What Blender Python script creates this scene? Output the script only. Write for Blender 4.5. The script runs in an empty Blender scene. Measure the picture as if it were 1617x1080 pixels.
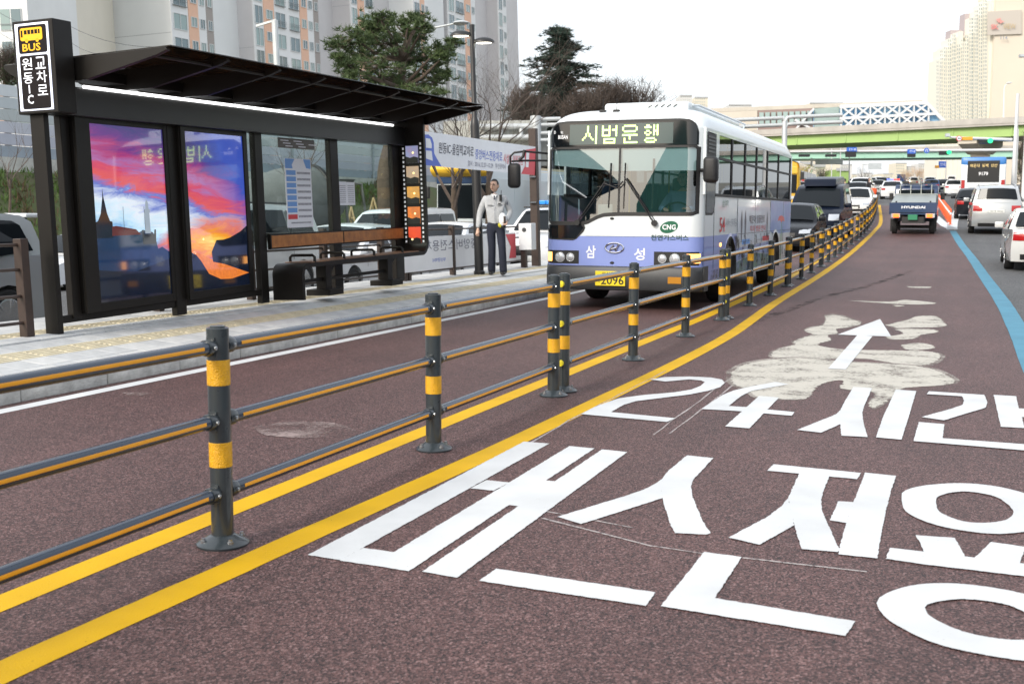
import bpy, bmesh, math, random
from mathutils import Vector, Matrix
random.seed(7)
S = bpy.context.scene
COL = S.collection
pi = math.pi
R = math.radians

# ------------------------------------------------------------------ camera, sky, sun, exposure
CAM = Vector((0, 0, 1.4993))
CR = Vector((0.932905, 0.360114, 0.002672))
CD = Vector((0.042785, -0.103466, -0.993712))
CF = Vector((-0.357573, 0.927153, -0.111932))
FPX = 1820.07
cd = bpy.data.cameras.new('camera')
co = bpy.data.objects.new('camera', cd)
COL.objects.link(co)
up_ = -CD
co.matrix_world = Matrix(((CR.x, up_.x, -CF.x, CAM.x), (CR.y, up_.y, -CF.y, CAM.y), (CR.z, up_.z, -CF.z, CAM.z), (0, 0, 0, 1)))
cd.sensor_fit = 'HORIZONTAL'
cd.sensor_width = 36
cd.lens = FPX / 1617 * 36
cd.clip_start = 0.05
cd.clip_end = 3000
cd.dof.use_dof = True
cd.dof.focus_distance = 11.0
cd.dof.aperture_fstop = 5.0
S.camera = co

SUN_EL, SUN_AZ = R(32), R(200)      # azimuth measured from +Y towards +X
w = bpy.data.worlds.new('World')
S.world = w
w.use_nodes = True
wn = w.node_tree
wn.nodes.clear()
wo = wn.nodes.new('ShaderNodeOutputWorld')
sky = wn.nodes.new('ShaderNodeTexSky')
sky.sky_type = 'NISHITA'
sky.sun_disc = False
sky.sun_elevation = SUN_EL
sky.sun_rotation = SUN_AZ
sky.air_density = 1.0
sky.dust_density = 5.0
bg1 = wn.nodes.new('ShaderNodeBackground')
bg1.inputs[1].default_value = 0.06
wn.links.new(sky.outputs[0], bg1.inputs[0])
bg2 = wn.nodes.new('ShaderNodeBackground')      # bright, even overcast cloud over the whole sky
bg2.inputs[0].default_value = (0.94, 0.97, 1.0, 1)
bg2.inputs[1].default_value = 0.70
ad = wn.nodes.new('ShaderNodeAddShader')
wn.links.new(bg1.outputs[0], ad.inputs[0])
wn.links.new(bg2.outputs[0], ad.inputs[1])
wn.links.new(ad.outputs[0], wo.inputs[0])
sl = bpy.data.lights.new('sun', 'SUN')
sl.energy = 1.7
sl.angle = R(14)
sl.color = (1.0, 0.95, 0.87)
so = bpy.data.objects.new('sun', sl)
COL.objects.link(so)
sd = Vector((math.sin(SUN_AZ) * math.cos(SUN_EL), math.cos(SUN_AZ) * math.cos(SUN_EL), math.sin(SUN_EL)))
so.rotation_euler = sd.to_track_quat('Z', 'Y').to_euler()
S.view_settings.view_transform = 'Standard'
S.view_settings.look = 'None'
S.view_settings.gamma = 1
S.view_settings.use_curve_mapping = False
S.view_settings.exposure = 0.56
S.render.engine = 'CYCLES'
S.cycles.use_denoising = True
S.cycles.max_bounces = 8
S.cycles.transparent_max_bounces = 24
S.cycles.caustics_reflective = False
S.cycles.caustics_refractive = False

# ------------------------------------------------------------------ measuring helpers
UPV = Vector((-0.026792, -0.013794, 0.999546))      # the road here has crossfall: true vertical in the road's own frame
_y = Vector((0, 1, 0)); _y = (_y - _y.dot(UPV) * UPV).normalized()
_x = _y.cross(UPV)
UPR = Matrix(((_x.x, _y.x, UPV.x, 0), (_x.y, _y.y, UPV.y, 0), (_x.z, _y.z, UPV.z, 0), (0, 0, 0, 1)))

def zp(y):                      # the road dips away, then climbs
    if y < 18: return 0.0
    if y < 42: return 0.0008 * (y - 18) ** 2
    if y < 95: return 0.4608 + 0.0384 * (y - 42)
    return 2.496 + 0.029 * (min(y, 700) - 95)
def ray(u, v): return CR * ((u - 808.5) / FPX) + CD * ((v - 540) / FPX) + CF
def gp(u, v, dz=0.0):           # where a sight line meets the road
    d = ray(u, v)
    lo, hi = 0.5, 700.0
    g = lambda t: CAM.z + t * d.z - zp(t * d.y) - dz
    t = lo
    while t < hi and g(t) > 0: t *= 1.03
    a, b = t / 1.03, t
    for _ in range(40):
        m = (a + b) / 2
        if g(m) > 0: a = m
        else: b = m
    return CAM + d * a
def atd(u, v, dist):            # point on a sight line at a given depth
    return CAM + ray(u, v) * dist
def atx(u, v, x):
    d = ray(u, v); return CAM + d * (x / d.x)
def aty(u, v, y):
    d = ray(u, v); return CAM + d * (y / d.y)
FH = Vector((CF.x, CF.y, 0)).normalized()
def atw(u, v, dist):            # point on the upright plane facing the viewer at that distance
    return CAM + ray(u, v) * (dist * ray(u, 300).dot(FH) / ray(u, v).dot(FH))
def tr(x0, y0, s, pts): return [(x0 + a / s, y0 + b / s) for a, b in pts]
def cat(pts, n=6):              # Catmull-Rom through points
    P = [Vector(p) for p in pts]
    P = [P[0] * 2 - P[1]] + P + [P[-1] * 2 - P[-2]]
    out = []
    for i in range(1, len(P) - 2):
        for k in range(n):
            t = k / n
            a, b, c, d = P[i - 1], P[i], P[i + 1], P[i + 2]
            out.append(0.5 * ((2 * b) + (c - a) * t + (2 * a - 5 * b + 4 * c - d) * t * t + (3 * b - a - 3 * c + d) * t ** 3))
    out.append(P[-2])
    return out

# ------------------------------------------------------------------ mesh collector
class G:
    def __init__(s): s.v = []; s.f = []; s.m = []
    def add(s, vs, fs, mi=0):
        o = len(s.v)
        s.v += [tuple(p) for p in vs]
        for f in fs:
            s.f.append([i + o for i in f]); s.m.append(mi)
        return s
    def box(s, x0, x1, y0, y1, z0, z1, mi=0):
        return s.add([(x0, y0, z0), (x1, y0, z0), (x1, y1, z0), (x0, y1, z0), (x0, y0, z1), (x1, y0, z1), (x1, y1, z1), (x0, y1, z1)],
                     [(0, 3, 2, 1), (4, 5, 6, 7), (0, 1, 5, 4), (1, 2, 6, 5), (2, 3, 7, 6), (3, 0, 4, 7)], mi)
    def bar(s, p, q, w, h, mi=0, upv=(0, 0, 1)):       # box between two points
        p, q = Vector(p), Vector(q); d = (q - p).normalized()
        u = Vector(upv); a = d.cross(u)
        if a.length < 1e-4: a = d.cross(Vector((1, 0, 0)))
        a.normalize(); b = a.cross(d)
        a *= w / 2; b *= h / 2
        return s.add([p - a - b, p + a - b, p + a + b, p - a + b, q - a - b, q + a - b, q + a + b, q - a + b],
                     [(3, 2, 1, 0), (4, 5, 6, 7), (0, 1, 5, 4), (1, 2, 6, 5), (2, 3, 7, 6), (3, 0, 4, 7)], mi)
    def cyl(s, p, q, r, r2=None, n=12, mi=0, caps=True):
        return s.tube([p, q], [r, r if r2 is None else r2], n, mi, caps)
    def tube(s, pts, r, n=8, mi=0, caps=True):
        P = [Vector(p) for p in pts]; N = len(P)
        rr = r if isinstance(r, (list, tuple)) else [r] * N
        o = len(s.v); prev = None
        for i, p in enumerate(P):
            d = (P[min(i + 1, N - 1)] - P[max(i - 1, 0)])
            d = d.normalized() if d.length > 1e-9 else Vector((0, 0, 1))
            if prev is None:
                a = d.cross(Vector((0, 0, 1)))
                if a.length < 1e-3: a = Vector((1, 0, 0))
            else:
                a = prev - prev.dot(d) * d
                if a.length < 1e-6: a = d.orthogonal()
            a.normalize(); b = d.cross(a); prev = a
            for k in range(n):
                t = 2 * pi * k / n
                s.v.append(tuple(p + (a * math.cos(t) + b * math.sin(t)) * rr[i]))
        for i in range(N - 1):
            for k in range(n):
                k2 = (k + 1) % n
                s.f.append([o + i * n + k, o + i * n + k2, o + (i + 1) * n + k2, o + (i + 1) * n + k]); s.m.append(mi)
        if caps:
            s.f.append([o + k for k in reversed(range(n))]); s.m.append(mi)
            s.f.append([o + (N - 1) * n + k for k in range(n)]); s.m.append(mi)
        return s
    def lathe(s, prof, n=16, c=(0, 0, 0), ax='z', mi=0):
        o = len(s.v); c = Vector(c)
        for r, h in prof:
            for k in range(n):
                t = 2 * pi * k / n
                a, b = r * math.cos(t), r * math.sin(t)
                s.v.append(tuple(c + Vector({'z': (a, b, h), 'x': (h, a, b), 'y': (b, h, a)}[ax])))
        for i in range(len(prof) - 1):
            for k in range(n):
                k2 = (k + 1) % n
                s.f.append([o + i * n + k, o + i * n + k2, o + (i + 1) * n + k2, o + (i + 1) * n + k]); s.m.append(mi)
        s.f.append([o + k for k in reversed(range(n))]); s.m.append(mi)
        s.f.append([o + (len(prof) - 1) * n + k for k in range(n)]); s.m.append(mi)
        return s
    def prism(s, poly, ax, a, b, mi=0):                # polygon in the other two axes, extruded a..b along ax
        n = len(poly)
        put = {'x': lambda p, t: (t, p[0], p[1]), 'y': lambda p, t: (p[0], t, p[1]), 'z': lambda p, t: (p[0], p[1], t)}[ax]
        vs = [put(p, a) for p in poly] + [put(p, b) for p in poly]
        fs = [list(reversed(range(n))), list(range(n, 2 * n))] + [(i, (i + 1) % n, n + (i + 1) % n, n + i) for i in range(n)]
        return s.add(vs, fs, mi)
    def poly(s, pts, mi=0): return s.add(pts, [list(range(len(pts)))], mi)
    def grid(s, fn, nu, nv, mi=0):
        vs = [fn(i / nu, j / nv) for j in range(nv + 1) for i in range(nu + 1)]
        fs = [(j * (nu + 1) + i, j * (nu + 1) + i + 1, (j + 1) * (nu + 1) + i + 1, (j + 1) * (nu + 1) + i) for j in range(nv) for i in range(nu)]
        return s.add(vs, fs, mi)
    def ball(s, c, r, n=10, m=7, mi=0):
        rx, ry, rz = r if isinstance(r, (tuple, list)) else (r, r, r)
        c = Vector(c)
        return s.grid(lambda a, b: tuple(c + Vector((rx * math.cos(2 * pi * a) * math.sin(pi * b), ry * math.sin(2 * pi * a) * math.sin(pi * b), -rz * math.cos(pi * b)))), n, m, mi)
    def mesh(s, name, mats=(), smooth=None, bevel=0, bseg=2, fix=True):
        me = bpy.data.meshes.new(name)
        me.from_pydata(s.v, [], s.f)
        for m in (mats if isinstance(mats, (list, tuple)) else [mats]): me.materials.append(m)
        if any(s.m): me.polygons.foreach_set('material_index', s.m)
        if bevel or fix:
            bm = bmesh.new(); bm.from_mesh(me)
            if fix: bmesh.ops.recalc_face_normals(bm, faces=bm.faces)
            if bevel:
                es = [e for e in bm.edges if len(e.link_faces) == 2 and e.calc_face_angle(0) > 0.5]
                bmesh.ops.bevel(bm, geom=es, offset=bevel, segments=bseg, profile=0.5, affect='EDGES', clamp_overlap=True)
            bm.to_mesh(me); bm.free()
        if smooth:
            me.shade_smooth()
            me.set_sharp_from_angle(angle=R(smooth))
        return me

def link(name, data, parent=None, M=None):
    o = bpy.data.objects.new(name, data)
    COL.objects.link(o)
    if M is not None:
        if isinstance(M, Matrix): o.matrix_local = M
        else: o.location = M
    if parent is not None: o.parent = parent
    return o
def mk(name, g, mats, parent=None, M=None, smooth=None, bevel=0, bseg=2, fix=True):
    return link(name, g.mesh(name, mats, smooth, bevel, bseg, fix), parent, M)
def tag(o, label=None, cat=None, group=None, kind=None):
    if label: o['label'] = label
    if cat: o['category'] = cat
    if group: o['group'] = group
    if kind: o['kind'] = kind
    return o
def thing(name, label, cat, M=None, group=None):
    return tag(link(name, None, None, M), label, cat, group)
def copy_tree(o, parent=None):
    c = o.copy(); COL.objects.link(c); c.parent = parent
    for ch in o.children: copy_tree(ch, c)
    return c
def upright(p, rz=0): return Matrix.Translation(Vector(p)) @ UPR @ Matrix.Rotation(rz, 4, 'Z')
def place(p, rz=0, sc=1): return Matrix.Translation(Vector(p)) @ Matrix.Rotation(rz, 4, 'Z') @ Matrix.Scale(sc, 4)

# ------------------------------------------------------------------ materials
def nodes(name):
    m = bpy.data.materials.new(name); m.use_nodes = True
    nt = m.node_tree
    return m, nt, nt.nodes['Principled BSDF'], nt.nodes['Material Output']
def mat(name, col, rough=0.5, metal=0.0, var=0.0, vs=3.0, bump=0.0, bs=60.0, spec=0.5, coat=0.0, emit=0.0, col2=None, rvar=0.0):
    m, nt, b, out = nodes(name)
    c = (*col, 1)
    b.inputs['Base Color'].default_value = c
    b.inputs['Roughness'].default_value = rough
    b.inputs['Metallic'].default_value = metal
    b.inputs['Specular IOR Level'].default_value = spec
    b.inputs['Coat Weight'].default_value = coat
    b.inputs['Coat Roughness'].default_value = 0.04
    L = nt.links.new
    if emit:
        b.inputs['Emission Color'].default_value = c
        b.inputs['Emission Strength'].default_value = emit
        m.cycles.emission_sampling = 'NONE'
    if var or bump or col2 or rvar:
        tc = nt.nodes.new('ShaderNodeTexCoord')
    if var or col2:
        n = nt.nodes.new('ShaderNodeTexNoise'); n.inputs['Scale'].default_value = vs; n.inputs['Detail'].default_value = 6; n.inputs['Roughness'].default_value = 0.65
        L(tc.outputs['Object'], n.inputs['Vector'])
        r = nt.nodes.new('ShaderNodeValToRGB')
        r.color_ramp.elements[0].position = 0.3; r.color_ramp.elements[1].position = 0.72
        lo = col2 if col2 else tuple(x * (1 - var) for x in col)
        hi = col if col2 else tuple(min(1, x * (1 + var)) for x in col)
        r.color_ramp.elements[0].color = (*lo, 1); r.color_ramp.elements[1].color = (*hi, 1)
        L(n.outputs['Fac'], r.inputs[0]); L(r.outputs[0], b.inputs['Base Color'])
    if rvar:
        n3 = nt.nodes.new('ShaderNodeTexNoise'); n3.inputs['Scale'].default_value = vs * 2.3; n3.inputs['Detail'].default_value = 5
        L(tc.outputs['Object'], n3.inputs['Vector'])
        mr = nt.nodes.new('ShaderNodeMapRange'); mr.inputs[3].default_value = max(0, rough - rvar); mr.inputs[4].default_value = min(1, rough + rvar)
        L(n3.outputs['Fac'], mr.inputs[0]); L(mr.outputs[0], b.inputs['Roughness'])
    if bump:
        n2 = nt.nodes.new('ShaderNodeTexNoise'); n2.inputs['Scale'].default_value = bs; n2.inputs['Detail'].default_value = 4
        L(tc.outputs['Object'], n2.inputs['Vector'])
        bp = nt.nodes.new('ShaderNodeBump'); bp.inputs['Strength'].default_value = bump; bp.inputs['Distance'].default_value = 0.02
        L(n2.outputs['Fac'], bp.inputs['Height']); L(bp.outputs[0], b.inputs['Normal'])
    return m
def glass(name, tint=(0.75, 0.82, 0.8), refl=1.0, ior=1.5, rough=0.0):
    m, nt, b, out = nodes(name)
    nt.nodes.remove(b)
    t = nt.nodes.new('ShaderNodeBsdfTransparent'); t.inputs[0].default_value = (*tint, 1)
    g = nt.nodes.new('ShaderNodeBsdfGlossy'); g.inputs['Roughness'].default_value = rough; g.inputs[0].default_value = (0.95, 0.98, 1, 1)
    f = nt.nodes.new('ShaderNodeFresnel')
    ge = nt.nodes.new('ShaderNodeNewGeometry'); mi = nt.nodes.new('ShaderNodeMapRange')
    mi.inputs[3].default_value = ior; mi.inputs[4].default_value = 1 / ior        # same reflectance from both faces of a thin pane
    nt.links.new(ge.outputs['Backfacing'], mi.inputs[0]); nt.links.new(mi.outputs[0], f.inputs[0])
    mu = nt.nodes.new('ShaderNodeMath'); mu.operation = 'MULTIPLY'; mu.use_clamp = True; mu.inputs[1].default_value = refl
    mx = nt.nodes.new('ShaderNodeMixShader')
    L = nt.links.new
    L(f.outputs[0], mu.inputs[0]); L(mu.outputs[0], mx.inputs[0]); L(t.outputs[0], mx.inputs[1]); L(g.outputs[0], mx.inputs[2]); L(mx.outputs[0], out.inputs[0])
    return m
def asphalt(name, ca, cb, cc, scale=120, patch=0.25, bump=0.6, rough=0.85):
    """aggregate: cells of ca..cb with specks of cc and slow wear over metres"""
    m, nt, b, out = nodes(name)
    N = nt.nodes.new; L = nt.links.new
    tc = N('ShaderNodeTexCoord')
    vo = N('ShaderNodeTexVoronoi'); vo.inputs['Scale'].default_value = scale
    L(tc.outputs['Object'], vo.inputs['Vector'])
    bw = N('ShaderNodeRGBToBW'); L(vo.outputs['Color'], bw.inputs[0])
    r = N('ShaderNodeValToRGB')
    e = r.color_ramp.elements
    e[0].position = 0.15; e[0].color = (*ca, 1); e[1].position = 0.7; e[1].color = (*cb, 1)
    k = e.new(0.9); k.color = (*cc, 1)
    L(bw.outputs[0], r.inputs[0])
    n = N('ShaderNodeTexNoise'); n.inputs['Scale'].default_value = 0.55; n.inputs['Detail'].default_value = 8; n.inputs['Roughness'].default_value = 0.6
    L(tc.outputs['Object'], n.inputs['Vector'])
    mr = N('ShaderNodeMapRange'); mr.inputs[1].default_value = 0.3; mr.inputs[2].default_value = 0.7; mr.inputs[3].default_value = 1 - patch; mr.inputs[4].default_value = 1 + patch
    L(n.outputs['Fac'], mr.inputs[0])
    mx = N('ShaderNodeMix'); mx.data_type = 'RGBA'; mx.blend_type = 'MULTIPLY'; mx.inputs[0].default_value = 1
    L(r.outputs[0], mx.inputs[6]); L(mr.outputs[0], mx.inputs[7])
    mp = N('ShaderNodeMapping'); mp.inputs['Scale'].default_value = (1.1, 0.05, 1); L(tc.outputs['Object'], mp.inputs[0])      # tyre-worn streaks along the lane
    n4 = N('ShaderNodeTexNoise'); n4.inputs['Scale'].default_value = 1.6; n4.inputs['Detail'].default_value = 6; L(mp.outputs[0], n4.inputs['Vector'])
    m4 = N('ShaderNodeMapRange'); m4.inputs[1].default_value = 0.3; m4.inputs[2].default_value = 0.7; m4.inputs[3].default_value = 0.86; m4.inputs[4].default_value = 1.12; L(n4.outputs['Fac'], m4.inputs[0])
    n5 = N('ShaderNodeTexNoise'); n5.inputs['Scale'].default_value = 11; n5.inputs['Detail'].default_value = 7; n5.inputs['Roughness'].default_value = 0.75; L(tc.outputs['Object'], n5.inputs['Vector'])
    m5 = N('ShaderNodeMapRange'); m5.inputs[1].default_value = 0.3; m5.inputs[2].default_value = 0.7; m5.inputs[3].default_value = 0.82; m5.inputs[4].default_value = 1.16; L(n5.outputs['Fac'], m5.inputs[0])
    mu = N('ShaderNodeMath'); mu.operation = 'MULTIPLY'; L(m4.outputs[0], mu.inputs[0]); L(m5.outputs[0], mu.inputs[1])
    mx3 = N('ShaderNodeMix'); mx3.data_type = 'RGBA'; mx3.blend_type = 'MULTIPLY'; mx3.inputs[0].default_value = 1
    L(mx.outputs[2], mx3.inputs[6]); L(mu.outputs[0], mx3.inputs[7]); L(mx3.outputs[2], b.inputs['Base Color'])
    bp = N('ShaderNodeBump'); bp.inputs['Strength'].default_value = bump; bp.inputs['Distance'].default_value = 0.006
    L(vo.outputs['Distance'], bp.inputs['Height']); L(bp.outputs[0], b.inputs['Normal'])
    b.inputs['Roughness'].default_value = rough
    b.inputs['Specular IOR Level'].default_value = 0.5
    return m

# ------------------------------------------------------------------ lettering (Blender's own font, made once)
_TXT = {}
def make_texts(items):
    os_ = []
    for body, off in items:
        c = bpy.data.curves.new('lettering', 'FONT'); c.body = body; c.offset = off; c.resolution_u = 2
        c.space_line = 1.0
        o = bpy.data.objects.new('lettering', c); COL.objects.link(o); os_.append((body, off, o))
    dg = bpy.context.evaluated_depsgraph_get()
    for body, off, o in os_:
        me = bpy.data.meshes.new_from_object(o.evaluated_get(dg))
        xs = [v.co.x for v in me.vertices]; ys = [v.co.y for v in me.vertices]
        x0, x1, y0, y1 = min(xs), max(xs), min(ys), max(ys)
        for v in me.vertices: v.co = ((v.co.x - x0) / (x1 - x0), (v.co.y - y0) / (y1 - y0), 0)
        _TXT[(body, off)] = me
    for _, _, o in os_:
        c = o.data; bpy.data.objects.remove(o); bpy.data.curves.remove(c)
def text(name, body, m, parent, org, xd, yd, off=0.0):
    """flat print: a string filling the box org + xd*a + yd*b, 0<=a,b<=1"""
    me = _TXT[(body, off)].copy()
    me.materials.clear(); me.materials.append(m)
    org, xd, yd = Vector(org), Vector(xd), Vector(yd)
    for v in me.vertices: v.co = org + xd * v.co.x + yd * v.co.y
    return link(name, me, parent)
TEXTS = [('BUS', .02), ('원동IC', .015), ('원', .005), ('동', .005), ('I', .01), ('C', .015), ('교', .005), ('차', .005), ('로', .005),
         ('시범운행', .0), ('Dynamic', .02), ('BUSAN', .02), ('삼', .02), ('성', .02), ('CNG', .03), ('천연가스버스', .015), ('자 2096', 0), ('부산 70', 0), ('자', .01), ('2096', .012),
         ('54', .01), ('원동IC-올림픽교차로', .0), ('중앙버스전용차로', .0), ('시설물 안전점검', .0), ('일시 : 2016.12.27~12.29   부산광역시', 0), ('부산광역시', 0),
         ('HYUNDAI', .03), ('SK', .03), ('VIEW', 0), ('114', .02), ('9179', .02), ('해운대  동백  양산', 0), ('부산 83로', 0), ('4577', .01), ('60', .02), ('삼성여객', 0), ('시내버스 연제 해운대', 0),
         ('해운대 임플란트', .015), ('치과 병원 안내', .0), ('개인택시', 0), ('버스', .01), ('안내', 0), ('41가 4562', 0), ('유턴', 0)]
make_texts(TEXTS)
# ------------------------------------------------------------------ ground, roads, markings
m_earth = mat('earth', (0.2, 0.19, 0.16), 0.95, var=0.3, vs=0.4)
m_grey = asphalt('grey_asphalt', (0.045, 0.047, 0.05), (0.1, 0.102, 0.105), (0.17, 0.17, 0.17), 70, 0.18, 0.4)
m_red = asphalt('red_asphalt', (0.009, 0.0032, 0.0030), (0.126, 0.060, 0.055), (0.27, 0.165, 0.155), 140, 0.18, 0.75, 0.62)
def paint(name, col, dirt, wear=0.62):
    m, nt, b, out = nodes(name)
    N = nt.nodes.new; L = nt.links.new
    tc = N('ShaderNodeTexCoord')
    n = N('ShaderNodeTexNoise'); n.inputs['Scale'].default_value = 38; n.inputs['Detail'].default_value = 7; n.inputs['Roughness'].default_value = 0.72
    n2 = N('ShaderNodeTexNoise'); n2.inputs['Scale'].default_value = 2.2; n2.inputs['Detail'].default_value = 5
    L(tc.outputs['Object'], n.inputs['Vector']); L(tc.outputs['Object'], n2.inputs['Vector'])
    a = N('ShaderNodeValToRGB'); a.color_ramp.elements[0].position = wear; a.color_ramp.elements[1].position = wear + 0.1
    L(n.outputs['Fac'], a.inputs[0])
    mx = N('ShaderNodeMix'); mx.data_type = 'RGBA'
    mx.inputs[6].default_value = (*col, 1); mx.inputs[7].default_value = (*dirt, 1)
    L(a.outputs[0], mx.inputs[0])
    mr = N('ShaderNodeMapRange'); mr.inputs[1].default_value = 0.3; mr.inputs[2].default_value = 0.75; mr.inputs[3].default_value = 1.0; mr.inputs[4].default_value = 0.80
    L(n2.outputs['Fac'], mr.inputs[0])
    m2 = N('ShaderNodeMix'); m2.data_type = 'RGBA'; m2.blend_type = 'MULTIPLY'; m2.inputs[0].default_value = 1
    L(mx.outputs[2], m2.inputs[6]); L(mr.outputs[0], m2.inputs[7]); L(m2.outputs[2], b.inputs['Base Color'])
    bp = N('ShaderNodeBump'); bp.inputs['Strength'].default_value = 0.35; bp.inputs['Distance'].default_value = 0.004
    n3 = N('ShaderNodeTexNoise'); n3.inputs['Scale'].default_value = 130
    L(tc.outputs['Object'], n3.inputs['Vector']); L(n3.outputs['Fac'], bp.inputs['Height']); L(bp.outputs[0], b.inputs['Normal'])
    b.inputs['Roughness'].default_value = 0.6; b.inputs['Specular IOR Level'].default_value = 0.2
    return m
m_wht = paint('white_road_paint', (0.64, 0.66, 0.67), (0.34, 0.31, 0.30), 0.645)
m_yel = paint('yellow_road_paint', (0.70, 0.41, 0.004), (0.16, 0.085, 0.02), 0.635)
m_blu = paint('blue_road_paint', (0.075, 0.25, 0.36), (0.10, 0.18, 0.23), 0.62)
m_cem = paint('cement_patch', (0.46, 0.44, 0.395), (0.26, 0.22, 0.20), 0.56)

YS = [-12, -4] + [i * 2 for i in range(0, 30)] + [60 + 5 * i for i in range(0, 14)] + [130 + 15 * i for i in range(0, 12)] + [320, 400, 500, 600, 700]
def strip(name, left, right, ys, dz, m, parent=None, nx=1):
    g = G()
    g.grid(lambda a, b: (0, 0, 0), nx, len(ys) - 1)
    g.v = []
    for y in ys:
        l = left(y) if callable(left) else left
        r = right(y) if callable(right) else right
        for i in range(nx + 1): g.v.append((l + (r - l) * i / nx, y, zp(y) + dz))
    return mk(name, g, m, parent, fix=False)
def ribbon(name, pts, w, dz, m, parent, jit=0.0):
    """painted line along ground points; pts (x,y)"""
    g = G(); P = [Vector((p[0], p[1])) for p in pts]
    for i, p in enumerate(P):
        d = (P[min(i + 1, len(P) - 1)] - P[max(i - 1, 0)]).normalized()
        n = Vector((-d.y, d.x)) * (w / 2)
        for s in (1, -1):
            q = p + n * (s * (1 + random.uniform(-jit, jit)))
            g.v.append((q.x, q.y, zp(q.y) + dz))
    for i in range(len(P) - 1): g.f.append([2 * i, 2 * i + 1, 2 * i + 3, 2 * i + 2]); g.m.append(0)
    return mk(name, g, m, parent, fix=False)

ground = tag(strip('ground', -420, 420, YS, -0.75, m_earth), 'bare ground reaching to the horizon', kind='structure')
_bl = [(p.x, p.y) for p in [gp(*q) for q in [(1615, 587), (1593, 527), (1570, 477), (1546.7, 440), (1527, 408), (1510, 384), (1499, 365)]]]
_bl = [(0.62, -12), (0.66, 6)] + _bl
blue_l = cat([Vector((a, b)) for a, b in _bl], 8)
def bx_at(y):
    for i in range(len(blue_l) - 1):
        if blue_l[i].y <= y <= blue_l[i + 1].y:
            t = (y - blue_l[i].y) / max(1e-6, blue_l[i + 1].y - blue_l[i].y); return blue_l[i].x + t * (blue_l[i + 1].x - blue_l[i].x)
    return blue_l[-1].x if y > blue_l[-1].y else blue_l[0].x
road = tag(strip('road', -9.7, 26, YS, 0.0, m_grey, nx=3), 'grey asphalt carriageway with traffic', kind='structure')
def lz(x): return -0.17 - (-9.7 - x) * 0.032       # the far carriageway falls away from the island
g = G(); g.grid(lambda a, b: (0, 0, 0), 3, len(YS) - 1); g.v = [(x, y, zp(y) * .9 + lz(x)) for y in YS for x in (-26, -20, -14, -9.6)]
side_road = tag(mk('side_road', g, m_grey, fix=False), 'grey asphalt of the far carriageway', kind='structure')
FEND = 82.0
lane = tag(strip('bus_lane', -6.84, lambda y: bx_at(y) if y < 52 else bx_at(52) - (y - 52) * 0.05, [y for y in YS if y < FEND] + [FEND], 0.004, m_red, nx=2), 'red-brown asphalt bus lanes', kind='structure')

# guard fence line (measured post feet) and lane lines along it
_posts = [(349, 860), (685, 710.6), (872.7, 625.5), (895, 618.8), (1002.6, 569.3), (1081.4, 532), (1135.3, 506), (1146, 503.5), (1183.3, 483.5), (1216, 467.2), (1242.4, 453.2),
          (1265, 441.5), (1280.8, 431.7), (1295.6, 422), (1307.8, 414.3), (1318, 407), (1326, 401), (1343, 388), (1358, 376), (1369, 364.5), (1376.5, 354), (1381, 344), (1383.5, 335), (1384.5, 328)]
_fl = [Vector((-3.05, -6)), Vector((-3.05, 0))] + [Vector((p.x, p.y)) for p in [gp(*q) for i_, q in enumerate(_posts) if i_ not in (3, 7)]]
_fl[2:8] = [Vector((-3.045, p.y)) for p in _fl[2:8]]
fence_line = cat(_fl, 6)
def off_line(L, d, y0, y1):
    out = []
    for i, p in enumerate(L):
        t = (L[min(i + 1, len(L) - 1)] - L[max(i - 1, 0)]).normalized()
        q = p + Vector((t.y, -t.x)) * d
        if y0 <= q.y <= y1: out.append((q.x, q.y))
    return out
ribbon('lane_line', [(x, y) for x, y in off_line(fence_line, -0.32, -5, 90)], 0.155, 0.0060, m_yel, lane, 0.03)
_yo = [(0, 1065), (450, 862), (850, 680), (1140, 537), (1231, 474.6), (1307, 427), (1353, 392), (1381, 365), (1391, 349), (1388.5, 324)]
_yo = [Vector((-2.95, -5)), Vector((-2.88, 1))] + [Vector((p.x, p.y)) for p in [gp(*q) for q in _yo]]
outer = cat(_yo, 10)
ribbon('lane_line', [(p.x, p.y) for p in outer], 0.165, 0.0062, m_yel, lane, 0.03)
ribbon('lane_line', [(-6.64, -6 + i * 2.0) for i in range(0, 22)], 0.15, 0.0060, m_wht, lane, 0.04)
ribbon('lane_line', [(p.x + 0.13, p.y) for p in blue_l], 0.25, 0.0064, m_blu, lane, 0.03)
# white chevron lines beyond the blue line
for q in ([(1505, 362.5), (1493.5, 357), (1484, 349), (1476.8, 342)], [(1503, 363), (1504.5, 353), (1508, 341.5), (1516, 326)]):
    ribbon('lane_line', [(p.x, p.y) for p in [gp(*a) for a in q]], 0.42, 0.010, m_wht, road, 0.02)
for q in ([(1545, 354), (1617, 420)],):
    pass
for k in range(7):                                   # dashed lane markings on the grey road
    a = gp(1497 + k * 6.0, 305 + k * 3.6); b = gp(1500 + k * 6.0, 306.8 + k * 3.6)
    ribbon('lane_dash', [(a.x, a.y), (b.x, b.y)], 0.3, 0.008, m_wht, road)
for lx in (-13.4, -17.0):
    for k in range(9):
        ribbon('lane_dash', [(lx, 6 + k * 6.5), (lx, 9 + k * 6.5)], 0.14, lz(lx) + 0.008, m_wht, side_road)

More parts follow.
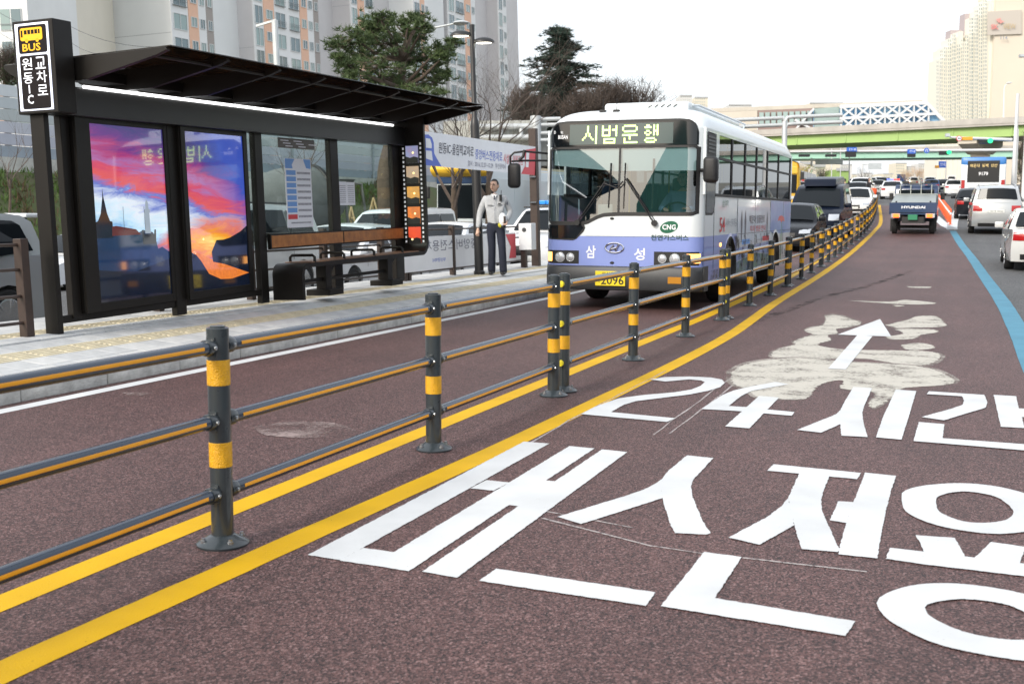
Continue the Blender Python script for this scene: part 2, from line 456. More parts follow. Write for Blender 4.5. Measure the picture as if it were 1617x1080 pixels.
_zz = [0.0066]
def flat(g, pts, jit=0.006, step=0.02):
    P = [gp(*p) for p in pts]; out = []
    z = _zz[0]; _zz[0] += 0.00008
    for i, p in enumerate(P):
        q = P[(i + 1) % len(P)]
        n = max(1, min(150, int((q - p).length / step)))
        for k in range(n):
            r = p.lerp(q, k / n)
            j = jit if k else 0
            x, y = r.x + random.uniform(-j, j), r.y + random.uniform(-j, j)
            out.append((x, y, zp(y) + z))
    g.poly(out)
def ring(g, o_, i_):
    def rs(L):
        P = cat([Vector(p) for p in L + L[:1]], 4)[:-1]
        c = sum(P, Vector((0, 0))) / len(P)
        A = sorted((math.atan2(p.y - c.y, p.x - c.x), p) for p in P)
        return c, [p for _, p in A], [a for a, _ in A]
    N = 120; res = []
    for L in (o_, i_):
        c, P, A = rs(L); loop = []
        for k in range(N):
            a = -pi + 2 * pi * k / N
            j = 0
            while j < len(A) and A[j] < a: j += 1
            p, q = P[j - 1], P[j % len(P)]
            a0 = A[j - 1] - (2 * pi if j == 0 else 0); a1 = A[j % len(A)] + (2 * pi if j == len(A) else 0)
            loop.append(p.lerp(q, (a - a0) / max(1e-6, a1 - a0)))
        res.append(loop)
    z = _zz[0]; _zz[0] += 0.00008
    vs = []
    for loop in res:
        for p in loop:
            w_ = gp(p.x, p.y); vs.append((w_.x + random.uniform(-.002, .002), w_.y + random.uniform(-.002, .002), zp(w_.y) + z))
    g.add(vs, [(k, (k + 1) % N, N + (k + 1) % N, N + k) for k in range(N)])
def letter(polys, rings=(), name='road_letter', m=None, jit=0.0026):
    g = G()
    for p in polys: flat(g, p, jit)
    for o_, i_ in rings: ring(g, o_, i_)
    bm = bmesh.new(); me = bpy.data.meshes.new(name); me.from_pydata(g.v, [], g.f); bm.from_mesh(me)
    for f in bm.faces:
        f.normal_update()
        if f.normal.z < 0: f.normal_flip()
    bm.to_mesh(me); bm.free()
    me.materials.append(m or m_wht)
    return link(name, me, lane)
def speckle(name, col, cover, scale=55):
    m, nt, b, out = nodes(name); N = nt.nodes.new; L = nt.links.new
    b.inputs['Base Color'].default_value = (*col, 1); b.inputs['Roughness'].default_value = .9
    tc = N('ShaderNodeTexCoord'); n = N('ShaderNodeTexNoise'); n.inputs['Scale'].default_value = scale; n.inputs['Detail'].default_value = 5; n.inputs['Roughness'].default_value = .7
    n2 = N('ShaderNodeTexNoise'); n2.inputs['Scale'].default_value = 3; n2.inputs['Detail'].default_value = 4
    L(tc.outputs['Object'], n.inputs['Vector']); L(tc.outputs['Object'], n2.inputs['Vector'])
    ad_ = N('ShaderNodeMath'); ad_.operation = 'ADD'; L(n.outputs['Fac'], ad_.inputs[0]); L(n2.outputs['Fac'], ad_.inputs[1])
    mr = N('ShaderNodeMapRange'); mr.inputs[1].default_value = 1.0 - .22 + (.5 - cover) * .5; mr.inputs[2].default_value = 1.0 + .16 + (.5 - cover) * .5; L(ad_.outputs[0], mr.inputs[0])
    t = N('ShaderNodeBsdfTransparent'); mx = N('ShaderNodeMixShader'); L(mr.outputs[0], mx.inputs[0]); L(t.outputs[0], mx.inputs[1]); L(b.outputs[0], mx.inputs[2]); L(mx.outputs[0], out.inputs[0])
    return m
m_edge = speckle('cement_dust', (.34, .31, .28), .42)
m_cem = speckle('cement_patch', (.47, .45, .40), .80, 26)
# cement patches first (lowest)
c7 = lambda p: tr(1120, 440, 4.0425, p)
for p in ([(735, 243), (820, 237), (970, 288), (880, 315), (810, 325), (820, 355), (750, 365), (780, 395), (690, 425), (860, 455), (1230, 462), (1400, 468), (1475, 495), (1400, 552), (1250, 555), (1080, 525), (930, 510), (700, 520), (430, 505), (400, 480), (440, 450), (550, 425), (540, 400), (660, 360), (610, 340), (640, 320), (720, 300), (745, 265)],
          [(140, 600), (250, 545), (500, 512), (700, 518), (930, 540), (1150, 548), (1400, 575), (1560, 650), (1500, 682), (1250, 700), (1190, 740), (1110, 800), (1040, 830), (1020, 800), (1060, 740), (1000, 720), (840, 705), (860, 660), (800, 655), (690, 690), (640, 760), (560, 775), (330, 765), (250, 720), (150, 670)],
          [(1125, 300), (1270, 265), (1330, 243), (1450, 245), (1500, 290), (1490, 310), (1230, 318), (1180, 312)],
          [(1180, 325), (1400, 325), (1455, 345), (1350, 362), (1310, 385), (1180, 392), (1130, 375), (1240, 355)],
          [(1225, 430), (1300, 415), (1390, 420), (1435, 445), (1340, 460), (1260, 455)],
          [(890, 143), (1160, 150), (1250, 138), (1435, 157), (1390, 167), (1200, 165)],
          [(1260, 52), (1410, 55), (1390, 63), (1290, 60)], [(1170, 172), (1250, 175), (1200, 181)]):
    q = cat([Vector(a) for a in p + p[:1]], 3)[:-1]
    cq = sum(q, Vector((0, 0))) / len(q)
    letter([c7([(a.x + (a.x - cq.x) * .05, a.y + (a.y - cq.y) * .05) for a in q])], name='cement_dust', m=m_edge, jit=0.004)
    letter([c7([(a.x, a.y) for a in q])], name='cement_patch', m=m_cem, jit=0.016)
m_faint = speckle('dust_stain', (0.27, 0.21, 0.20), 0.33, 30)
for (cu, cv, ru, rv) in ((482, 680, 78, 13), (214, 623, 20, 3)):
    letter([[(cu + random.uniform(-6, 6) + ru * math.cos(a * pi / 12), cv + rv * math.sin(a * pi / 12)) for a in range(24)]], name='dust_stain', m=m_faint, jit=0.012)
cA = lambda p: tr(480, 660, 2.5717, p)
letter([cA([(893, 100), (997, 108), (235, 535), (150, 583), (15, 562)]), cA([(1078, 118), (1180, 128), (425, 628), (277, 604)]),
        cA([(240, 533), (370, 551), (285, 606), (145, 585)]), cA([(740, 257), (835, 267), (770, 300), (675, 291)]),
        cA([(975, 258), (1020, 262), (875, 364), (830, 358)]), cA([(1210, 132), (1313, 143), (620, 655), (480, 630)])])
c1 = lambda p: tr(870, 700, 5.775, p)
letter([c1([(1240, 120), (1480, 145), (1300, 340), (1278, 400), (1290, 500), (1380, 715), (1455, 832), (1420, 845), (1130, 832), (1095, 770), (1040, 600), (1010, 490), (1003, 420), (1012, 340), (1040, 300), (1070, 262)]),
        c1([(60, 682), (275, 748), (1014, 513), (1005, 420), (1016, 335), (940, 385), (850, 432), (700, 485)]),
        cA([(780, 618), (1427, 715), (1388, 770), (712, 668)])])
c2 = lambda p: tr(1140, 720, 5.39, p)
letter([c2([(440, 80), (1185, 155), (1150, 208), (385, 135)]),
        c2([(660, 155), (915, 180), (870, 290), (843, 380), (850, 470), (900, 590), (985, 780), (1000, 800), (985, 830), (680, 805), (665, 770), (620, 620), (575, 440), (565, 360)]),
        c2([(55, 707), (320, 768), (614, 603), (580, 440), (565, 370), (500, 445), (380, 535)]),
        c2([(990, 397), (1120, 405), (1060, 583), (918, 560)]),
        c2([(1218, 152), (1483, 180), (1440, 300), (1390, 500), (1335, 790), (1322, 885), (990, 850), (1040, 640), (1110, 430)]),
        tr(1030, 860, 4.756, [(390, 67), (670, 105), (470, 415), (1525, 590), (1450, 700), (62, 475)])])
c4 = lambda p: tr(1370, 750, 3.486, p)
letter([c4([(125, 410), (300, 430), (861, 497), (1100, 520), (1090, 590), (861, 567), (300, 500), (100, 470)]),
        c4([(265, 340), (480, 355), (540, 462), (315, 438)]), c4([(680, 378), (870, 405), (835, 497), (588, 467)])],
       [(c4([(188, 150), (197, 100), (300, 68), (480, 53), (650, 62), (800, 90), (930, 135), (1000, 200), (990, 270), (900, 315), (720, 333), (560, 320), (400, 290), (280, 250), (205, 205)]),
         c4([(378, 170), (390, 125), (520, 98), (680, 120), (760, 160), (803, 215), (760, 255), (650, 272), (520, 262), (400, 215)])),
        (c4([(48, 730), (75, 680), (230, 620), (450, 606), (700, 632), (900, 675), (1080, 735), (1220, 820), (1240, 920), (1150, 1000), (1000, 1035), (861, 1035), (580, 990), (350, 930), (130, 820)]),
         c4([(312, 740), (350, 715), (520, 693), (740, 718), (861, 765), (950, 820), (980, 870), (930, 910), (861, 920), (720, 912), (550, 880), (420, 830), (340, 785)]))])
c5 = lambda p: tr(900, 580, 4.255, p)
letter([c5([(535, 88), (640, 72), (800, 68), (950, 75), (1020, 88), (1040, 110), (1010, 140), (930, 165), (800, 190), (600, 215), (440, 235), (360, 260), (275, 308), (710, 350), (650, 375), (75, 322), (140, 285), (230, 248), (330, 215), (500, 192), (700, 175), (820, 155), (880, 130), (905, 105), (880, 95), (800, 88), (640, 102)])])
letter([c5([(1380, 105), (1470, 120), (1330, 145), (1220, 165), (1150, 200), (1065, 268), (1060, 284), (890, 282), (960, 235), (1030, 190), (1100, 162), (1230, 133)]),
        c5([(890, 280), (1060, 267), (1190, 275), (1340, 292), (1507, 308), (1490, 333), (1310, 318), (1150, 303), (890, 288)]),
        c5([(1270, 200), (1405, 210), (1205, 418), (1043, 405)])])
c6 = lambda p: tr(1250, 590, 4.406, p)
letter([c6([(430, 100), (560, 108), (510, 220), (490, 280), (500, 350), (528, 450), (345, 440), (338, 360), (335, 270), (370, 200)]),
        c6([(37, 400), (205, 420), (342, 358), (337, 263), (310, 290), (250, 315)]),
        c6([(725, 118), (868, 128), (820, 290), (765, 468), (585, 452), (640, 300)])])
letter([c6([(955, 130), (1340, 155), (1362, 210), (1350, 245), (1060, 333), (905, 310), (1100, 255), (1190, 225), (1200, 195), (1185, 165), (940, 150)]),
        c6([(885, 345), (1062, 360), (1050, 458), (1617, 500), (1700, 506), (1680, 550), (1617, 543), (848, 478)]),
        c6([(1405, 155), (1562, 165), (1580, 250), (1690, 256), (1700, 315), (1600, 310), (1622, 388), (1455, 378)])])
letter([c7([(1090, 262), (1162, 375), (820, 362)]), c7([(945, 366), (1042, 372), (870, 585), (758, 580)])], name='road_arrow')
m_chalk = paint('chalk_line', (0.42, 0.38, 0.37), (0.13, 0.1, 0.1), 0.5)
for (a, b) in (((1030, 864), (1112, 876)), ((1172, 882), (1370, 905)), ((800, 797), (1000, 835)), ((858, 820), (1030, 864)), ((900, 664), (1052, 586)), ((1031, 688), (1165, 589)), ((1058, 686), (1185, 588)), ((760, 745), (900, 664))):
    p, q = gp(*a), gp(*b); n = max(2, int((q - p).length / .25))
    ribbon('chalk_line', [((p + (q - p) * (i / n)).x + random.uniform(-.006, .006), (p + (q - p) * (i / n)).y) for i in range(n + 1)], 0.014, 0.0064, m_chalk, lane, .6)

m_tyre_mark = speckle('tyre_mark', (0.026, 0.018, 0.018), 0.24, 22)
for q, w_ in (([(1180, 512), (1230, 495), (1300, 470), (1370, 452), (1440, 428)], .16),):
    ribbon('tyre_mark', [(p.x, p.y) for p in cat([gp(*a) for a in q], 8)], w_, 0.0052, m_tyre_mark, lane, .25)
# ------------------------------------------------------------------ guard fence between the lanes
m_post = mat('grey_fence_steel', (0.026, 0.034, 0.039), 0.30, 0.0, var=0.12, vs=6, coat=0.35, rvar=0.08)
m_rail = mat('rail_steel', (0.028, 0.042, 0.066), 0.24, 0.0, var=0.1, vs=5, coat=.25, spec=.4)
m_bandy = mat('yellow_reflective_band', (0.70, 0.36, 0.003), 0.38, var=0.12, vs=40, bump=0.5, bs=140)
m_oran = mat('orange_reflective_strip', (0.86, 0.37, 0.012), 0.4, var=0.08, vs=20)
m_bolt = mat('bolt_steel', (0.42, 0.44, 0.46), 0.3, 0.9)
m_washer = mat('yellow_reflector', (0.78, 0.66, 0.03), 0.35)
PH = 0.985
RZ = (0.905, 0.575, 0.245)
_g = G().lathe([(0.0495, 0.02), (0.0495, PH - .004), (0.046, PH)], 24); me_post = _g.mesh('post', m_post, 35)
_g = G().lathe([(0.034, PH), (0.034, PH + .006), (0.028, PH + .009)], 18); me_cap = _g.mesh('post_cap', m_post, 30)
_g = G().lathe([(0.116, 0.0), (0.118, 0.010), (0.112, 0.016), (0.086, 0.030), (0.058, 0.046), (0.0505, 0.05)], 28); me_base = _g.mesh('base_plate', m_post, 50)
me_bolts = G().lathe([(0.014, 0.0), (0.014, 0.014), (0.009, 0.014), (0.009, 0.024)], 8, (0.09, 0, 0.02)).mesh('anchor_bolt', m_bolt, 30)
def band_mesh(z0, z1): return G().lathe([(0.0495, z0), (0.0512, z0 + .002), (0.0512, z1 - .002), (0.0495, z1)], 24).mesh('reflective_band', m_bandy, 40)
me_band = [band_mesh(0.728, 0.842), band_mesh(0.360, 0.472)]
RR = 0.0305
me_rail = G().tube([(0, 0, 0), (0, 1, 0)], RR, 14).mesh('rail', m_rail, 40)
_g = G()
def _st(a, b):
    t = R(20 - 28 * a); return ((RR + .0012) * math.cos(t), b, (RR + .0012) * math.sin(t))
_g.grid(_st, 4, 1); me_strip = _g.mesh('orange_strip', m_oran, fix=False)
_g = G()
_g.lathe([(0.0, -0.001), (0.034, 0.0), (0.0375, 0.006), (0.0375, 0.045), (0.035, 0.052), (0.0, 0.0525)], 14, ax='y')
_g.box(-0.02, 0.02, -0.022, 0.01, -0.043, 0.043)
me_brk = _g.mesh('rail_bracket', m_post, 40)
me_brb = G().lathe([(0.009, 0), (0.009, 0.008), (0.005, 0.010)], 8, (0.036, 0.026, 0.0), ax='x').mesh('bracket_bolt', m_bolt, 40)
me_ref = G().lathe([(0.0, 0.0), (0.026, 0.002), (0.027, 0.03), (0.016, 0.036), (0.0, 0.036)], 14, ax='y').mesh('reflector', m_washer, 40)

def arc_pos(L, s0):
    s = 0
    for i in range(len(L) - 1):
        d = (L[i + 1] - L[i]).length
        if s + d >= s0: return L[i].lerp(L[i + 1], (s0 - s) / d)
        s += d
    return L[-1]
feet = []
for q in _posts[:17]:
    p = gp(*q); feet.append(Vector((-3.045 if p.y < 16.2 else p.x, p.y)))
# the rest of the fence follows the bend at the same spacing
acc = [0]
for i in range(len(fence_line) - 1): acc.append(acc[-1] + (fence_line[i + 1] - fence_line[i]).length)
i16 = min(range(len(fence_line)), key=lambda i: (fence_line[i] - feet[16]).length)
s = acc[i16]; far = []
while s + 2.3 < acc[-1]:
    s += 2.3; far.append(arc_pos(fence_line, s))
secs = [[Vector((-3.045, 2.0))] + feet[0:3], feet[3:7], feet[7:11]]
rest = feet[11:] + far
pr = feet[10]
i = 0
while i < len(rest):
    d = (rest[i] - pr).normalized()
    blk = [pr + d * 0.27] + rest[i:i + 3]
    secs.append(blk); pr = blk[-1]; i += 3
ordn = ['first', 'second', 'third', 'fourth', 'fifth', 'sixth', 'seventh', 'eighth', 'ninth', 'tenth', 'eleventh', 'twelfth', 'thirteenth', 'fourteenth']
for si, sec in enumerate(secs):
    p0 = sec[0]
    near = si < 4
    lab = ('grey guard fence section with yellow bands crossing the left foreground' if si == 0 else
           'grey guard fence section with yellow bands, %s along the lane divider counting away' % ordn[si])
    rt = thing('guard_fence', lab, 'fence', (p0.x, p0.y, zp(p0.y)), 'guard fence sections between the bus lanes')
    for k, p in enumerate(sec):
        L3 = (p.x - p0.x, p.y - p0.y, zp(p.y) - zp(p0.y) + .004)
        po = link('post', me_post, rt, L3)
        link('base_plate', me_base, po)
        for mb in me_band: link('reflective_band', mb, po)
        if near:
            link('post_cap', me_cap, po)
            for a4 in range(4): link('anchor_bolt', me_bolts, po, Matrix.Rotation(pi / 4 + a4 * pi / 2 + .2, 4, 'Z'))
        if near and k in (0, 3) and si in (1, 2):
            for z in RZ[:3]:
                if k == 0: link('reflector', me_ref, po, (-0.005, -0.088, z))
    for k in range(len(sec) - 1):
        a = Vector((sec[k].x, sec[k].y, zp(sec[k].y))); b = Vector((sec[k + 1].x, sec[k + 1].y, zp(sec[k + 1].y)))
        d = (b - a); ln = d.length; d.normalize()
        xx = d.cross(Vector((0, 0, 1))).normalized(); zz = xx.cross(d)
        o3 = Vector((p0.x, p0.y, zp(p0.y)))
        for z in RZ:
            st = a - o3 + Vector((0, 0, z)) + d * 0.075
            Mx = Matrix(((xx.x, d.x, zz.x, st.x), (xx.y, d.y, zz.y, st.y), (xx.z, d.z, zz.z, st.z), (0, 0, 0, 1)))
            ra = link('rail', me_rail, rt, Mx @ Matrix.Diagonal((1, ln - .15, 1, 1)))
            link('orange_strip', me_strip, ra, Matrix.Translation((0, .03, 0)) @ Matrix.Diagonal((1, .94, 1, 1)))
            if si < 7:
                st2 = a - o3 + Vector((0, 0, z))
                M2 = Matrix(((xx.x, d.x, zz.x, st2.x), (xx.y, d.y, zz.y, st2.y), (xx.z, d.z, zz.z, st2.z), (0, 0, 0, 1)))
                b1 = link('rail_bracket', me_brk, rt, M2 @ Matrix.Translation((0, .046, 0)))
                b2 = link('rail_bracket', me_brk, rt, M2 @ Matrix.Translation((0, ln - .046, 0)) @ Matrix.Rotation(pi, 4, 'X'))
                if near: link('bracket_bolt', me_brb, b1); link('bracket_bolt', me_brb, b2)
# ------------------------------------------------------------------ bus stop island: kerb, paving, shelter
m_kerb = mat('kerb_concrete', (0.50, 0.50, 0.475), 0.85, var=0.42, vs=4, bump=0.4, bs=45)
m_pave = mat('paver_grey', (0.48, 0.495, 0.50), 0.8, var=0.13, vs=7, bump=0.25, bs=90)
m_pave2 = mat('paver_light', (0.55, 0.56, 0.555), 0.8, var=0.12, vs=7, bump=0.25, bs=90)
m_joint = mat('paving_joint', (0.22, 0.22, 0.21), 0.95, var=0.2, vs=9)
m_tact = mat('tactile_yellow', (0.60, 0.54, 0.39), 0.75, var=0.18, vs=6)
def pz(x):
    if x > -8.45: return 0.13 + (-(x + 6.87)) * (0.14 / 1.58)
    return 0.27 - (x + 8.45) * 0.015
PY0, PY1 = -6.0, 44.0
g = G()
pr_ = [(-7.02, 0.10), (-8.45, pz(-8.45) - .022), (-9.75, pz(-9.75) - .022), (-9.75, -0.4), (-7.02, -0.4)]
pav = tag(mk('pavement', g.prism(pr_, 'y', PY0, PY1), m_joint), 'light grey paved bus stop island', kind='structure')
me_k = G().box(-0.17, 0, 0.004, 0.996, -0.06, 0.128).mesh('kerb_stone', m_kerb, 40, 0.016, 2)
for k in range(int(PY1 - PY0)):
    link('kerb_stone', me_k, pav, Matrix.Translation((-6.85 + random.uniform(-.004, .004), PY0 + k, random.uniform(-.003, .003))))
TW = 0.3
cnt = 0
gs = G(); gs2 = G()
sl_ = 0.14 / 1.58
mesh_t = [G().box(0.003, TW - .003, 0.003, TW - .003, -0.03, 0).mesh('paver', m, 40, 0.003, 1) for m in (m_pave, m_pave2)]
m_tact_me = None
_gt = G().box(0.003, TW - .003, 0.003, TW - .003, -0.03, 0.001)
for a in range(4): _gt.box(.03 + a * .065, .06 + a * .065, .02, TW - .02, .001, .006)
me_tt = _gt.mesh('tactile_tile', m_tact, 40, fix=False)
for r_ in range(9):
    x1 = -7.03 - r_ * TW
    tact = r_ in (2, 5)
    for c_ in range(int((PY1 - PY0) / TW)):
        y = PY0 + c_ * TW
        x0 = x1 - TW
        up = x0 > -8.46
        ang = math.atan(sl_) if up else math.atan(0.015)
        z = pz(x0) + random.uniform(-.0015, .0015)
        inview = 6.2 < y < 30 and y < 40
        if not inview and not (3 < y < 40): continue
        M = Matrix.Translation((x0, y, z)) @ Matrix.Rotation(ang, 4, 'Y')
        if tact and 5.5 < y < 36:
            if r_ == 4 and y < 11.5 and False: continue
            link('tactile_tile', me_tt, pav, M); continue
        if inview and y < 17.3 and cnt < 290 and r_ < 8:
            link('paver', mesh_t[(r_ * 7 + c_ * 3) % 2 if random.random() < .8 else random.randint(0, 1)], pav, M); cnt += 1
        else:
            gg = gs if random.random() < .5 else gs2
            vs = [M @ Vector(p) for p in ((.003, .003, 0), (TW - .003, .003, 0), (TW - .003, TW - .003, 0), (.003, TW - .003, 0))]
            vb = [M @ Vector(p) for p in ((.003, .003, -.03), (TW - .003, .003, -.03), (TW - .003, TW - .003, -.03), (.003, TW - .003, -.03))]
            gg.add(vs + vb, [(0, 1, 2, 3), (4, 5, 1, 0), (5, 6, 2, 1), (6, 7, 3, 2), (7, 4, 0, 3)])
tag(mk('paver_field', gs, m_pave, pav), kind='stuff'); tag(mk('paver_field', gs2, m_pave2, pav), kind='stuff')

# ---- shelter, in its own upright frame: x towards the road, y along it
m_dark = mat('dark_brown_steel', (0.010, 0.0085, 0.0072), 0.42, 0.0, var=0.15, vs=3, spec=.25, rvar=0.08)
m_blk = mat('black_panel', (0.012, 0.012, 0.012), 0.35, var=0.1, vs=4)
m_wood = mat('varnished_wood', (0.50, 0.20, 0.045), 0.42, var=0.35, vs=9, col2=(0.24, 0.085, 0.02), coat=0.1)
m_seat = mat('seat_wood', (0.20, 0.10, 0.05), 0.45, var=0.2, vs=9, coat=0.2)
m_sgl = glass('shelter_glass', (0.84, 0.90, 0.885), 0.28)
m_rgl = glass('brown_roof_glass', (0.16, 0.10, 0.055), 0.8)
m_led = mat('led_tube', (1, 1, 1), 0.5, emit=2.2)
m_sgw = mat('sign_light_white', (0.80, 0.84, 1.0), 0.4, emit=0.5)
m_sgb = mat('sign_black', (0.010, 0.007, 0.008), 0.45, spec=.15)
m_sgy = mat('sign_yellow', (0.80, 0.42, 0.0), 0.4, emit=0.25)
m_paper = mat('white_paper', (0.74, 0.76, 0.82), 0.6, var=0.03)
m_pblu = mat('print_blue', (0.16, 0.33, 0.68), 0.6)
m_pred = mat('print_red', (0.6, 0.06, 0.07), 0.6)
m_pgry = mat('print_grey', (0.33, 0.34, 0.38), 0.7, var=0.5, vs=60)
SH = Vector((-8.448, 9.115, 0.27))
MS = upright(SH)
sh = thing('bus_shelter', 'dark brown bus shelter with tinted roof, lit posters and bench on the island', 'bus shelter', MS)
B = lambda name, m, *a, bev=0.006, par=None: mk(name, G().box(*a), m, par or sh, bevel=bev)
# columns and beams
B('column', m_dark, -.085, .085, -.035, .035, 0, 2.17)
for y0, y1, zb in ((.30, .42, .12), (1.99, 2.17, -.01), (3.76, 3.93, -.02), (5.68, 5.91, .0), (7.66, 7.95, .0)):
    c = mk('column', G().box(-.10, -.015, y0, y1, zb, 2.19), m_dark, sh, bevel=.008)
B('header_beam', m_blk, -.10, .10, .24, 8.2, 2.18, 2.47)
B('bottom_rail', m_dark, -.085, -.035, .1, 3.9, .085, .165)
led = [.50, 1.62, 3.14, 4.62, 6.10, 7.45]
for a, b in zip(led, led[1:]):
    mk('led_tube', G().tube([(.125, a + .01, 2.475), (.125, b - .01, 2.475)], .0165, 8), m_led, sh, smooth=40)
# sign box
sb = B('sign_box', m_dark, -.16, .335, -.10, .16, 2.17, 3.06, bev=.008)
f_ = mk('sign_face', G().box(-.125, .285, -.108, -.10, 2.20, 3.03), m_sgw, sb, bevel=.003)
def rrect(x0, x1, z0, z1, r, n=4):
    out = []
    for cx_, cz_, a0 in ((x1 - r, z1 - r, 0), (x0 + r, z1 - r, 90), (x0 + r, z0 + r, 180), (x1 - r, z0 + r, 270)):
        for k in range(n + 1):
            t = R(a0 + 90 * k / n); out.append((cx_ + r * math.cos(t), cz_ + r * math.sin(t)))
    return out
for z0, z1 in ((2.745, 3.01), (2.215, 2.725)):
    mk('black_field', G().prism(rrect(-.085, .262, z0, z1, .022), 'y', -.112, -.107), m_sgb, sb)
g = G(); g.prism(rrect(-.055, .215, 2.865, 2.985, .02), 'y', -.1145, -.111)
for cx_ in (.02, .15): g.lathe([(.018, -.1145), (.018, -.111)], 12, (cx_, 0, 2.862), ax='y')
bi = mk('bus_symbol', g, m_sgy, sb)
g = G()
for k in range(5): g.box(-.005 + k * .043, .028 + k * .043 - (.0 if k < 4 else .012), -.116, -.1144, 2.925, 2.965)
g.box(-.045, -.025, -.116, -.1144, 2.90, 2.965)
mk('symbol_window', g, m_sgb, sb)
Xv, Zv = Vector((1, 0, 0)), Vector((0, 0, 1))
text('lettering', 'BUS', m_sgy, sb, (-.04, -.113, 2.765), Xv * .225, Zv * .072, .02)
m_sgt = mat('sign_letter_white', (.9, .92, 1), .5, emit=.35)
for ch, x0, z0, ww, hh, of in (('원', -.06, 2.59, .125, .112, .005), ('동', -.055, 2.46, .12, .105, .005), ('I', .002, 2.365, .014, .08, .01), ('C', -.02, 2.265, .072, .085, .015),
                               ('교', .105, 2.59, .125, .115, .005), ('차', .11, 2.46, .125, .112, .005), ('로', .11, 2.34, .125, .10, .005)):
    text('lettering', ch, m_sgt, sb, (x0, -.113, z0), Xv * ww, Zv * hh, of)
# posters
def sunset(name, mode):
    """printed, backlit sunset photograph; coordinates are the poster's own y,z"""
    m, nt, b, out = nodes(name)
    N = nt.nodes.new; L = nt.links.new
    tc = N('ShaderNodeTexCoord'); sp = N('ShaderNodeSeparateXYZ'); L(tc.outputs['Object'], sp.inputs[0])
    def mth(op, a, b_=None, clamp=False):
        n = N('ShaderNodeMath'); n.operation = op; n.use_clamp = clamp
        for i, q in enumerate((a, b_)):
            if q is None: continue
            if isinstance(q, (int, float)): n.inputs[i].default_value = q
            else: L(q, n.inputs[i])
        return n.outputs[0]
    y, z = sp.outputs[1], sp.outputs[2]
    no = N('ShaderNodeTexNoise'); no.inputs['Scale'].default_value = 2.6; no.inputs['Detail'].default_value = 14; no.inputs['Roughness'].default_value = 0.66; no.inputs['Distortion'].default_value = 0.6
    mp = N('ShaderNodeMapping'); mp.inputs['Scale'].default_value = (1, .45, 2.4); mp.inputs['Rotation'].default_value = (R(-12), 0, 0)
    L(tc.outputs['Object'], mp.inputs[0]); L(mp.outputs[0], no.inputs['Vector'])
    nz = mth('MULTIPLY', mth('SUBTRACT', no.outputs['Fac'], .5), 1.0)
    t = mth('ADD', mth('ADD', mth('MULTIPLY', z, .5), mth('MULTIPLY', mth('SUBTRACT', y, 1.9), .085)), mth('MULTIPLY', nz, .33))
    r = N('ShaderNodeValToRGB'); e = r.color_ramp.elements
    stops = [(.10, (.005, .010, .035)), (.30, (.01, .028, .09)), (.40, (.10, .30, .62)), (.49, (.50, .74, .90)), (.58, (.78, .85, .92)), (.655, (.14, .20, .60)), (.70, (.75, .10, .10)), (.76, (.66, .06, .14)), (.81, (.42, .16, .42)), (.87, (.46, .05, .20)), (.93, (.16, .04, .26)), (1.0, (.06, .05, .22))]
    e[0].position, e[0].color = stops[0][0], (*stops[0][1], 1); e[1].position, e[1].color = stops[-1][0], (*stops[-1][1], 1)
    for p, c in stops[1:-1]: k = e.new(p); k.color = (*c, 1)
    L(t, r.inputs[0])
    # glow of the low sun at the right
    dy = mth('MULTIPLY', mth('SUBTRACT', y, 2.75), .55); dz = mth('MULTIPLY', mth('SUBTRACT', z, .83), 1.9)
    dd = mth('SQRT', mth('ADD', mth('MULTIPLY', dy, dy), mth('MULTIPLY', dz, dz)))
    dd = mth('ADD', dd, mth('MULTIPLY', nz, .8))
    r2 = N('ShaderNodeValToRGB'); e = r2.color_ramp.elements
    e[0].position, e[0].color = 0.02, (1, .72, .12, 1); e[1].position, e[1].color = .62, (.55, .05, .03, 0)
    k = e.new(.2); k.color = (.95, .34, .02, 1); k = e.new(.40); k.color = (.75, .09, .03, .85)
    L(dd, r2.inputs[0])
    mx = N('ShaderNodeMix'); mx.data_type = 'RGBA'
    L(r2.outputs[1], mx.inputs[0]); L(r.outputs[0], mx.inputs[6]); L(r2.outputs[0], mx.inputs[7])
    # blue top right
    r3 = N('ShaderNodeMapRange'); L(mth('ADD', mth('ADD', y, z), nz), r3.inputs[0]); r3.inputs[1].default_value = 4.35; r3.inputs[2].default_value = 4.95; r3.clamp = True
    m3 = N('ShaderNodeMix'); m3.data_type = 'RGBA'; m3.inputs[7].default_value = (.05, .10, .52, 1)
    L(r3.outputs[0], m3.inputs[0]); L(mx.outputs[2], m3.inputs[6])
    L(m3.outputs[2], b.inputs['Base Color']); L(m3.outputs[2], b.inputs['Emission Color'])
    b.inputs['Emission Strength'].default_value = 0.42; b.inputs['Coat Weight'].default_value = 1.0; b.inputs['Coat Roughness'].default_value = 0.02; b.inputs['Coat IOR'].default_value = 1.6; m.cycles.emission_sampling = 'NONE'
    b.inputs['Roughness'].default_value = 0.06
    b.inputs['Specular IOR Level'].default_value = 0.55
    return m
m_sun = sunset('backlit_sunset_print', 0)
m_sil = mat('print_navy', (.004, .008, .020), .06, emit=.45, var=.6, vs=6, coat=1)
m_sil2 = mat('print_darkblue', (.010, .035, .10), .06, emit=.4, vs=7, col2=(.003, .008, .025), coat=1)
m_prt_r = mat('print_brick', (.12, .03, .03), .06, emit=.3)
m_prt_w = mat('print_pale', (.34, .40, .46), .06, emit=.35)
m_prt_o = mat('print_orange_water', (.80, .22, .03), .06, emit=.5, vs=16, col2=(.42, .05, .02), coat=1)
TILT = 2.8
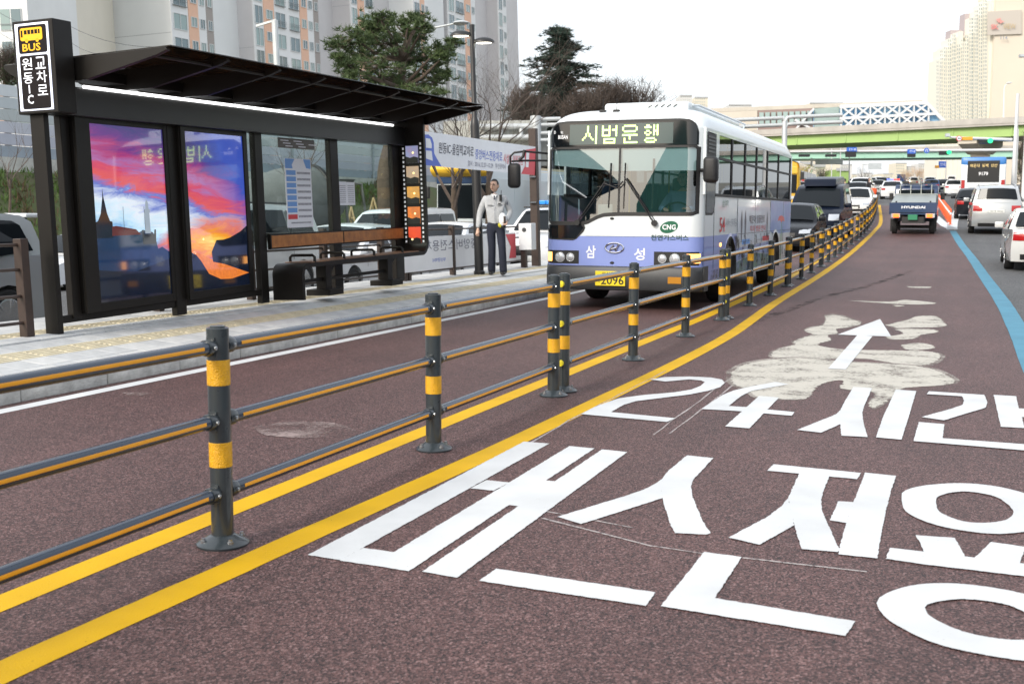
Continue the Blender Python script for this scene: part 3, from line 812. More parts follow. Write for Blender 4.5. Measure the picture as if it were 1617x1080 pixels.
def lightbox(y0, y1, s0, s1):
    lb = mk('light_box', G().box(-.125, -.012, y0, y1, .165, 2.185), m_dark, sh, bevel=.008)
    mk('poster', G().box(-.02, -.006, s0, s1, .255, 2.125), m_sun, lb)
    g = G()
    for a in ((y0, s0, .165, 2.185), (s1, y1, .165, 2.185)): g.box(-.012, .012, a[0], a[1], a[2], a[3])
    g.box(-.012, .012, s0, s1, .165, .252); g.box(-.012, .012, s0, s1, 2.127, 2.185)
    mk('poster_frame', g, m_dark, lb, bevel=.003)
    lb.matrix_local = Matrix.Translation((-.06, (s0 + s1) / 2, 0)) @ Matrix.Rotation(R(TILT), 4, 'Z') @ Matrix.Translation((.06, -(s0 + s1) / 2, 0))
    return lb
l1 = lightbox(.425, 2.005, .65, 1.93)
l2 = lightbox(2.155, 3.60, 2.24, 3.51)
def sil(par, pts, m, x=-.0045): mk('printed_shape', G().poly([(x, a, b) for a, b in pts]), m, par, fix=False)
# church with spire, lighthouse, headland (printed silhouettes)
sil(l1, [(.65, .257), (1.93, .257), (1.93, .74), (1.80, .80), (1.72, .78), (1.68, .92), (1.64, .97), (1.47, 1.00), (1.40, .98), (1.2, .95), (.65, .95)], m_sil2)
sil(l1, [(.65, .257), (1.93, .257), (1.93, .66), (1.70, .62), (1.3, .55), (.95, .57), (.65, .60)], m_sil, -.004)
sil(l1, [(.66, .93), (.94, .93), (.94, 1.10), (.90, 1.11), (.86, 1.19), (.815, 1.37), (.805, 1.46), (.80, 1.37), (.755, 1.19), (.70, 1.11), (.66, 1.10)], m_sil, -.0042)
sil(l1, [(.92, .95), (1.42, .95), (1.34, 1.01), (1.0, 1.055), (.93, 1.05)], m_prt_r, -.0041)
sil(l1, [(1.50, .96), (1.60, .96), (1.595, 1.19), (1.61, 1.20), (1.61, 1.225), (1.585, 1.23), (1.58, 1.30), (1.555, 1.34), (1.53, 1.30), (1.525, 1.23), (1.50, 1.225), (1.50, 1.20), (1.51, 1.19)], m_prt_w, -.0041)
sil(l1, [(1.45, .84), (1.69, .84), (1.70, 1.00), (1.67, 1.0), (1.66, .95), (1.48, .95), (1.47, 1.0), (1.44, 1.0)], m_sil, -.0039)
for yy in (1.13, 1.50): sil(l1, [(yy, 1.0), (yy + .006, 1.0), (yy + .006, 1.26), (yy, 1.26)], m_sil, -.0038)
sil(l2, [(2.24, .257), (3.51, .257), (3.51, .82), (3.2, .72), (2.9, .70), (2.78, .63), (2.72, .60), (2.24, .75)], m_prt_o)
sil(l2, [(2.24, .257), (3.51, .257), (3.51, .40), (3.1, .35), (2.85, .36), (2.6, .44), (2.45, .60), (2.35, .68), (2.24, .72)], m_sil, -.004)
sil(l2, [(2.70, .58), (2.95, .54), (3.51, .40), (3.51, 1.0), (3.35, .93), (3.1, .86), (2.95, .84), (2.80, .84), (2.74, .77), (2.68, .70)], m_sil, -.0039)
mk('setting_sun', G().lathe([(.014, -.0042), (.014, -.0038)], 16, (0, 2.52, .86), ax='x'), mat('print_sun', (1, .8, .3), .1, emit=1.0), l2)
# panes
for y0, y1 in ((3.605, 3.755), (3.935, 5.675), (5.915, 7.655)):
    mk('glass_pane', G().box(-.06, -.05, y0, y1, .70, 2.18), m_sgl, sh)
# backrest planks
for y0, y1 in ((3.97, 5.88), (5.90, 7.86)):
    mk('backrest_plank', G().box(-.008, .03, y0, y1, .695, .855), m_wood, sh, bevel=.004)
g = G(); g.box(-.014, .034, 3.945, 3.97, .675, .875); g.box(-.014, .034, 7.86, 7.885, .675, .875); g.box(-.012, .032, 3.97, 7.86, .675, .694); g.box(-.012, .032, 3.97, 7.86, .856, .875); g.box(-.012, .033, 5.88, 5.90, .694, .856)
mk('backrest_frame', g, m_dark, sh)
# bench ribbon: rises at the near end, runs as the seat, turns up at the far end
def arc(cx_, cz_, r, a0, a1, n=6): return [(cx_ + r * math.cos(R(a0 + (a1 - a0) * k / n)), cz_ + r * math.sin(R(a0 + (a1 - a0) * k / n))) for k in range(n + 1)]
outer_ = [(4.04, 0)] + arc(4.19, .33, .15, 180, 90) + arc(7.74, .64, .16, 270, 360) + [(7.90, 2.30)]
inner_ = [(4.09, 0)] + arc(4.19, .33, .10, 180, 90) + arc(7.74, .64, .21, 270, 360) + [(7.95, 2.30)]
seat_z = [(a, b) for a, b in outer_]
g = G()
pts = outer_[:8] + [(7.74, .48)] + arc(7.74, .64, .16, 270, 360) + [(7.90, 2.62), (7.96, 2.62)] + [(a, b) for a, b in reversed(arc(7.74, .64, .22, 270, 360))] + [(4.19, .42)] + list(reversed(arc(4.19, .33, .09, 180, 90))) + [(4.10, 0)]
g.prism(pts, 'x', -.03, .43)
mk('bench_ribbon', g, m_dark, sh, smooth=35)
for k in range(4):
    mk('seat_plank', G().box(.0 + k * .105, .098 + k * .105, 4.32, 7.62, .478, .492), m_seat, sh, bevel=.003)
for y in (4.42, 5.22, 6.12, 7.05):
    mk('armrest', G().tube([(.02, y, .48), (.02, y, .55), (.05, y, .575), (.37, y, .575), (.40, y, .55), (.40, y, .48)], .02, 8), m_dark, sh, smooth=50)
for y in (4.98, 6.85):
    lg = mk('bench_leg', G().box(.12, .28, y - .08, y + .08, .06, .43), m_dark, sh, bevel=.006)
    mk('foot_block', G().box(.02, .40, y - .19, y + .19, 0, .085), m_dark, lg, bevel=.006)
    mk('gusset', G().prism([(y + .08, .42), (y + .30, .42), (y + .20, .36), (y + .08, .22)], 'x', .16, .24), m_dark, lg)
B('stretcher', m_dark, .17, .23, 4.1, 6.85, .20, .245)
# film strip on the upturned end
m_film = [mat('film_print', c, .3, emit=.4, var=.5, vs=7, col2=c2) for c, c2 in (((.30, .38, .62), (.55, .12, .16)), ((.62, .40, .20), (.22, .30, .42)), ((.80, .38, .04), (.10, .14, .20)), ((.80, .22, .03), (.08, .05, .07)), ((.72, .09, .03), (.55, .05, .04)))]
m_fs = [mat('film_sun', (1, .8, .35), .3, emit=1.0)]
for k in range(5):
    z1 = 2.17 - k * .325
    fp = mk('film_frame', G().box(.105, .325, 7.892, 7.9, z1 - .275, z1), m_film[k], sh)
    mk('foreshore', G().poly([(.105, 7.891, z1 - .275), (.325, 7.891, z1 - .275), (.325, 7.891, z1 - .19), (.25, 7.891, z1 - .17), (.18, 7.891, z1 - .19), (.105, 7.891, z1 - .165)]), m_blk, fp, fix=False)
    mk('film_sun', G().lathe([(.018, 7.8895), (.018, 7.891)], 10, (.17 if k == 4 else .235, 0, z1 - (.20 if k == 4 else .11)), ax='y'), m_fs[0], fp)
g = G()
for k in range(23):
    for x0 in (.045, .355): g.box(x0, x0 + .026, 7.893, 7.9, .62 + k * .071, .655 + k * .071)
tag(mk('perforation', g, mat('film_white', (.75, .76, .78), .5, emit=.25), sh), kind='stuff')
# roof
ry = [.22 + k * .977 for k in range(9)]
for i, y in enumerate(ry):
    mk('roof_rib', G().prism([(-.58, 2.705), (1.40, 2.745), (1.42, 2.715), (1.30, 2.675), (.45, 2.50), (-.25, 2.50), (-.50, 2.60), (-.59, 2.67)], 'y', y - .03, y + .03), m_dark, sh, bevel=.004)
for a, b in zip(ry, ry[1:]):
    p = mk('roof_panel', G().add([(-.60, a + .005, 2.712), (1.44, a + .005, 2.752), (1.44, b - .005, 2.752), (-.60, b - .005, 2.712), (-.60, a + .005, 2.722), (1.44, a + .005, 2.762), (1.44, b - .005, 2.762), (-.60, b - .005, 2.722)],
            [(0, 3, 2, 1), (4, 5, 6, 7), (0, 1, 5, 4), (1, 2, 6, 5), (2, 3, 7, 6), (3, 0, 4, 7)]), m_rgl, sh)
    mk('purlin', G().tube([(1.22, a, 2.685), (1.22, b, 2.685)], .022, 8), m_dark, sh, smooth=40)
B('roof_beam', m_dark, -.13, .13, .2, 8.05, 2.55, 2.66)
# notices on the glass
nt_ = thing('timetable_notice', 'tall white timetable sheet with blue boxes taped to the shelter glass', 'notice', MS)
mk('sheet', G().box(-.049, -.047, 4.50, 5.18, .945, 1.885), m_paper, nt_)
g = G(); gr = G(); gg = G()
for k in range(7): g.box(-.0468, -.0462, 4.53, 4.77, 1.66 - k * .085, 1.725 - k * .085)
g.add([(-.0465, 4.51, 1.88), (-.0465, 4.76, 1.88), (-.0465, 4.68, 1.80), (-.0465, 4.70, 1.75), (-.0465, 4.51, 1.75)], [(0, 1, 2, 3, 4)]); g.add([(-.0465, 4.98, 1.88), (-.0465, 5.17, 1.88), (-.0465, 5.17, 1.75), (-.0465, 5.05, 1.76)], [(0, 1, 2, 3)])
gr.box(-.0468, -.0462, 4.53, 4.77, 1.06, 1.125)
for k in range(8): gg.box(-.0468, -.0462, 4.80, 5.15, 1.675 - k * .085, 1.705 - k * .085)
gg.box(-.0468, -.0462, 4.60, 5.12, 1.0, 1.02)
mk('blue_box', g, m_pblu, nt_); mk('red_box', gr, m_pred, nt_); mk('text_line', gg, m_pgry, nt_)
n2 = thing('paper_notice', 'small pair of white printed sheets on the far shelter pane', 'notice', MS)
mk('sheet', G().box(-.049, -.047, 5.93, 6.175, 1.24, 1.585), m_paper, n2); mk('sheet', G().box(-.049, -.047, 6.18, 6.425, 1.24, 1.58), m_paper, n2)
g = G()
for k in range(9):
    for a in (5.955, 6.205): g.box(-.0468, -.0463, a, a + .19, 1.52 - k * .03, 1.53 - k * .03)
mk('text_line', g, m_pgry, n2)
n3 = thing('name_plate', 'brown lettered plate hung at the top of the shelter glass', 'sign', MS)
mk('plate', G().box(-.049, -.043, 4.36, 5.30, 2.02, 2.155), mat('plate_brown', (.11, .10, .09), .5), n3)
g = G()
for k in range(3):
    for j in range(2 + k % 2): g.box(-.0428, -.0422, 4.42 + j * .33 + k * .06, 4.62 + j * .34 + k * .05, 2.115 - k * .036, 2.128 - k * .036)
mk('text_line', g, m_paper, n3)
# ------------------------------------------------------------------ the city bus
m_bw = mat('bus_white', (0.70, 0.75, 0.77), 0.30, var=0.03, vs=1.2, coat=0.4)
m_bp = mat('bus_periwinkle', (0.235, 0.30, 0.64), 0.30, var=0.04, vs=1.2, coat=0.4)
m_bump = mat('bumper_grey', (0.035, 0.038, 0.042), 0.45, var=0.15, vs=5)
m_rub = mat('black_rubber', (0.012, 0.012, 0.013), 0.55, var=0.2, vs=8)
m_ws = glass('windscreen_glass', (0.50, 0.60, 0.62), 3.4)
m_bgl = glass('bus_window_glass', (0.16, 0.19, 0.19), 1.0)
m_int = mat('bus_interior', (0.05, 0.053, 0.056), 0.7, var=0.2, vs=2)
m_ceil = mat('bus_ceiling', (0.22, 0.23, 0.24), 0.6)
m_seatb = mat('bus_seat_blue', (0.06, 0.10, 0.2), 0.7)
m_tyre = mat('tyre_rubber', (0.012, 0.012, 0.013), 0.8, var=0.3, vs=9)
m_rimm = mat('steel_rim', (0.35, 0.36, 0.37), 0.35, 0.8, var=0.2, vs=8)
m_alloy = mat('alloy_rim', (0.52, 0.53, 0.55), 0.25, 0.85, var=0.1, vs=8)
m_chr = mat('chrome', (0.75, 0.76, 0.78), 0.12, 1.0)
m_lens = mat('lamp_lens', (0.55, 0.57, 0.6), 0.08, 0.4, spec=0.8)
m_amb = mat('lit_amber_lamp', (1.0, 0.42, 0.10), 0.3, emit=2.6)
m_ambo = mat('amber_lens', (0.45, 0.20, 0.02), 0.2)
m_plate = mat('plate_yellow', (0.80, 0.62, 0.02), 0.4)
m_tblk = mat('print_black', (0.012, 0.012, 0.012), 0.5)
m_wtext = mat('print_white', (0.8, 0.82, 0.85), 0.4)
m_cng = mat('print_green', (0.005, 0.11, 0.055), 0.4)
m_teal = mat('print_dark_teal', (0.012, 0.06, 0.07), 0.4)
m_dsp = mat('display_glass', (0.055, 0.085, 0.085), 0.10, spec=0.6)
m_sgn = mat('sign_glass_black', (0.006, 0.008, 0.010), 0.06, spec=0.6)
m_ledt = mat('led_text', (0.70, 1.0, 0.28), 0.4, emit=1.5)
m_blind = mat('pale_sunblind', (0.62, 0.70, 0.70), 0.5, emit=0.0)
BL, BW = 9.75, 1.245
bus = thing('city_bus', 'white and lilac city bus facing the camera with a lit destination sign', 'bus', place((-4.83, 17.1, 0.004)))
RC = 0.24
def yf(x, z):                       # front skin of the bus
    ax = abs(x); y = 0.05 * (ax / BW) ** 2
    if ax > BW - RC:
        t = min(1, (ax - (BW - RC)) / RC); y += RC * (1 - math.sqrt(max(0, 1 - t * t)))
    return y + max(0, z - 1.35) * 0.06
XS = [-BW + 2 * BW * (0.5 - 0.5 * math.cos(pi * k / 40)) for k in range(41)]
def front(name, zl, zu, x0, x1, m, off=0.0, par=None, nz=3, n=44):
    f0 = zl if callable(zl) else (lambda x: zl)
    f1 = zu if callable(zu) else (lambda x: zu)
    def P(a, b):
        # denser samples near the corners
        t = 0.5 - 0.5 * math.cos(pi * a) if (x1 - x0) > 2 else a
        x = x0 + (x1 - x0) * t; z = f0(x) + (f1(x) - f0(x)) * b
        return (x, yf(x, z) - off, z)
    return mk(name, G().grid(P, n, nz), m, par or bus, smooth=60, fix=False)
def lerp_fn(pts):
    def f(x):
        if x <= pts[0][0]: return pts[0][1]
        for (a, b), (c, d) in zip(pts, pts[1:]):
            if x <= c: return b + (d - b) * (x - a) / max(1e-6, c - a)
        return pts[-1][1]
    return f
ws_b = lerp_fn([(-1.2, 1.40), (-1.14, 1.345), (-.62, 1.338), (-.52, 1.36), (-.36, 1.44), (-.25, 1.475), (0, 1.485), (1.10, 1.488), (1.17, 1.52)])
ws_t = lerp_fn([(-1.19, 2.42), (-1.12, 2.475), (1.10, 2.475), (1.16, 2.42)])
# lower body: profile with wheel arches, both sides and underside
AX = (2.36, 7.50); AR = 0.60; AZ = 0.50
def side_poly(z0, z1, ya, yb):
    pts = [(ya, z0)]
    for c in AX:
        if ya < c - AR and c + AR < yb + .3 and z0 < AZ + AR:
            a0 = math.asin((z0 - AZ) / AR)
            for k in range(15):
                t = pi - a0 - (pi - 2 * a0) * k / 14
                pts.append((c + AR * math.cos(t), AZ + AR * math.sin(t)))
    pts += [(yb, z0), (yb, z1), (ya, z1)]
    return pts
def side(name, m, z0, z1, ya, yb, off=0.0, sgn=1, par=None):
    return mk(name, G().poly([(sgn * (BW + off), a, b) for a, b in side_poly(z0, z1, ya, yb)]), m, par or bus, fix=False)
bl = side('body_side', m_bw, .38, 1.765, RC, BL, 0, 1)
br = side('body_side', m_bw, .38, 1.765, RC, BL, 0, -1)
side('lilac_panel', m_bp, .383, 1.135, RC, 2.98, .003, 1, bl)
side('lilac_panel', m_bp, .383, 1.135, RC, 2.98, .003, -1, br)
for s_ in (1, -1):
    for c in AX:
        g = G()
        g.grid(lambda a, b: (s_ * (BW + .012 - .25 * b), c + AR * math.cos(pi * (1.07 - 1.14 * a)), AZ + AR * math.sin(pi * (1.07 - 1.14 * a))), 20, 1)
        mk('wheel_arch', g, m_bump, bus, smooth=50, fix=False)
        g = G(); P = [(c + (AR + .002) * math.cos(pi * (1.05 - 1.1 * k / 20)), AZ + (AR + .002) * math.sin(pi * (1.05 - 1.1 * k / 20))) for k in range(21)]
        Q = [(c + (AR + .05) * math.cos(pi * (1.05 - 1.1 * k / 20)), AZ + (AR + .05) * math.sin(pi * (1.05 - 1.1 * k / 20))) for k in range(21)]
        g.add([(s_ * (BW + .012), a, b) for a, b in P] + [(s_ * (BW + .006), a, b) for a, b in Q], [(k, k + 1, 22 + k, 21 + k) for k in range(20)])
        mk('arch_lip', g, m_bp if c < 4 else m_bw, bus, fix=False)
mk('chassis', G().box(-1.1, 1.1, .25, 9.6, .42, .60), m_rub, bus)
mk('rear_panel', G().box(-BW, BW, BL - .02, BL, .42, 2.75), m_bw, bus)
# front skins
front('front_panel', .64, 1.13, -BW, BW, m_bp)
front('front_panel', 1.13, lambda x: ws_b(x) - .0, -BW, BW, m_bw)
for x0, x1 in ((-BW, -1.165), (1.135, BW)):
    front('corner_pillar', 1.13, 2.75, x0, x1, m_bw, .002, n=10, nz=6)
front('windscreen_seal', lambda x: ws_b(x) - .045, lambda x: ws_b(x) + .012, -1.215, 1.185, m_rub, .006, nz=1)
front('windscreen_seal', lambda x: ws_t(x) - .012, lambda x: ws_t(x) + .05, -1.215, 1.185, m_rub, .006, nz=1)
front('windscreen_seal', lambda x: ws_b(-1.19), 2.46, -1.215, -1.165, m_rub, .007, n=4)
front('windscreen_seal', lambda x: ws_b(1.17), 2.46, 1.135, 1.185, m_rub, .007, n=4)
front('windscreen', ws_b, ws_t, -1.185, 1.155, m_ws, .001, nz=6)
front('centre_bar', lambda x: 1.47, 2.48, -.048, -.016, m_rub, .008, n=2)
sgn_t = lerp_fn([(-1.20, 2.66), (-1.16, 2.78), (-1.07, 2.845), (-.9, 2.862), (.88, 2.862), (1.03, 2.845), (1.12, 2.78), (1.155, 2.66)])
sg = front('destination_sign', 2.50, sgn_t, -1.20, 1.155, m_sgn, .012, nz=5)
front('sign_trim', lambda x: sgn_t(x), lambda x: sgn_t(x) + .03, -1.20, 1.155, m_rub, .010, nz=1)
front('front_panel', 2.50, lambda x: 2.73, -BW, BW, m_bw, -.004, nz=2)
front('display', 2.525, 2.835, -.85, .78, m_dsp, .016, sg, nz=1, n=8)
def ftext(name, body, m, x0, x1, z0, z1, par, off=.02, of=0.0):
    xm = (x0 + x1) / 2; ya = yf(x0, z0) - off; yb = yf(x1, z0) - off; yt = yf(xm, z1) - yf(xm, z0)
    return text(name, body, m, par, (x0, ya, z0), (x1 - x0, yb - ya, 0), (0, yt, z1 - z0), of)
# dot matrix lettering, written as blocks of dots
DOT = {'시': ["...#....#", "...#....#", "...#....#", "...#....#", "..#.#...#", "..#.#...#", ".#...#..#", "#.....#.#", "........#", "........#"],
       '범': ["#...#...#", "#...#...#", "#####.###", "#...#...#", "#...#...#", "#####...#", ".........", ".#######.", ".#.....#.", ".#######."],
       '운': [".#######.", "#.......#", "#.......#", ".#######.", ".........", "#########", "....#....", ".#..#....", ".#.......", ".########"],
       '행': ["..##..#.#", ".####.#.#", "......#.#", "..##..###", ".#..#.#.#", "..##..#.#", ".........", "..#####..", ".#.....#.", "..#####.."]}
g = G(); cw = 1.20 / (4 * 9 + 9); 
for i, ch in enumerate('시범운행'):
    for r_, row in enumerate(DOT[ch]):
        for c_, q in enumerate(row):
            if q == '#':
                x = -.645 + i * 12 * cw + c_ * cw; z = 2.808 - r_ * .0275
                y = yf(x, z) - .0185
                g.box(x + .001, x + cw - .001, y - .001, y, z - .0255, z)
tag(mk('led_lettering', g, m_ledt, sg), 'lit yellow-green dot matrix lettering', kind='stuff')
ftext('lettering', 'Dynamic', m_wtext, -1.12, -.96, 2.69, 2.75, sg, .02, .02)
ftext('lettering', 'BUSAN', m_wtext, -1.04, -.88, 2.62, 2.68, sg, .02, .02)
# dome and roof
def roofz(x, y):
    q = max(0, 1 - abs(x / BW) ** 6) ** 0.42
    yy = max(0, y - yf(x, 2.73)); t = min(1, yy / 0.75)
    r_ = max(0, 1 - (1 - t) ** 2.6) ** 0.5
    te = min(1, (BL - y) / 0.5); e_ = max(0, 1 - (1 - te) ** 2.6) ** 0.5
    return 2.73 + 0.36 * q * r_ * (0.35 + 0.65 * e_)
def RP(a, b):
    x = -BW * math.cos(pi * a); y0 = yf(x, 2.73)
    y = y0 + (BL - y0) * (b ** 2.2)
    return (x, y, roofz(x, y))
mk('roof', G().grid(RP, 40, 46), m_bw, bus, smooth=70, fix=False)
g = G(); g.box(-.5, .86, .75, 5.2, 3.05, 3.205)
ac = mk('air_conditioner', g, m_bw, bus, smooth=40, bevel=.05, bseg=3)
for k in range(5): mk('vent_slot', G().bar((.22 + k * .10, .742, 3.12), (.28 + k * .10, .742, 3.165), .02, .01), m_rub, ac)
mk('air_rail', G().tube([(.86, 1.0, 3.16), (.92, 1.2, 3.17), (.92, 5.4, 3.17), (.86, 5.6, 3.12)], .018, 6), m_bw, ac)
mk('roof_hatch', G().box(-.05, .25, 1.2, 1.5, 3.2, 3.25), m_bump, ac, bevel=.02)
for x in (-.42, -.20):
    a = mk('antenna', G().tube([(x, .42, 3.06), (x + .01, .42, 3.24)], .006, 5), m_rub, bus); mk('antenna_base', G().box(x - .05, x + .05, .38, .46, 3.03, 3.075), m_rub, a, bevel=.01)
# bumper
def BP(a, b):
    t = 0.5 - 0.5 * math.cos(pi * a); x = -(BW + .012) + 2 * (BW + .012) * t
    z, of = [(.30, -.03), (.315, .05), (.36, .07), (.52, .075), (.60, .06), (.655, .045), (.675, .0), (.68, -.02)][round(b * 7)]
    return (x, yf(max(-BW, min(BW, x)), .5) - of, z)
bp_ = mk('bumper', G().grid(BP, 48, 7), m_bump, bus, smooth=45, fix=False)
for s_ in (1, -1): mk('bumper_side', G().box(min(s_ * (BW - .01), s_ * (BW + .012)), max(s_ * (BW - .01), s_ * (BW + .012)), RC, .55, .30, .68), m_bump, bp_)
for x in (-.98, .78): front('fog_lamp', .43, .53, x - .01, x + .19, m_ambo, .08, bp_, n=3, nz=1)
for x in (.0, .45): pass
g = G()
for k in range(9): g.add([(-.10 + k * .05, .02, .355), (-.05 + k * .05, .02, .355), (-.075 + k * .05, .02, .30)], [(0, 1, 2)])
mk('fringe', g, m_wtext, bp_, fix=False)
npl = mk('number_plate', G().box(-.36, .115, -.098, -.07, .375, .60), m_plate, bus, bevel=.006)
text('lettering', '부산 70', m_tblk, npl, (-.25, -.100, .545), Xv * .23, Zv * .045)
text('lettering', '자', m_tblk, npl, (-.34, -.100, .42), Xv * .06, Zv * .075, .01)
text('lettering', '2096', m_tblk, npl, (-.265, -.100, .395), Xv * .36, Zv * .135, .012)
# headlamps
for s_, x0, x1 in ((-1, -1.245, -.66), (1, .535, 1.235)):
    hl = front('headlamp_housing', .70, .905, x0, x1, m_rub, .004, n=16, nz=2)
    for cx_, r_ in ((-.97, .072), (-.80, .058)) if s_ < 0 else ((.855, .072), (.665, .058)):
        y = yf(cx_, .8) - .006
        mk('headlamp', G().lathe([(r_, y), (r_, y - .012), (r_ * .8, y - .02), (r_ * .4, y - .028), (0, y - .03)], 20, (cx_, 0, .80), ax='y'), m_lens, hl, smooth=50)
        mk('lamp_ring', G().lathe([(r_ + .012, y), (r_ + .010, y - .014), (r_, y - .014), (r_ - .004, y - .004)], 20, (cx_, 0, .80), ax='y'), m_chr, hl, smooth=50)
    a, b = (-1.235, -1.115) if s_ < 0 else (1.03, 1.215)
    front('turn_lamp', .735, .875, a, b, m_amb, .008, hl, n=8, nz=1)
# low corner window
g = G()
lw = [(-1.238, 1.305), (-.62, 1.318), (-.575, 1.30), (-.56, 1.26), (-.585, 1.20), (-.70, 1.085), (-.76, 1.062), (-1.238, 1.075)]
def fpoly(name, pts, m, off, par=None):
    out = []
    for (a, b), (c, d) in zip(pts, pts[1:] + pts[:1]):
        n = max(1, int(abs(c - a) / .05))
        for k in range(n):
            x, z = a + (c - a) * k / n, b + (d - b) * k / n; out.append((x, z))
    # slice along x so that the sheet follows the curve
    xs = sorted(set(round(p[0], 4) for p in out)); g = G(); rows = []
    for x in xs:
        zs = []
        for (a, b), (c, d) in zip(pts, pts[1:] + pts[:1]):
            if min(a, c) - 2e-4 <= x <= max(a, c) + 2e-4:
                if abs(c - a) < 4e-4: zs += [b, d]
                else: zs.append(b + (d - b) * (x - a) / (c - a))
        rows.append((x, min(zs), max(zs)))
    for (x, z0, z1) in rows: g.v += [(x, yf(x, z0) - off, z0), (x, yf(x, z1) - off, z1)]
    for k in range(len(rows) - 1): g.f.append([2 * k, 2 * k + 2, 2 * k + 3, 2 * k + 1]); g.m.append(0)
    return mk(name, g, m, par or bus, fix=False)
lwf = fpoly('kerb_window', lw, m_rub, .006)
fpoly('pane', [(-1.225, 1.288), (-.63, 1.30), (-.585, 1.26), (-.72, 1.09), (-1.225, 1.092)], m_sgn, .009, lwf)
# front marks
lg_ = fpoly('oval_sticker', [(.89 * 0 + .757 + .135 * math.cos(t) * 1.0 - .02 * math.sin(t), 1.275 + .085 * math.sin(t) + .035 * math.cos(t)) for t in [k * pi / 12 for k in range(24)]], m_cng, .004)
ftext('lettering', 'CNG', m_wtext, .655, .86, 1.235, 1.315, lg_, .007, .03)
ftext('lettering', '천연가스버스', m_teal, .485, 1.055, 1.075, 1.16, bus, .016, .015)
ftext('lettering', '삼', m_wtext, -.545, -.385, .79, .985, bus, .004, .02)
ftext('lettering', '성', m_wtext, .225, .395, .77, .955, bus, .004, .02)
em = mk('maker_badge', G().tube([(-.085 + .145 * math.cos(t), yf(-.085, .95) - .012, .955 + .075 * math.sin(t)) for t in [k * pi / 14 for k in range(29)]], .010, 6), m_chr, bus, smooth=50)
mk('badge_stroke', G().tube([(-.155, -.012, .90), (-.135, -.016, .955), (-.105, -.016, .985), (-.10, -.016, 1.0)], .013, 6), m_chr, em, smooth=50)
mk('badge_stroke', G().tube([(-.07, -.012, .91), (-.055, -.016, .93), (-.04, -.016, .965), (-.015, -.016, 1.005)], .013, 6), m_chr, em, smooth=50)
mk('badge_stroke', G().tube([(-.135, -.016, .935), (-.09, -.016, .945), (-.045, -.016, .96)], .010, 6), m_chr, em, smooth=50)
for x, z in ((-.13, 1.40), (-.12, .725)): mk('badge_stud', G().ball((x, yf(x, z) - .004, z), (.035, .015, .02)), m_rub, bus)
# wipers
def wiper(bx, tx, tz, bl0, bl1):
    y = -.05
    wv = mk('wiper', G().tube([(bx, -.02, 1.335), (bx + (tx - bx) * .1, y, 1.40), (tx, y + .02, tz)], .010, 6), m_rub, bus, smooth=50)
    mk('wiper_pivot', G().lathe([(.045, -.05), (.045, 0.02)], 10, (bx, 0, 1.335), ax='y'), m_rub, wv)
    mk('wiper_arm', G().tube([(bx + .03, -.02, 1.34), (tx + .03, y + .02, tz - .02)], .006, 5), m_rub, wv)
    mk('wiper_blade', G().bar((bl0[0], .015, bl0[1]), (bl1[0], .045, bl1[1]), .016, .022), m_rub, wv)
wiper(-.68, -.235, 1.97, (-.19, 1.56), (-.165, 2.24))
wiper(.54, .07, 2.02, (.05, 1.55), (.06, 2.24))
mk('wiper_bar', G().tube([(-.25, -.03, 1.93), (-.05, -.04, 1.86), (.05, -.04, 1.96)], .012, 6), m_rub, bus)
mk('sun_visor_arm', G().tube([(.48, .06, 1.55), (.49, .09, 2.3)], .016, 6), m_rub, bus)
# mirrors
mr_ = mk('mirror', G().box(1.29, 1.50, -.20, .02, 1.93, 2.31), m_rub, bus, bevel=.06, bseg=3, smooth=50)
mk('mirror_arm', G().tube([(1.20, .16, 2.12), (1.32, .0, 2.12)], .03, 6), m_rub, mr_)
ml = mk('mirror', G().box(-1.70, -1.50, -.42, -.28, 1.86, 2.24), m_rub, bus, bevel=.06, bseg=3, smooth=50)
mk('mirror_arm', G().tube([(-1.19, .02, 2.40), (-1.45, -.32, 2.42), (-1.60, -.36, 2.40), (-1.665, -.36, 2.34), (-1.66, -.36, 2.2)], .018, 6), m_rub, ml, smooth=50)
mk('mirror_arm', G().tube([(-1.19, .02, 2.29), (-1.45, -.30, 2.28), (-1.64, -.36, 2.27)], .018, 6), m_rub, ml, smooth=50)
mk('mirror_arm', G().tube([(-1.44, -.33, 2.44), (-1.46, -.34, 2.34), (-1.52, -.35, 2.29)], .026, 6), m_rub, ml, smooth=50)
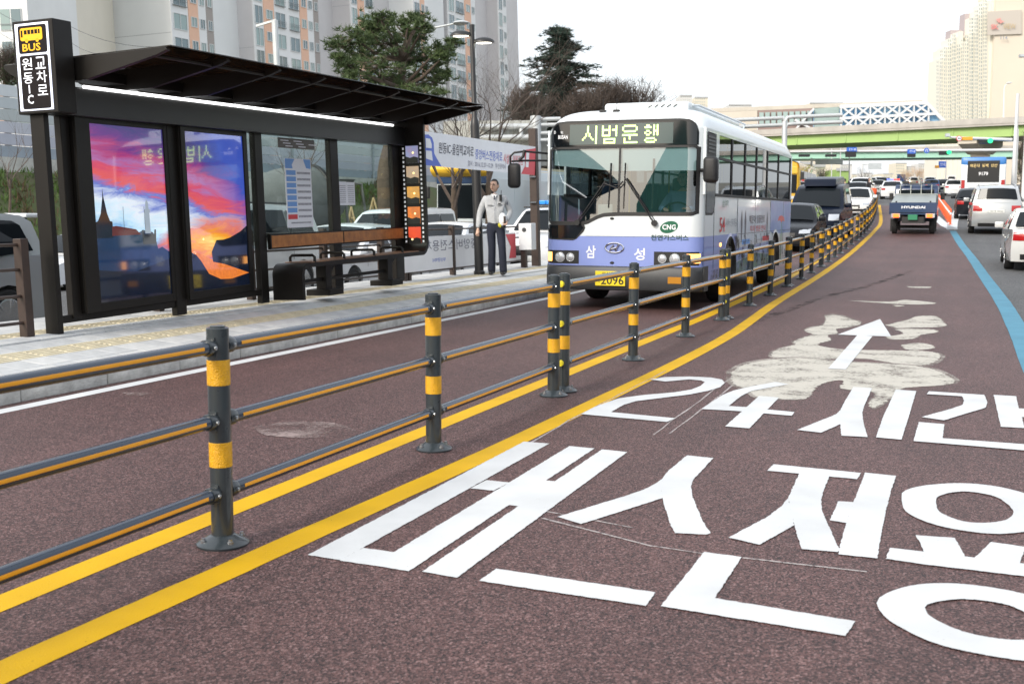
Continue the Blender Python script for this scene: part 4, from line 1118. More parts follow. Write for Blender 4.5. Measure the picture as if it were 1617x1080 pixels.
# side windows (both sides)
wy = [1.20, 2.40, 3.68, 4.92, 6.22, 7.72, 9.52]
for s_ in (1, -1):
    bs_ = bl if s_ > 0 else br
    X0, X1 = s_ * (BW - .03), s_ * (BW + .006)
    bxm = lambda name, y0, y1, z0, z1, m, e=0: mk(name, G().box(min(X0, X1 + s_ * e), max(X0, X1 + s_ * e), y0, y1, z0, z1), m, bs_)
    bxm('window_rail', 1.02, 9.75, 1.745, 1.79, m_rub, .004); bxm('window_rail', 1.20, 9.6, 2.325, 2.365, m_rub, .002); bxm('cant_rail', RC - .02, 9.75, 2.705, 2.76, m_bw, .0)
    for k, y in enumerate(wy): bxm('window_pillar', y - (.045 if k else .0), y + .045, 1.79, 2.705, m_rub if k else m_bw, .001)
    bxm('window_pillar', 1.02, 1.20, 1.765, 2.705, m_bw); bxm('window_pillar', 9.565, 9.75, 1.79, 2.705, m_bw)
    bxm('window_pillar', RC - .03, RC + .05, 1.765, 2.705, m_bw)
    for a, b in zip(wy, wy[1:]):
        a_, b_ = a + .045, b - .045
        for z0, z1 in ((1.79, 2.325), (2.365, 2.705)):
            mk('window', G().poly([(s_ * (BW - .008), a_, z0), (s_ * (BW - .008), b_, z0), (s_ * (BW - .008), b_, z1), (s_ * (BW - .008), a_, z1)]), m_bgl, bs_, fix=False)
    # driver's window with its lower notch
    dw = [(.29, 2.69), (1.02, 2.69), (1.02, 1.64), (.93, 1.50), (.80, 1.455), (.29, 1.455)]
    if s_ > 0:
        d_ = mk('cab_window', G().poly([(s_ * (BW + .004), a, b) for a, b in dw]), m_rub, bs_, fix=False)
        dw2 = [(.33, 2.33), (.98, 2.33), (.98, 1.66), (.90, 1.53), (.79, 1.49), (.33, 1.49)]
        mk('pane', G().poly([(s_ * (BW + .007), a, b) for a, b in dw2]), mat('cab_glass', (.10, .12, .13), .04, spec=.9), d_, fix=False)
        for k in range(5): mk('vent_slat', G().box(BW + .004, BW + .015, .36, .96, 2.40 + k * .055, 2.43 + k * .055), m_bump, d_)
        mk('cab_rail', G().box(BW + .003, BW + .014, .29, 1.02, 1.94, 1.97), m_rub, d_)
# livery prints on the visible side
m_adw = mat('print_pale_blue_white', (.60, .66, .74), .3, var=.05, coat=.3)
m_adb = mat('print_sky_blue', (.16, .26, .62), .3, var=.25, vs=1.2, col2=(.42, .55, .80), coat=.3)
m_adg = mat('print_grass', (.10, .30, .06), .3, var=.6, vs=5, col2=(.05, .14, .40), coat=.3)
m_adp = mat('print_red_flower', (.75, .12, .10), .3)
m_adk = mat('print_charcoal', (.08, .08, .11), .3)
Yv = Vector((0, 1, 0))
xo = BW + .005
ad = mk('advert_panel', G().poly([(xo, 2.99, .45), (xo, 6.72, .45), (xo, 6.72, 1.60), (xo, 2.99, 1.60)]), m_adw, bl, fix=False)
mk('grass_print', G().poly([(xo + .002, 2.99, .452), (xo + .002, 6.72, .452), (xo + .002, 6.72, .66), (xo + .002, 5, .74), (xo + .002, 2.99, .64)]), m_adg, ad, fix=False)
mk('blue_print', G().poly([(xo + .002, 2.99, .655), (xo + .002, 5, .755), (xo + .002, 6.72, .675), (xo + .002, 6.72, .92), (xo + .002, 2.99, .88)]), m_adb, ad, fix=False)
rp = mk('rear_print', G().poly([(xo, 6.74, 1.12), (xo, 6.74, 1.74), (xo, 9.74, 1.74), (xo, 9.74, 1.06), (xo, 8.2, 1.06)] + [(xo, 7.5 + (AR + .055) * math.cos(R(a)), AZ + (AR + .055) * math.sin(R(a))) for a in (60, 75, 90, 105, 120)]), m_adb, bl, fix=False)
mk('flower_print', G().poly([(xo + .002, 7.75, 1.32), (xo + .002, 7.95, 1.42), (xo + .002, 8.3, 1.44), (xo + .002, 8.65, 1.40), (xo + .002, 8.8, 1.30), (xo + .002, 8.5, 1.33), (xo + .002, 8.3, 1.28), (xo + .002, 8.1, 1.34)]), m_adp, rp, fix=False)
mk('stem_print', G().poly([(xo + .002, 8.27, .50), (xo + .002, 8.37, .50), (xo + .002, 8.36, 1.30), (xo + .002, 8.30, 1.30)]), mat('print_stem', (.08, .28, .12), .3), rp, fix=False)
stext = lambda b, m, y0, y1, z0, z1, of, par=ad: text('lettering', b, m, par, (xo + .004, y0, z0), Yv * (y1 - y0), Zv * (z1 - z0), of)
stext('54', m_pred, 1.42, 1.86, 1.18, 1.42, .01, bl)
stext('시내버스 연제 해운대', m_pgry, 1.95, 2.95, 1.26, 1.40, 0, bl)
stext('삼성여객', m_cng, 1.60, 2.1, 1.58, 1.70, 0, bl)
stext('해운대 임플란트', m_adk, 4.2, 6.0, 1.30, 1.45, .015)
stext('치과 병원 안내', m_pred, 4.3, 6.1, 1.14, 1.26, 0)
for y, w_ in ((3.42, .09), (3.80, .09), (6.32, .08)):
    mk('figure_print', G().poly([(xo + .003, y - w_ * .4, .98), (xo + .003, y + w_ * .4, .98), (xo + .003, y + w_, 1.35), (xo + .003, y + w_ * .4, 1.46), (xo + .003, y, 1.55), (xo + .003, y - w_ * .4, 1.46), (xo + .003, y - w_, 1.35)]), m_adk, ad, fix=False)
for y0, z0, m in ((3.5, .93, m_pblu), (5.8, .95, m_pred)): mk('label_print', G().box(xo, xo + .004, y0, y0 + .8, z0, z0 + .09), m, ad)
mk('side_lamp', G().ball((BW + .005, 1.52, .98), (.015, .05, .035)), m_amb, bl)
mk('body_seam', G().box(BW + .004, BW + .0065, 3.0, 9.7, 1.118, 1.126), m_bump, bl)
# inside
bi_ = mk('cabin_floor', G().box(-1.2, 1.2, .25, 9.7, .86, .92), m_int, bus)
mk('darkening_liner', G().box(-1.18, 1.18, 9.66, 9.70, .92, 2.70), m_int, bus)  # dark sheet added so the cabin reads darker behind the windscreen
mk('cabin_ceiling', G().box(-1.15, 1.15, .5, 9.6, 2.70, 2.72), m_ceil, bus)
mk('dashboard', G().box(-1.1, 1.15, .18, .55, .92, 1.30), m_int, bus, bevel=.05)
mk('sun_blind', G().grid(lambda a, b: (-1.12 + 2.24 * a, yf(-1.12 + 2.24 * a, 2.3) + .035, 2.12 + .34 * b + (.10 * max(0, 1 - a * 2.2))), 20, 1), m_blind, bus, fix=False)
for k in range(8):
    for x in ((-1.0, -.55), (.55, 1.0)):
        for xx in x:
            y = 2.6 + k * .85
            st_ = mk('passenger_seat', G().box(xx - .2, xx + .2, y, y + .42, 1.30, 1.40), m_seatb, bus, bevel=.03)
            mk('seat_back', G().box(xx - .2, xx + .2, y + .38, y + .46, 1.36, 2.02), m_seatb, st_, bevel=.03)
for x, y in ((-.3, 1.6), (.35, 3.0), (-.35, 4.6), (.35, 6.2)): mk('hand_pole', G().tube([(x, y, .92), (x, y, 2.7)], .016, 6), mat('pole_yellow', (.7, .5, .05), .4), bus)
swl = mk('steering_wheel', G().tube([(.68 + .24 * math.cos(t), .78 + .10 * math.sin(t), 1.46 + .19 * math.sin(t)) for t in [k * pi / 12 for k in range(25)]], .016, 6), m_rub, bus)
mk('steering_hub', G().tube([(.68, .60, 1.2), (.68, .78, 1.46), (.46, .78, 1.46), (.9, .78, 1.46)], .018, 5), m_rub, swl)
mk('driver_seat', G().box(.45, .92, 1.45, 1.58, 1.2, 2.05), m_int, bus, bevel=.04)
mk('fare_box', G().box(-.55, -.30, .62, .85, .92, 1.62), mat('fare_box_grey', (.42, .42, .40), .5), bus, bevel=.02)
mk('door_rail', G().tube([(-.85, .6, .95), (-.86, .6, 1.7), (-.6, .65, 1.75)], .02, 6), m_chr, bus)
# wheels
def wheel_meshes(r, w_, rim_r, alloy=True, n=28):
    """tyre and rim meshes, axle along x, outer face at +x"""
    t = G().lathe([(rim_r, -w_ / 2), (r * .93, -w_ / 2), (r, -w_ * .36), (r, w_ * .36), (r * .93, w_ / 2), (rim_r, w_ / 2), (rim_r * .97, w_ * .30)], n, ax='x').mesh('tyre', m_tyre, 40)
    g = G()
    g.lathe([(rim_r * 1.0, w_ * .48), (rim_r * .93, w_ * .50), (rim_r * .90, w_ * .34), (rim_r * .5, w_ * .20), (.04, w_ * .22)], n, ax='x')
    if alloy:
        for k in range(5):
            a = 2 * pi * k / 5
            for da in (-.16, .16):
                g.bar((w_ * .36, .05 * math.cos(a), .05 * math.sin(a)), (w_ * .46, rim_r * .93 * math.cos(a + da), rim_r * .93 * math.sin(a + da)), .035, .03)
        g.lathe([(.05, w_ * .3), (.05, w_ * .44), (.03, w_ * .47)], 10, ax='x')
    else:
        g.lathe([(rim_r * .35, w_ * .1), (rim_r * .33, w_ * .42), (rim_r * .2, w_ * .46)], 16, ax='x')
    return t, g
t_, g_ = wheel_meshes(.475, .28, .29, False)
me_bt, me_br = t_, g_.mesh('rim', m_rimm, 35)
for c in AX:
    for s_ in (1, -1):
        M = Matrix.Translation((s_ * 1.06, c, .475)) @ (Matrix.Rotation(0 if s_ > 0 else pi, 4, 'Z'))
        wt = link('wheel', me_bt, bus, M); link('rim', me_br, wt)

for y in (.95, 3.0, 4.85, 6.73, 8.55): mk('panel_seam', G().box(BW + .0035, BW + .0075, y - .004, y + .004, .62 if y not in (3.0, 6.73) else 1.15, 1.74), m_bump, bl)
for (y0, y1, z0, z1) in ((3.3, 4.5, .46, .98), (5.1, 6.3, .46, .98), (8.6, 9.5, .55, 1.1)):
    for a in ((y0, y1, z0, z0 + .006), (y0, y1, z1, z1 + .006), (y0, y0 + .006, z0, z1), (y1, y1 + .006, z0, z1)): mk('hatch_seam', G().box(BW + .0085, BW + .0095, a[0], a[1], a[2], a[3]), m_bump, bl)
m_grime = speckle('road_grime', (.20, .18, .16), .10, 9)
mk('road_grime', G().poly([(BW + .0115, a, b) for a, b in side_poly(.385, .60, RC + .02, BL - .02)]), m_grime, bl, fix=False)
front('front_seam', 1.127, 1.131, -.55, BW, m_bump, .0025, n=30, nz=1)
# ------------------------------------------------------------------ other vehicles
m_cgl = mat('car_glass', (0.010, 0.013, 0.016), 0.03, spec=0.16)
m_trim = mat('car_black_trim', (0.014, 0.014, 0.015), 0.5, var=0.1)
m_head = mat('headlamp_clear', (0.55, 0.58, 0.62), 0.08, 0.5, spec=0.8)
m_tail = mat('tail_lamp_red', (0.38, 0.012, 0.014), 0.12, spec=0.7)
m_wpl = mat('plate_white', (0.66, 0.68, 0.66), 0.5)
m_gpl = mat('plate_green', (0.02, 0.20, 0.10), 0.5)
CARP = {
 'white': (0.72, 0.74, 0.76), 'silver': (0.42, 0.44, 0.45), 'lsilver': (0.56, 0.58, 0.58), 'black': (0.010, 0.012, 0.016), 'grey': (0.16, 0.17, 0.18), 'pearl': (0.62, 0.63, 0.62),
 'blue': (0.02, 0.05, 0.14), 'beige': (0.38, 0.34, 0.28), 'red': (0.32, 0.03, 0.03), 'yellow': (0.72, 0.42, 0.02), 'dsilver': (0.30, 0.32, 0.34), 'navy': (0.006, 0.010, 0.022)}
_cp = {k: mat('car_paint_' + k, c, 0.26, 0.35 if k in ('silver', 'grey', 'dsilver', 'beige') else 0.0, coat=0.9 if k not in ('black', 'navy', 'blue') else 0.0, spec=.5 if k not in ('black', 'navy', 'blue') else .22, var=.03, vs=1.5) for k, c in CARP.items()}
def prof(kind):
    if kind == 'sedan':
        return dict(L=4.82, W=1.83, wr=.325, ax=(.19, .775),
            F=[(.012, .20), (.004, .34), (0, .48), (.004, .60), (.018, .69)], T=[(.07, .765), (.16, .845), (.255, .905), (.30, .925), (.86, .985), (.95, 1.005)],
            B=[(.985, .985), (1.0, .90), (.998, .62), (.992, .45), (.98, .24)],
            GH=[(.245, .895), (.33, 1.16), (.40, 1.36), (.45, 1.43), (.52, 1.46), (.62, 1.452), (.70, 1.405), (.76, 1.32), (.875, .995)],
            SW=[[(.315, .955), (.415, 1.325), (.465, 1.385), (.535, 1.40), (.535, .97)], [(.555, .97), (.555, 1.40), (.635, 1.39), (.70, 1.34), (.785, 1.05), (.775, .985)]],
            WS=((.262, .935), (.405, 1.365)), RW=((.745, 1.345), (.862, 1.02)), hz=(.60, .73), tz=(.74, .93), gr=(.42, .62), roofw=.70)
    if kind == 'suv':
        return dict(L=4.72, W=1.92, wr=.365, ax=(.19, .78),
            F=[(.012, .26), (.002, .42), (0, .62), (.006, .80), (.022, .93)], T=[(.08, .995), (.18, 1.055), (.25, 1.09), (.30, 1.10), (.96, 1.16)],
            B=[(.985, 1.12), (1.0, .98), (1.0, .62), (.995, .45), (.98, .30)],
            GH=[(.245, 1.075), (.33, 1.40), (.385, 1.62), (.43, 1.70), (.55, 1.745), (.75, 1.735), (.90, 1.69), (.945, 1.60), (.975, 1.14)],
            SW=[[(.315, 1.12), (.40, 1.55), (.45, 1.64), (.52, 1.66), (.52, 1.13)], [(.54, 1.13), (.54, 1.66), (.70, 1.655), (.70, 1.14)], [(.72, 1.15), (.72, 1.65), (.85, 1.62), (.88, 1.56), (.91, 1.22)]],
            WS=((.258, 1.11), (.39, 1.615)), RW=((.938, 1.615), (.965, 1.24)), hz=(.76, .92), tz=(.86, 1.06), gr=(.55, .80), roofw=.74)
    if kind == 'van':
        return dict(L=5.12, W=1.94, wr=.345, ax=(.165, .795),
            F=[(.010, .24), (.002, .42), (0, .60), (.006, .82), (.02, .95)], T=[(.06, 1.03), (.13, 1.11), (.17, 1.14), (.97, 1.18)],
            B=[(.99, 1.12), (1.0, .95), (1.0, .6), (.995, .42), (.985, .28)],
            GH=[(.125, 1.095), (.20, 1.38), (.28, 1.70), (.33, 1.84), (.40, 1.91), (.60, 1.93), (.90, 1.91), (.96, 1.82), (.985, 1.16)],
            SW=[[(.20, 1.14), (.285, 1.60), (.34, 1.74), (.42, 1.77), (.42, 1.16)], [(.44, 1.16), (.44, 1.77), (.68, 1.77), (.68, 1.18)], [(.70, 1.18), (.70, 1.77), (.92, 1.75), (.945, 1.20)]],
            WS=((.138, 1.14), (.30, 1.75)), RW=((.955, 1.76), (.978, 1.25)), hz=(.72, .94), tz=(.80, 1.25), gr=(.58, .80), roofw=.80)
_mesh_cache = {}
def fint(L_, z):
    for (a, b), (c, d) in zip(L_, L_[1:]):
        if b <= z <= d: return a + (c - a) * (z - b) / max(1e-6, d - b)
    return L_[-1][0] if z > L_[-1][1] else L_[0][0]
def car_parts(kind):
    if kind in _mesh_cache: return _mesh_cache[kind]
    p = prof(kind); L_, W_ = p['L'], p['W']
    gh0 = p['GH'][0][1]; ghT = max(z for _, z in p['GH'])
    def hw(y, z):                                   # half width at fraction y and height z
        pl = 1 - .13 * abs(2 * y - 1) ** 5
        s = 1.0
        if z < .5: s = .955 + .045 * max(0, (z - .2) / .3)
        if z > gh0 - .02: s = .975 - (.975 - p['roofw']) * ((z - gh0) / (ghT - gh0)) ** 1.35 if z > gh0 else .975
        elif z > .62: s = 1 - .025 * (z - .62) / (gh0 - .62)
        return W_ / 2 * pl * s
    def D(s, y, z, o=0.0, oz=0.0, crown=0):
        yy = y * L_ - L_ / 2
        if y < .22: yy += .20 * s ** 2 * abs(s) * (1 - y / .22)
        if y > .80: yy -= .13 * s ** 2 * abs(s) * (y - .80) / .20
        return (s * (hw(y, z) + o * abs(s)), yy, z + oz + crown * (1 - s * s))
    out = []
    ln = []
    r_ = p['wr'] + .055; ca = [(a * L_, p['wr']) for a in p['ax']]
    bott = []
    zb = .24 if kind == 'sedan' else .28
    for (c, cz) in reversed(ca):
        a0 = math.asin((zb - cz) / r_)
        for k in range(13):
            t = a0 + (pi - 2 * a0) * k / 12
            bott.append(((c + r_ * math.cos(t)) / L_, cz + r_ * math.sin(t)))
    ol = p['F'] + p['T'] + p['B'] + bott
    SS = [-1, -.85, -.55, -.2, .2, .55, .85, 1]
    def shell(outline, crown_fn):
        g = G(); n = len(outline)
        for s in SS:
            for (y, z) in outline: g.v.append(D(s, y, z, 0, 0, crown_fn(y, z)))
        for i in range(len(SS) - 1):
            for j in range(n):
                k = (j + 1) % n; g.f.append([i * n + j, i * n + k, (i + 1) * n + k, (i + 1) * n + j]); g.m.append(0)
        g.f.append(list(range(n))); g.m.append(0); g.f.append([(len(SS) - 1) * n + j for j in reversed(range(n))]); g.m.append(0)
        return g
    tz = [z for _, z in p['T']]
    body = shell(ol, lambda y, z: .035 if z > tz[0] - .02 else 0)
    gh = shell(p['GH'], lambda y, z: .04 if z > gh0 + .12 else 0.0)
    out.append(('body', body, 'paint', 32)); out.append(('cabin_shell', gh, 'paint', 32))
    for poly in p['SW']:
        for s in (1, -1):
            out.append(('side_window', G().poly([D(s, y, z, .006) for y, z in poly]), m_cgl, None))
    def patch(a, b, s0, s1, oy, oz, crown=.03, n=8, m_=2):
        return G().grid(lambda u, v: tuple(Vector(D(s0 + (s1 - s0) * u, a[0] + (b[0] - a[0]) * v, a[1] + (b[1] - a[1]) * v, 0, oz, crown)) + Vector((0, oy, 0))), n, m_)
    out.append(('windscreen', patch(p['WS'][0], p['WS'][1], -.86, .86, -.028, .03, .045), m_cgl, 60))
    out.append(('rear_window', patch(p['RW'][0], p['RW'][1], -.84, .84, .034, .028, .045), m_cgl, 60))
    Fp = p['F'] + p['T'][:1]; Bp = sorted(p['B'], key=lambda q: q[1])
    fr = lambda z0, z1, s0, s1, o=.008: G().grid(lambda u, v: tuple(Vector(D(s0 + (s1 - s0) * u, fint(Fp, z0 + (z1 - z0) * v), z0 + (z1 - z0) * v)) + Vector((0, -o, 0))), 6, 3)
    re = lambda z0, z1, s0, s1, o=.008: G().grid(lambda u, v: tuple(Vector(D(s0 + (s1 - s0) * u, fint(Bp, z0 + (z1 - z0) * v), z0 + (z1 - z0) * v)) + Vector((0, o, 0))), 6, 3)
    hz, tz_, gr = p['hz'], p['tz'], p['gr']
    for s in (1, -1):
        out.append(('headlamp', fr(hz[0], hz[1], s * .56, s * .97), m_head, 60))
        out.append(('tail_lamp', re(tz_[0], tz_[1], s * .60, s * .98), m_tail, 60))
    out.append(('grille', fr(gr[0], gr[1], -.42, .42), m_trim, 60))
    out.append(('lower_intake', fr(.27, .39, -.7, .7, .01), m_trim, 60))
    out.append(('rear_bumper_trim', re(.29, .42, -.75, .75, .01), m_trim, 60))
    g = G(); yb = fint(Bp, .8) * L_ - L_ / 2
    zpl = (.58, .69) if kind == 'sedan' else (.80, .92)
    out.append(('number_plate', G().box(-.26, .26, yb + .005, yb + .02, zpl[0], zpl[1]), 'plate', None))
    yfz = fint(Fp, .45) * L_ - L_ / 2
    out.append(('number_plate', G().box(-.26, .26, yfz - .025, yfz - .005, .40, .51), 'plate', None))
    mz = gh0 + .06
    for s in (1, -1):
        ym = (p['SW'][0][0][0] + .015) * L_ - L_ / 2
        x0 = s * (hw(p['SW'][0][0][0], mz)); x1 = x0 + s * .22
        out.append(('wing_mirror', G().box(min(x0, x1), max(x0, x1), ym - .05, ym + .10, mz - .02, mz + .14), 'paint', 50))
        for yy in (p['SW'][0][0][0] + .0, p['SW'][0][-1][0] + .01, p['SW'][1][-1][0] + .015):
            out.append(('door_seam', G().poly([D(s, yy - .0012, .34, .004), D(s, yy + .0012, .34, .004), D(s, yy + .0012, gh0 - .01, .004), D(s, yy - .0012, gh0 - .01, .004)]), m_trim, None))
        for yy in (p['SW'][0][-1][0] - .035, p['SW'][1][-1][0] - .03):
            out.append(('door_handle', G().box(*sorted((s * (hw(yy, .85) - .01), s * (hw(yy, .85) + .025))), yy * L_ - L_ / 2 - .1, yy * L_ - L_ / 2 + .08, gh0 - .13, gh0 - .10), 'paint', None))
        out.append(('sill_trim', G().poly([D(s, p['ax'][0] + .09, zb, .006), D(s, p['ax'][1] - .09, zb, .006), D(s, p['ax'][1] - .09, zb + .07, .006), D(s, p['ax'][0] + .09, zb + .07, .006)]), m_trim, None))
    t_, g_ = wheel_meshes(p['wr'], .22, p['wr'] * .67)
    wheels = (t_, g_.mesh('rim', m_alloy, 35), p)
    ms = []
    for nm, g, m, sm in out:
        bev = .03 if nm == 'wing_mirror' else 0
        ms.append((nm, g.mesh(nm, (m if not isinstance(m, str) else _cp['white']), sm, bev, 2, fix=nm in ('body', 'cabin_shell') or bool(bev)), m))
    _mesh_cache[kind] = (ms, wheels)
    return _mesh_cache[kind]
_pc = {}
def car(name, label, kind, colr, x, y, heading, group, plate=None, detail=2, sc=1.0, z=None, rz=0.0, cat_='car'):
    """heading -1: towards the camera side (front at -y); +1: away"""
    ms, (tm, rm, p) = car_parts(kind)
    rt = thing(name, label, cat_, Matrix.Translation((x, y, (zp(y) if z is None else z) + .004)) @ Matrix.Rotation((0 if heading < 0 else pi) + rz, 4, 'Z') @ Matrix.Rotation(math.atan((zp(y + 2) - zp(y - 2)) / 4) * (1 if heading < 0 else -1), 4, 'X') @ Matrix.Scale(sc, 4), group)
    for nm, me, m in ms:
        if detail < 2 and nm in ('door_handle', 'door_seam', 'sill_trim', 'lower_intake', 'rear_bumper_trim'): continue
        if detail < 1 and nm in ('wing_mirror', 'number_plate', 'grille'): continue
        if isinstance(m, str):
            mm = _cp[colr] if m == 'paint' else (plate or m_wpl)
            key = (me.name, mm.name)
            if key not in _pc:
                c = me.copy(); c.materials.clear(); c.materials.append(mm); _pc[key] = c
            me = _pc[key]
        link(nm, me, rt)
    for a in p['ax']:
        for s in (1, -1):
            M = Matrix.Translation((s * (p['W'] / 2 - .125), a * p['L'] - p['L'] / 2, p['wr'])) @ (Matrix.Identity(4) if s > 0 else Matrix.Rotation(pi, 4, 'Z'))
            wh = link('wheel', tm, rt, M)
            if detail: link('rim', rm, wh)
    return rt
LC = 'vehicles on the far carriageway beyond the shelter'
QC = 'cars queuing behind the city bus'
RCg = 'traffic driving away on the right'
# far carriageway (left), all heading towards the camera side
v1 = car('parked_suv', 'silver SUV with large alloy wheel cut by the photo edge beside the brown railing', 'suv', 'silver', -12.55, 10.4, -1, LC, z=lz(-12.5))
mk('rear_spoiler', G().box(-.62, .62, 2.02, 2.30, 1.66, 1.72), _cp['white'], v1, bevel=.02)
v2 = car('silver_suv', 'silver SUV with roof rails seen through the shelter glass', 'suv', 'lsilver', -11.85, 16.6, -1, LC, z=lz(-11.8) + .1)
for s in (1, -1): mk('roof_rail', G().tube([(s * .66, -.5, 1.70), (s * .66, -.4, 1.78), (s * .66, 1.5, 1.77), (s * .66, 1.7, 1.68)], .018, 6), m_trim, v2, smooth=50)
car('white_sedan', 'white sedan with green number plate behind the bench', 'sedan', 'white', -12.0, 21.6, -1, LC, plate=m_gpl, z=lz(-12))
car('white_sedan', 'white sedan behind the banner on the railing', 'sedan', 'white', -12.0, 26.7, -1, LC, z=lz(-12))
w3 = car('white_sedan', 'white sedan with door lettering seen left of the posters', 'sedan', 'white', -21.9, 25.0, -1, LC, z=lz(-21.9))
text('lettering', '버스', m_pblu, w3, (.93, .25, .68), Yv * .35, Zv * .10, .01)
car('silver_sedan', 'pale silver sedan low behind the far shelter pane', 'sedan', 'silver', -15.4, 27.0, -1, LC, z=lz(-15.4))
car('white_van', 'white van with open cab window behind the railing banner', 'van', 'white', -15.5, 31.0, -1, LC, z=lz(-15.5))
def lightbar(rt, y, z, cols, w_=.5):
    b = mk('light_bar', G().box(-w_, w_, y - .12, y + .12, z, z + .03), m_trim, rt)
    for k, c in enumerate(cols):
        mk('beacon', G().box(-w_ + 2 * w_ * k / len(cols) + .01, -w_ + 2 * w_ * (k + 1) / len(cols) - .01, y - .11, y + .11, z + .03, z + .14), c, b, bevel=.02)
m_bcb = mat('beacon_blue', (.03, .22, .62), .15, emit=.25); m_bcr = mat('beacon_red', (.9, .05, .04), .2, emit=1.4); m_bcb2 = mat('beacon_blue_lit', (.12, .16, .95), .2, emit=1.4)
pp = atd(832, 404, 31.5)
v = car('police_suv', 'white SUV with a blue roof light bar behind the walking man', 'suv', 'white', pp.x, pp.y + 2.4, -1, LC, z=-.2, sc=1.05)
lightbar(v, -.1, 1.80, (m_bcb, m_bcb, m_bcb), .62)
mk('roof_rack', G().tube([(-.7, -.6, 1.76), (.7, -.6, 1.78), (.7, .9, 1.78), (-.7, .9, 1.76)], .02, 6), m_trim, v)
# coach with yellow roof
m_cow = mat('coach_white', (.60, .66, .68), .3, coat=.5); m_coy = mat('coach_yellow', (.80, .50, .04), .3, coat=.4); m_coc = mat('coach_cream', (.72, .62, .42), .3, coat=.4); m_cob = mat('coach_navy', (.02, .05, .12), .25, coat=.5)
def coach(name, label, pos, rz, L_=9.5, W_=2.45, H_=3.25, cols=None, group=None, z=None):
    cw_, cr_, cb_, ct_ = cols
    rt = thing(name, label, 'bus', place((pos[0], pos[1], zp(pos[1]) if z is None else z), rz), group)
    h = W_ / 2
    def cs(y, f): return [(-h * f, .35), (h * f, .35), (h * f, 1.5), (h * f * .985, H_ - .35), (h * f * .93, H_ - .14), (h * f * .75, H_ - .04), (0, H_), (-h * f * .75, H_ - .04), (-h * f * .93, H_ - .14), (-h * f * .985, H_ - .35), (-h * f, 1.5)]
    g = G(); ys = [(0, .86), (.06, .93), (.25, 1), (L_ - .2, 1), (L_, .94)]; n = 11
    for y, f in ys: g.v += [(a, y, b) for a, b in cs(y, f)]
    for i in range(len(ys) - 1):
        for k in range(n): g.f.append([i * n + k, i * n + (k + 1) % n, (i + 1) * n + (k + 1) % n, (i + 1) * n + k]); g.m.append(0)
    g.f.append(list(range(n))); g.m.append(0); g.f.append([(len(ys) - 1) * n + k for k in reversed(range(n))]); g.m.append(0)
    mk('body', g, cw_, rt, smooth=40)
    mk('roof_cover', G().grid(lambda a, b: (h * .97 * math.cos(pi * a), -.03 + (L_ - .3) * b, H_ - .38 + .44 * math.sin(pi * a) ** .55), 14, 6), cr_, rt, smooth=50, fix=False)
    mk('front_fairing', G().box(-h * .9, h * .9, -.05, .04, H_ - .75, H_ - .33), cb_, rt, bevel=.04)
    mk('windscreen', G().box(-h * .86, h * .86, -.035, .02, 1.15, H_ - .78), m_cgl, rt, bevel=.03)
    mk('front_bumper', G().box(-h * .92, h * .92, -.07, .1, .30, .78), cb_, rt, bevel=.05)
    for s in (1, -1):
        mk('headlamp', G().box(*sorted((s * h * .5, s * h * .86)), -.075, -.03, .80, .98), m_head, rt, bevel=.02)
        k0 = .5
        while k0 < L_ - 1.0:
            mk('side_window', G().box(*sorted((s * (h - .01), s * (h + .006))), k0, min(k0 + 1.45, L_ - .4), 1.45, H_ - .55), ct_, rt); k0 += 1.5
        for a in (.22, .74):
            wh = link('wheel', me_bt, rt, Matrix.Translation((s * (h - .16), a * L_, .475)) @ (Matrix.Identity(4) if s > 0 else Matrix.Rotation(pi, 4, 'Z'))); link('rim', me_br, wh)
        mk('mirror', G().box(*sorted((s * (h + .06), s * (h + .26))), -.3, -.18, 1.9, 2.35), m_trim, rt, bevel=.03)
    return rt
cp_ = atd(722, 392, 44)
co_ = coach('tour_coach', 'navy and white coach with yellow roof front beyond the railing', (cp_.x + .2, cp_.y), R(-6), 10, 2.45, 3.2, (m_cow, m_coc, m_cob, m_cow), LC, z=.1)
mk('yellow_visor', G().grid(lambda a, b: (-1.24 + 2.48 * a, -.10 - .28 * math.sin(pi * b) + .1 * (2 * a - 1) ** 2, 2.72 + .55 * b), 14, 5), m_coy, co_, smooth=60, fix=False)
# concrete mixer
mx_ = atd(462, 352, 37)
mt = thing('mixer_truck', 'concrete mixer lorry with grey drum seen through the shelter glass', 'truck', place((mx_.x, mx_.y, lz(mx_.x)), R(-24)), LC)
m_drum = mat('drum_grey', (.15, .157, .153), .6, var=.2, vs=2.2); m_drum2 = mat('drum_dirty', (.20, .20, .19), .8, var=.3, vs=3)
_dm = Matrix.Translation((0, -.2, 2.25)) @ Matrix.Rotation(R(9), 4, 'X')
g = G().lathe([(.30, -3.2), (.48, -3.0), (.85, -1.6), (1.12, -.2), (1.18, .6), (1.02, 1.2), (.80, 1.7), (.55, 2.0)], 28, ax='y'); g.v = [tuple(_dm @ Vector(v)) for v in g.v]
dr = mk('drum', g, m_drum, mt, smooth=50)
g = G().lathe([(1.08, 1.0), (1.12, 1.04), (1.12, 1.14), (1.0, 1.16)], 28, ax='y'); g.v = [tuple(_dm @ Vector(v)) for v in g.v]; mk('drum_ring', g, m_trim, dr, smooth=40)
g = G().lathe([(.9, -1.1), (.905, -1.05)], 28, ax='y')
mk('chassis', G().box(-.45, .45, -3.6, 3.3, .62, .85), m_trim, mt); mk('cab', G().box(-1.15, 1.15, -4.6, -3.0, .55, 2.5), _cp['white'], mt, bevel=.12)
mk('cab_window', G().box(-1.0, 1.0, -4.62, -4.58, 1.5, 2.25), m_cgl, mt)
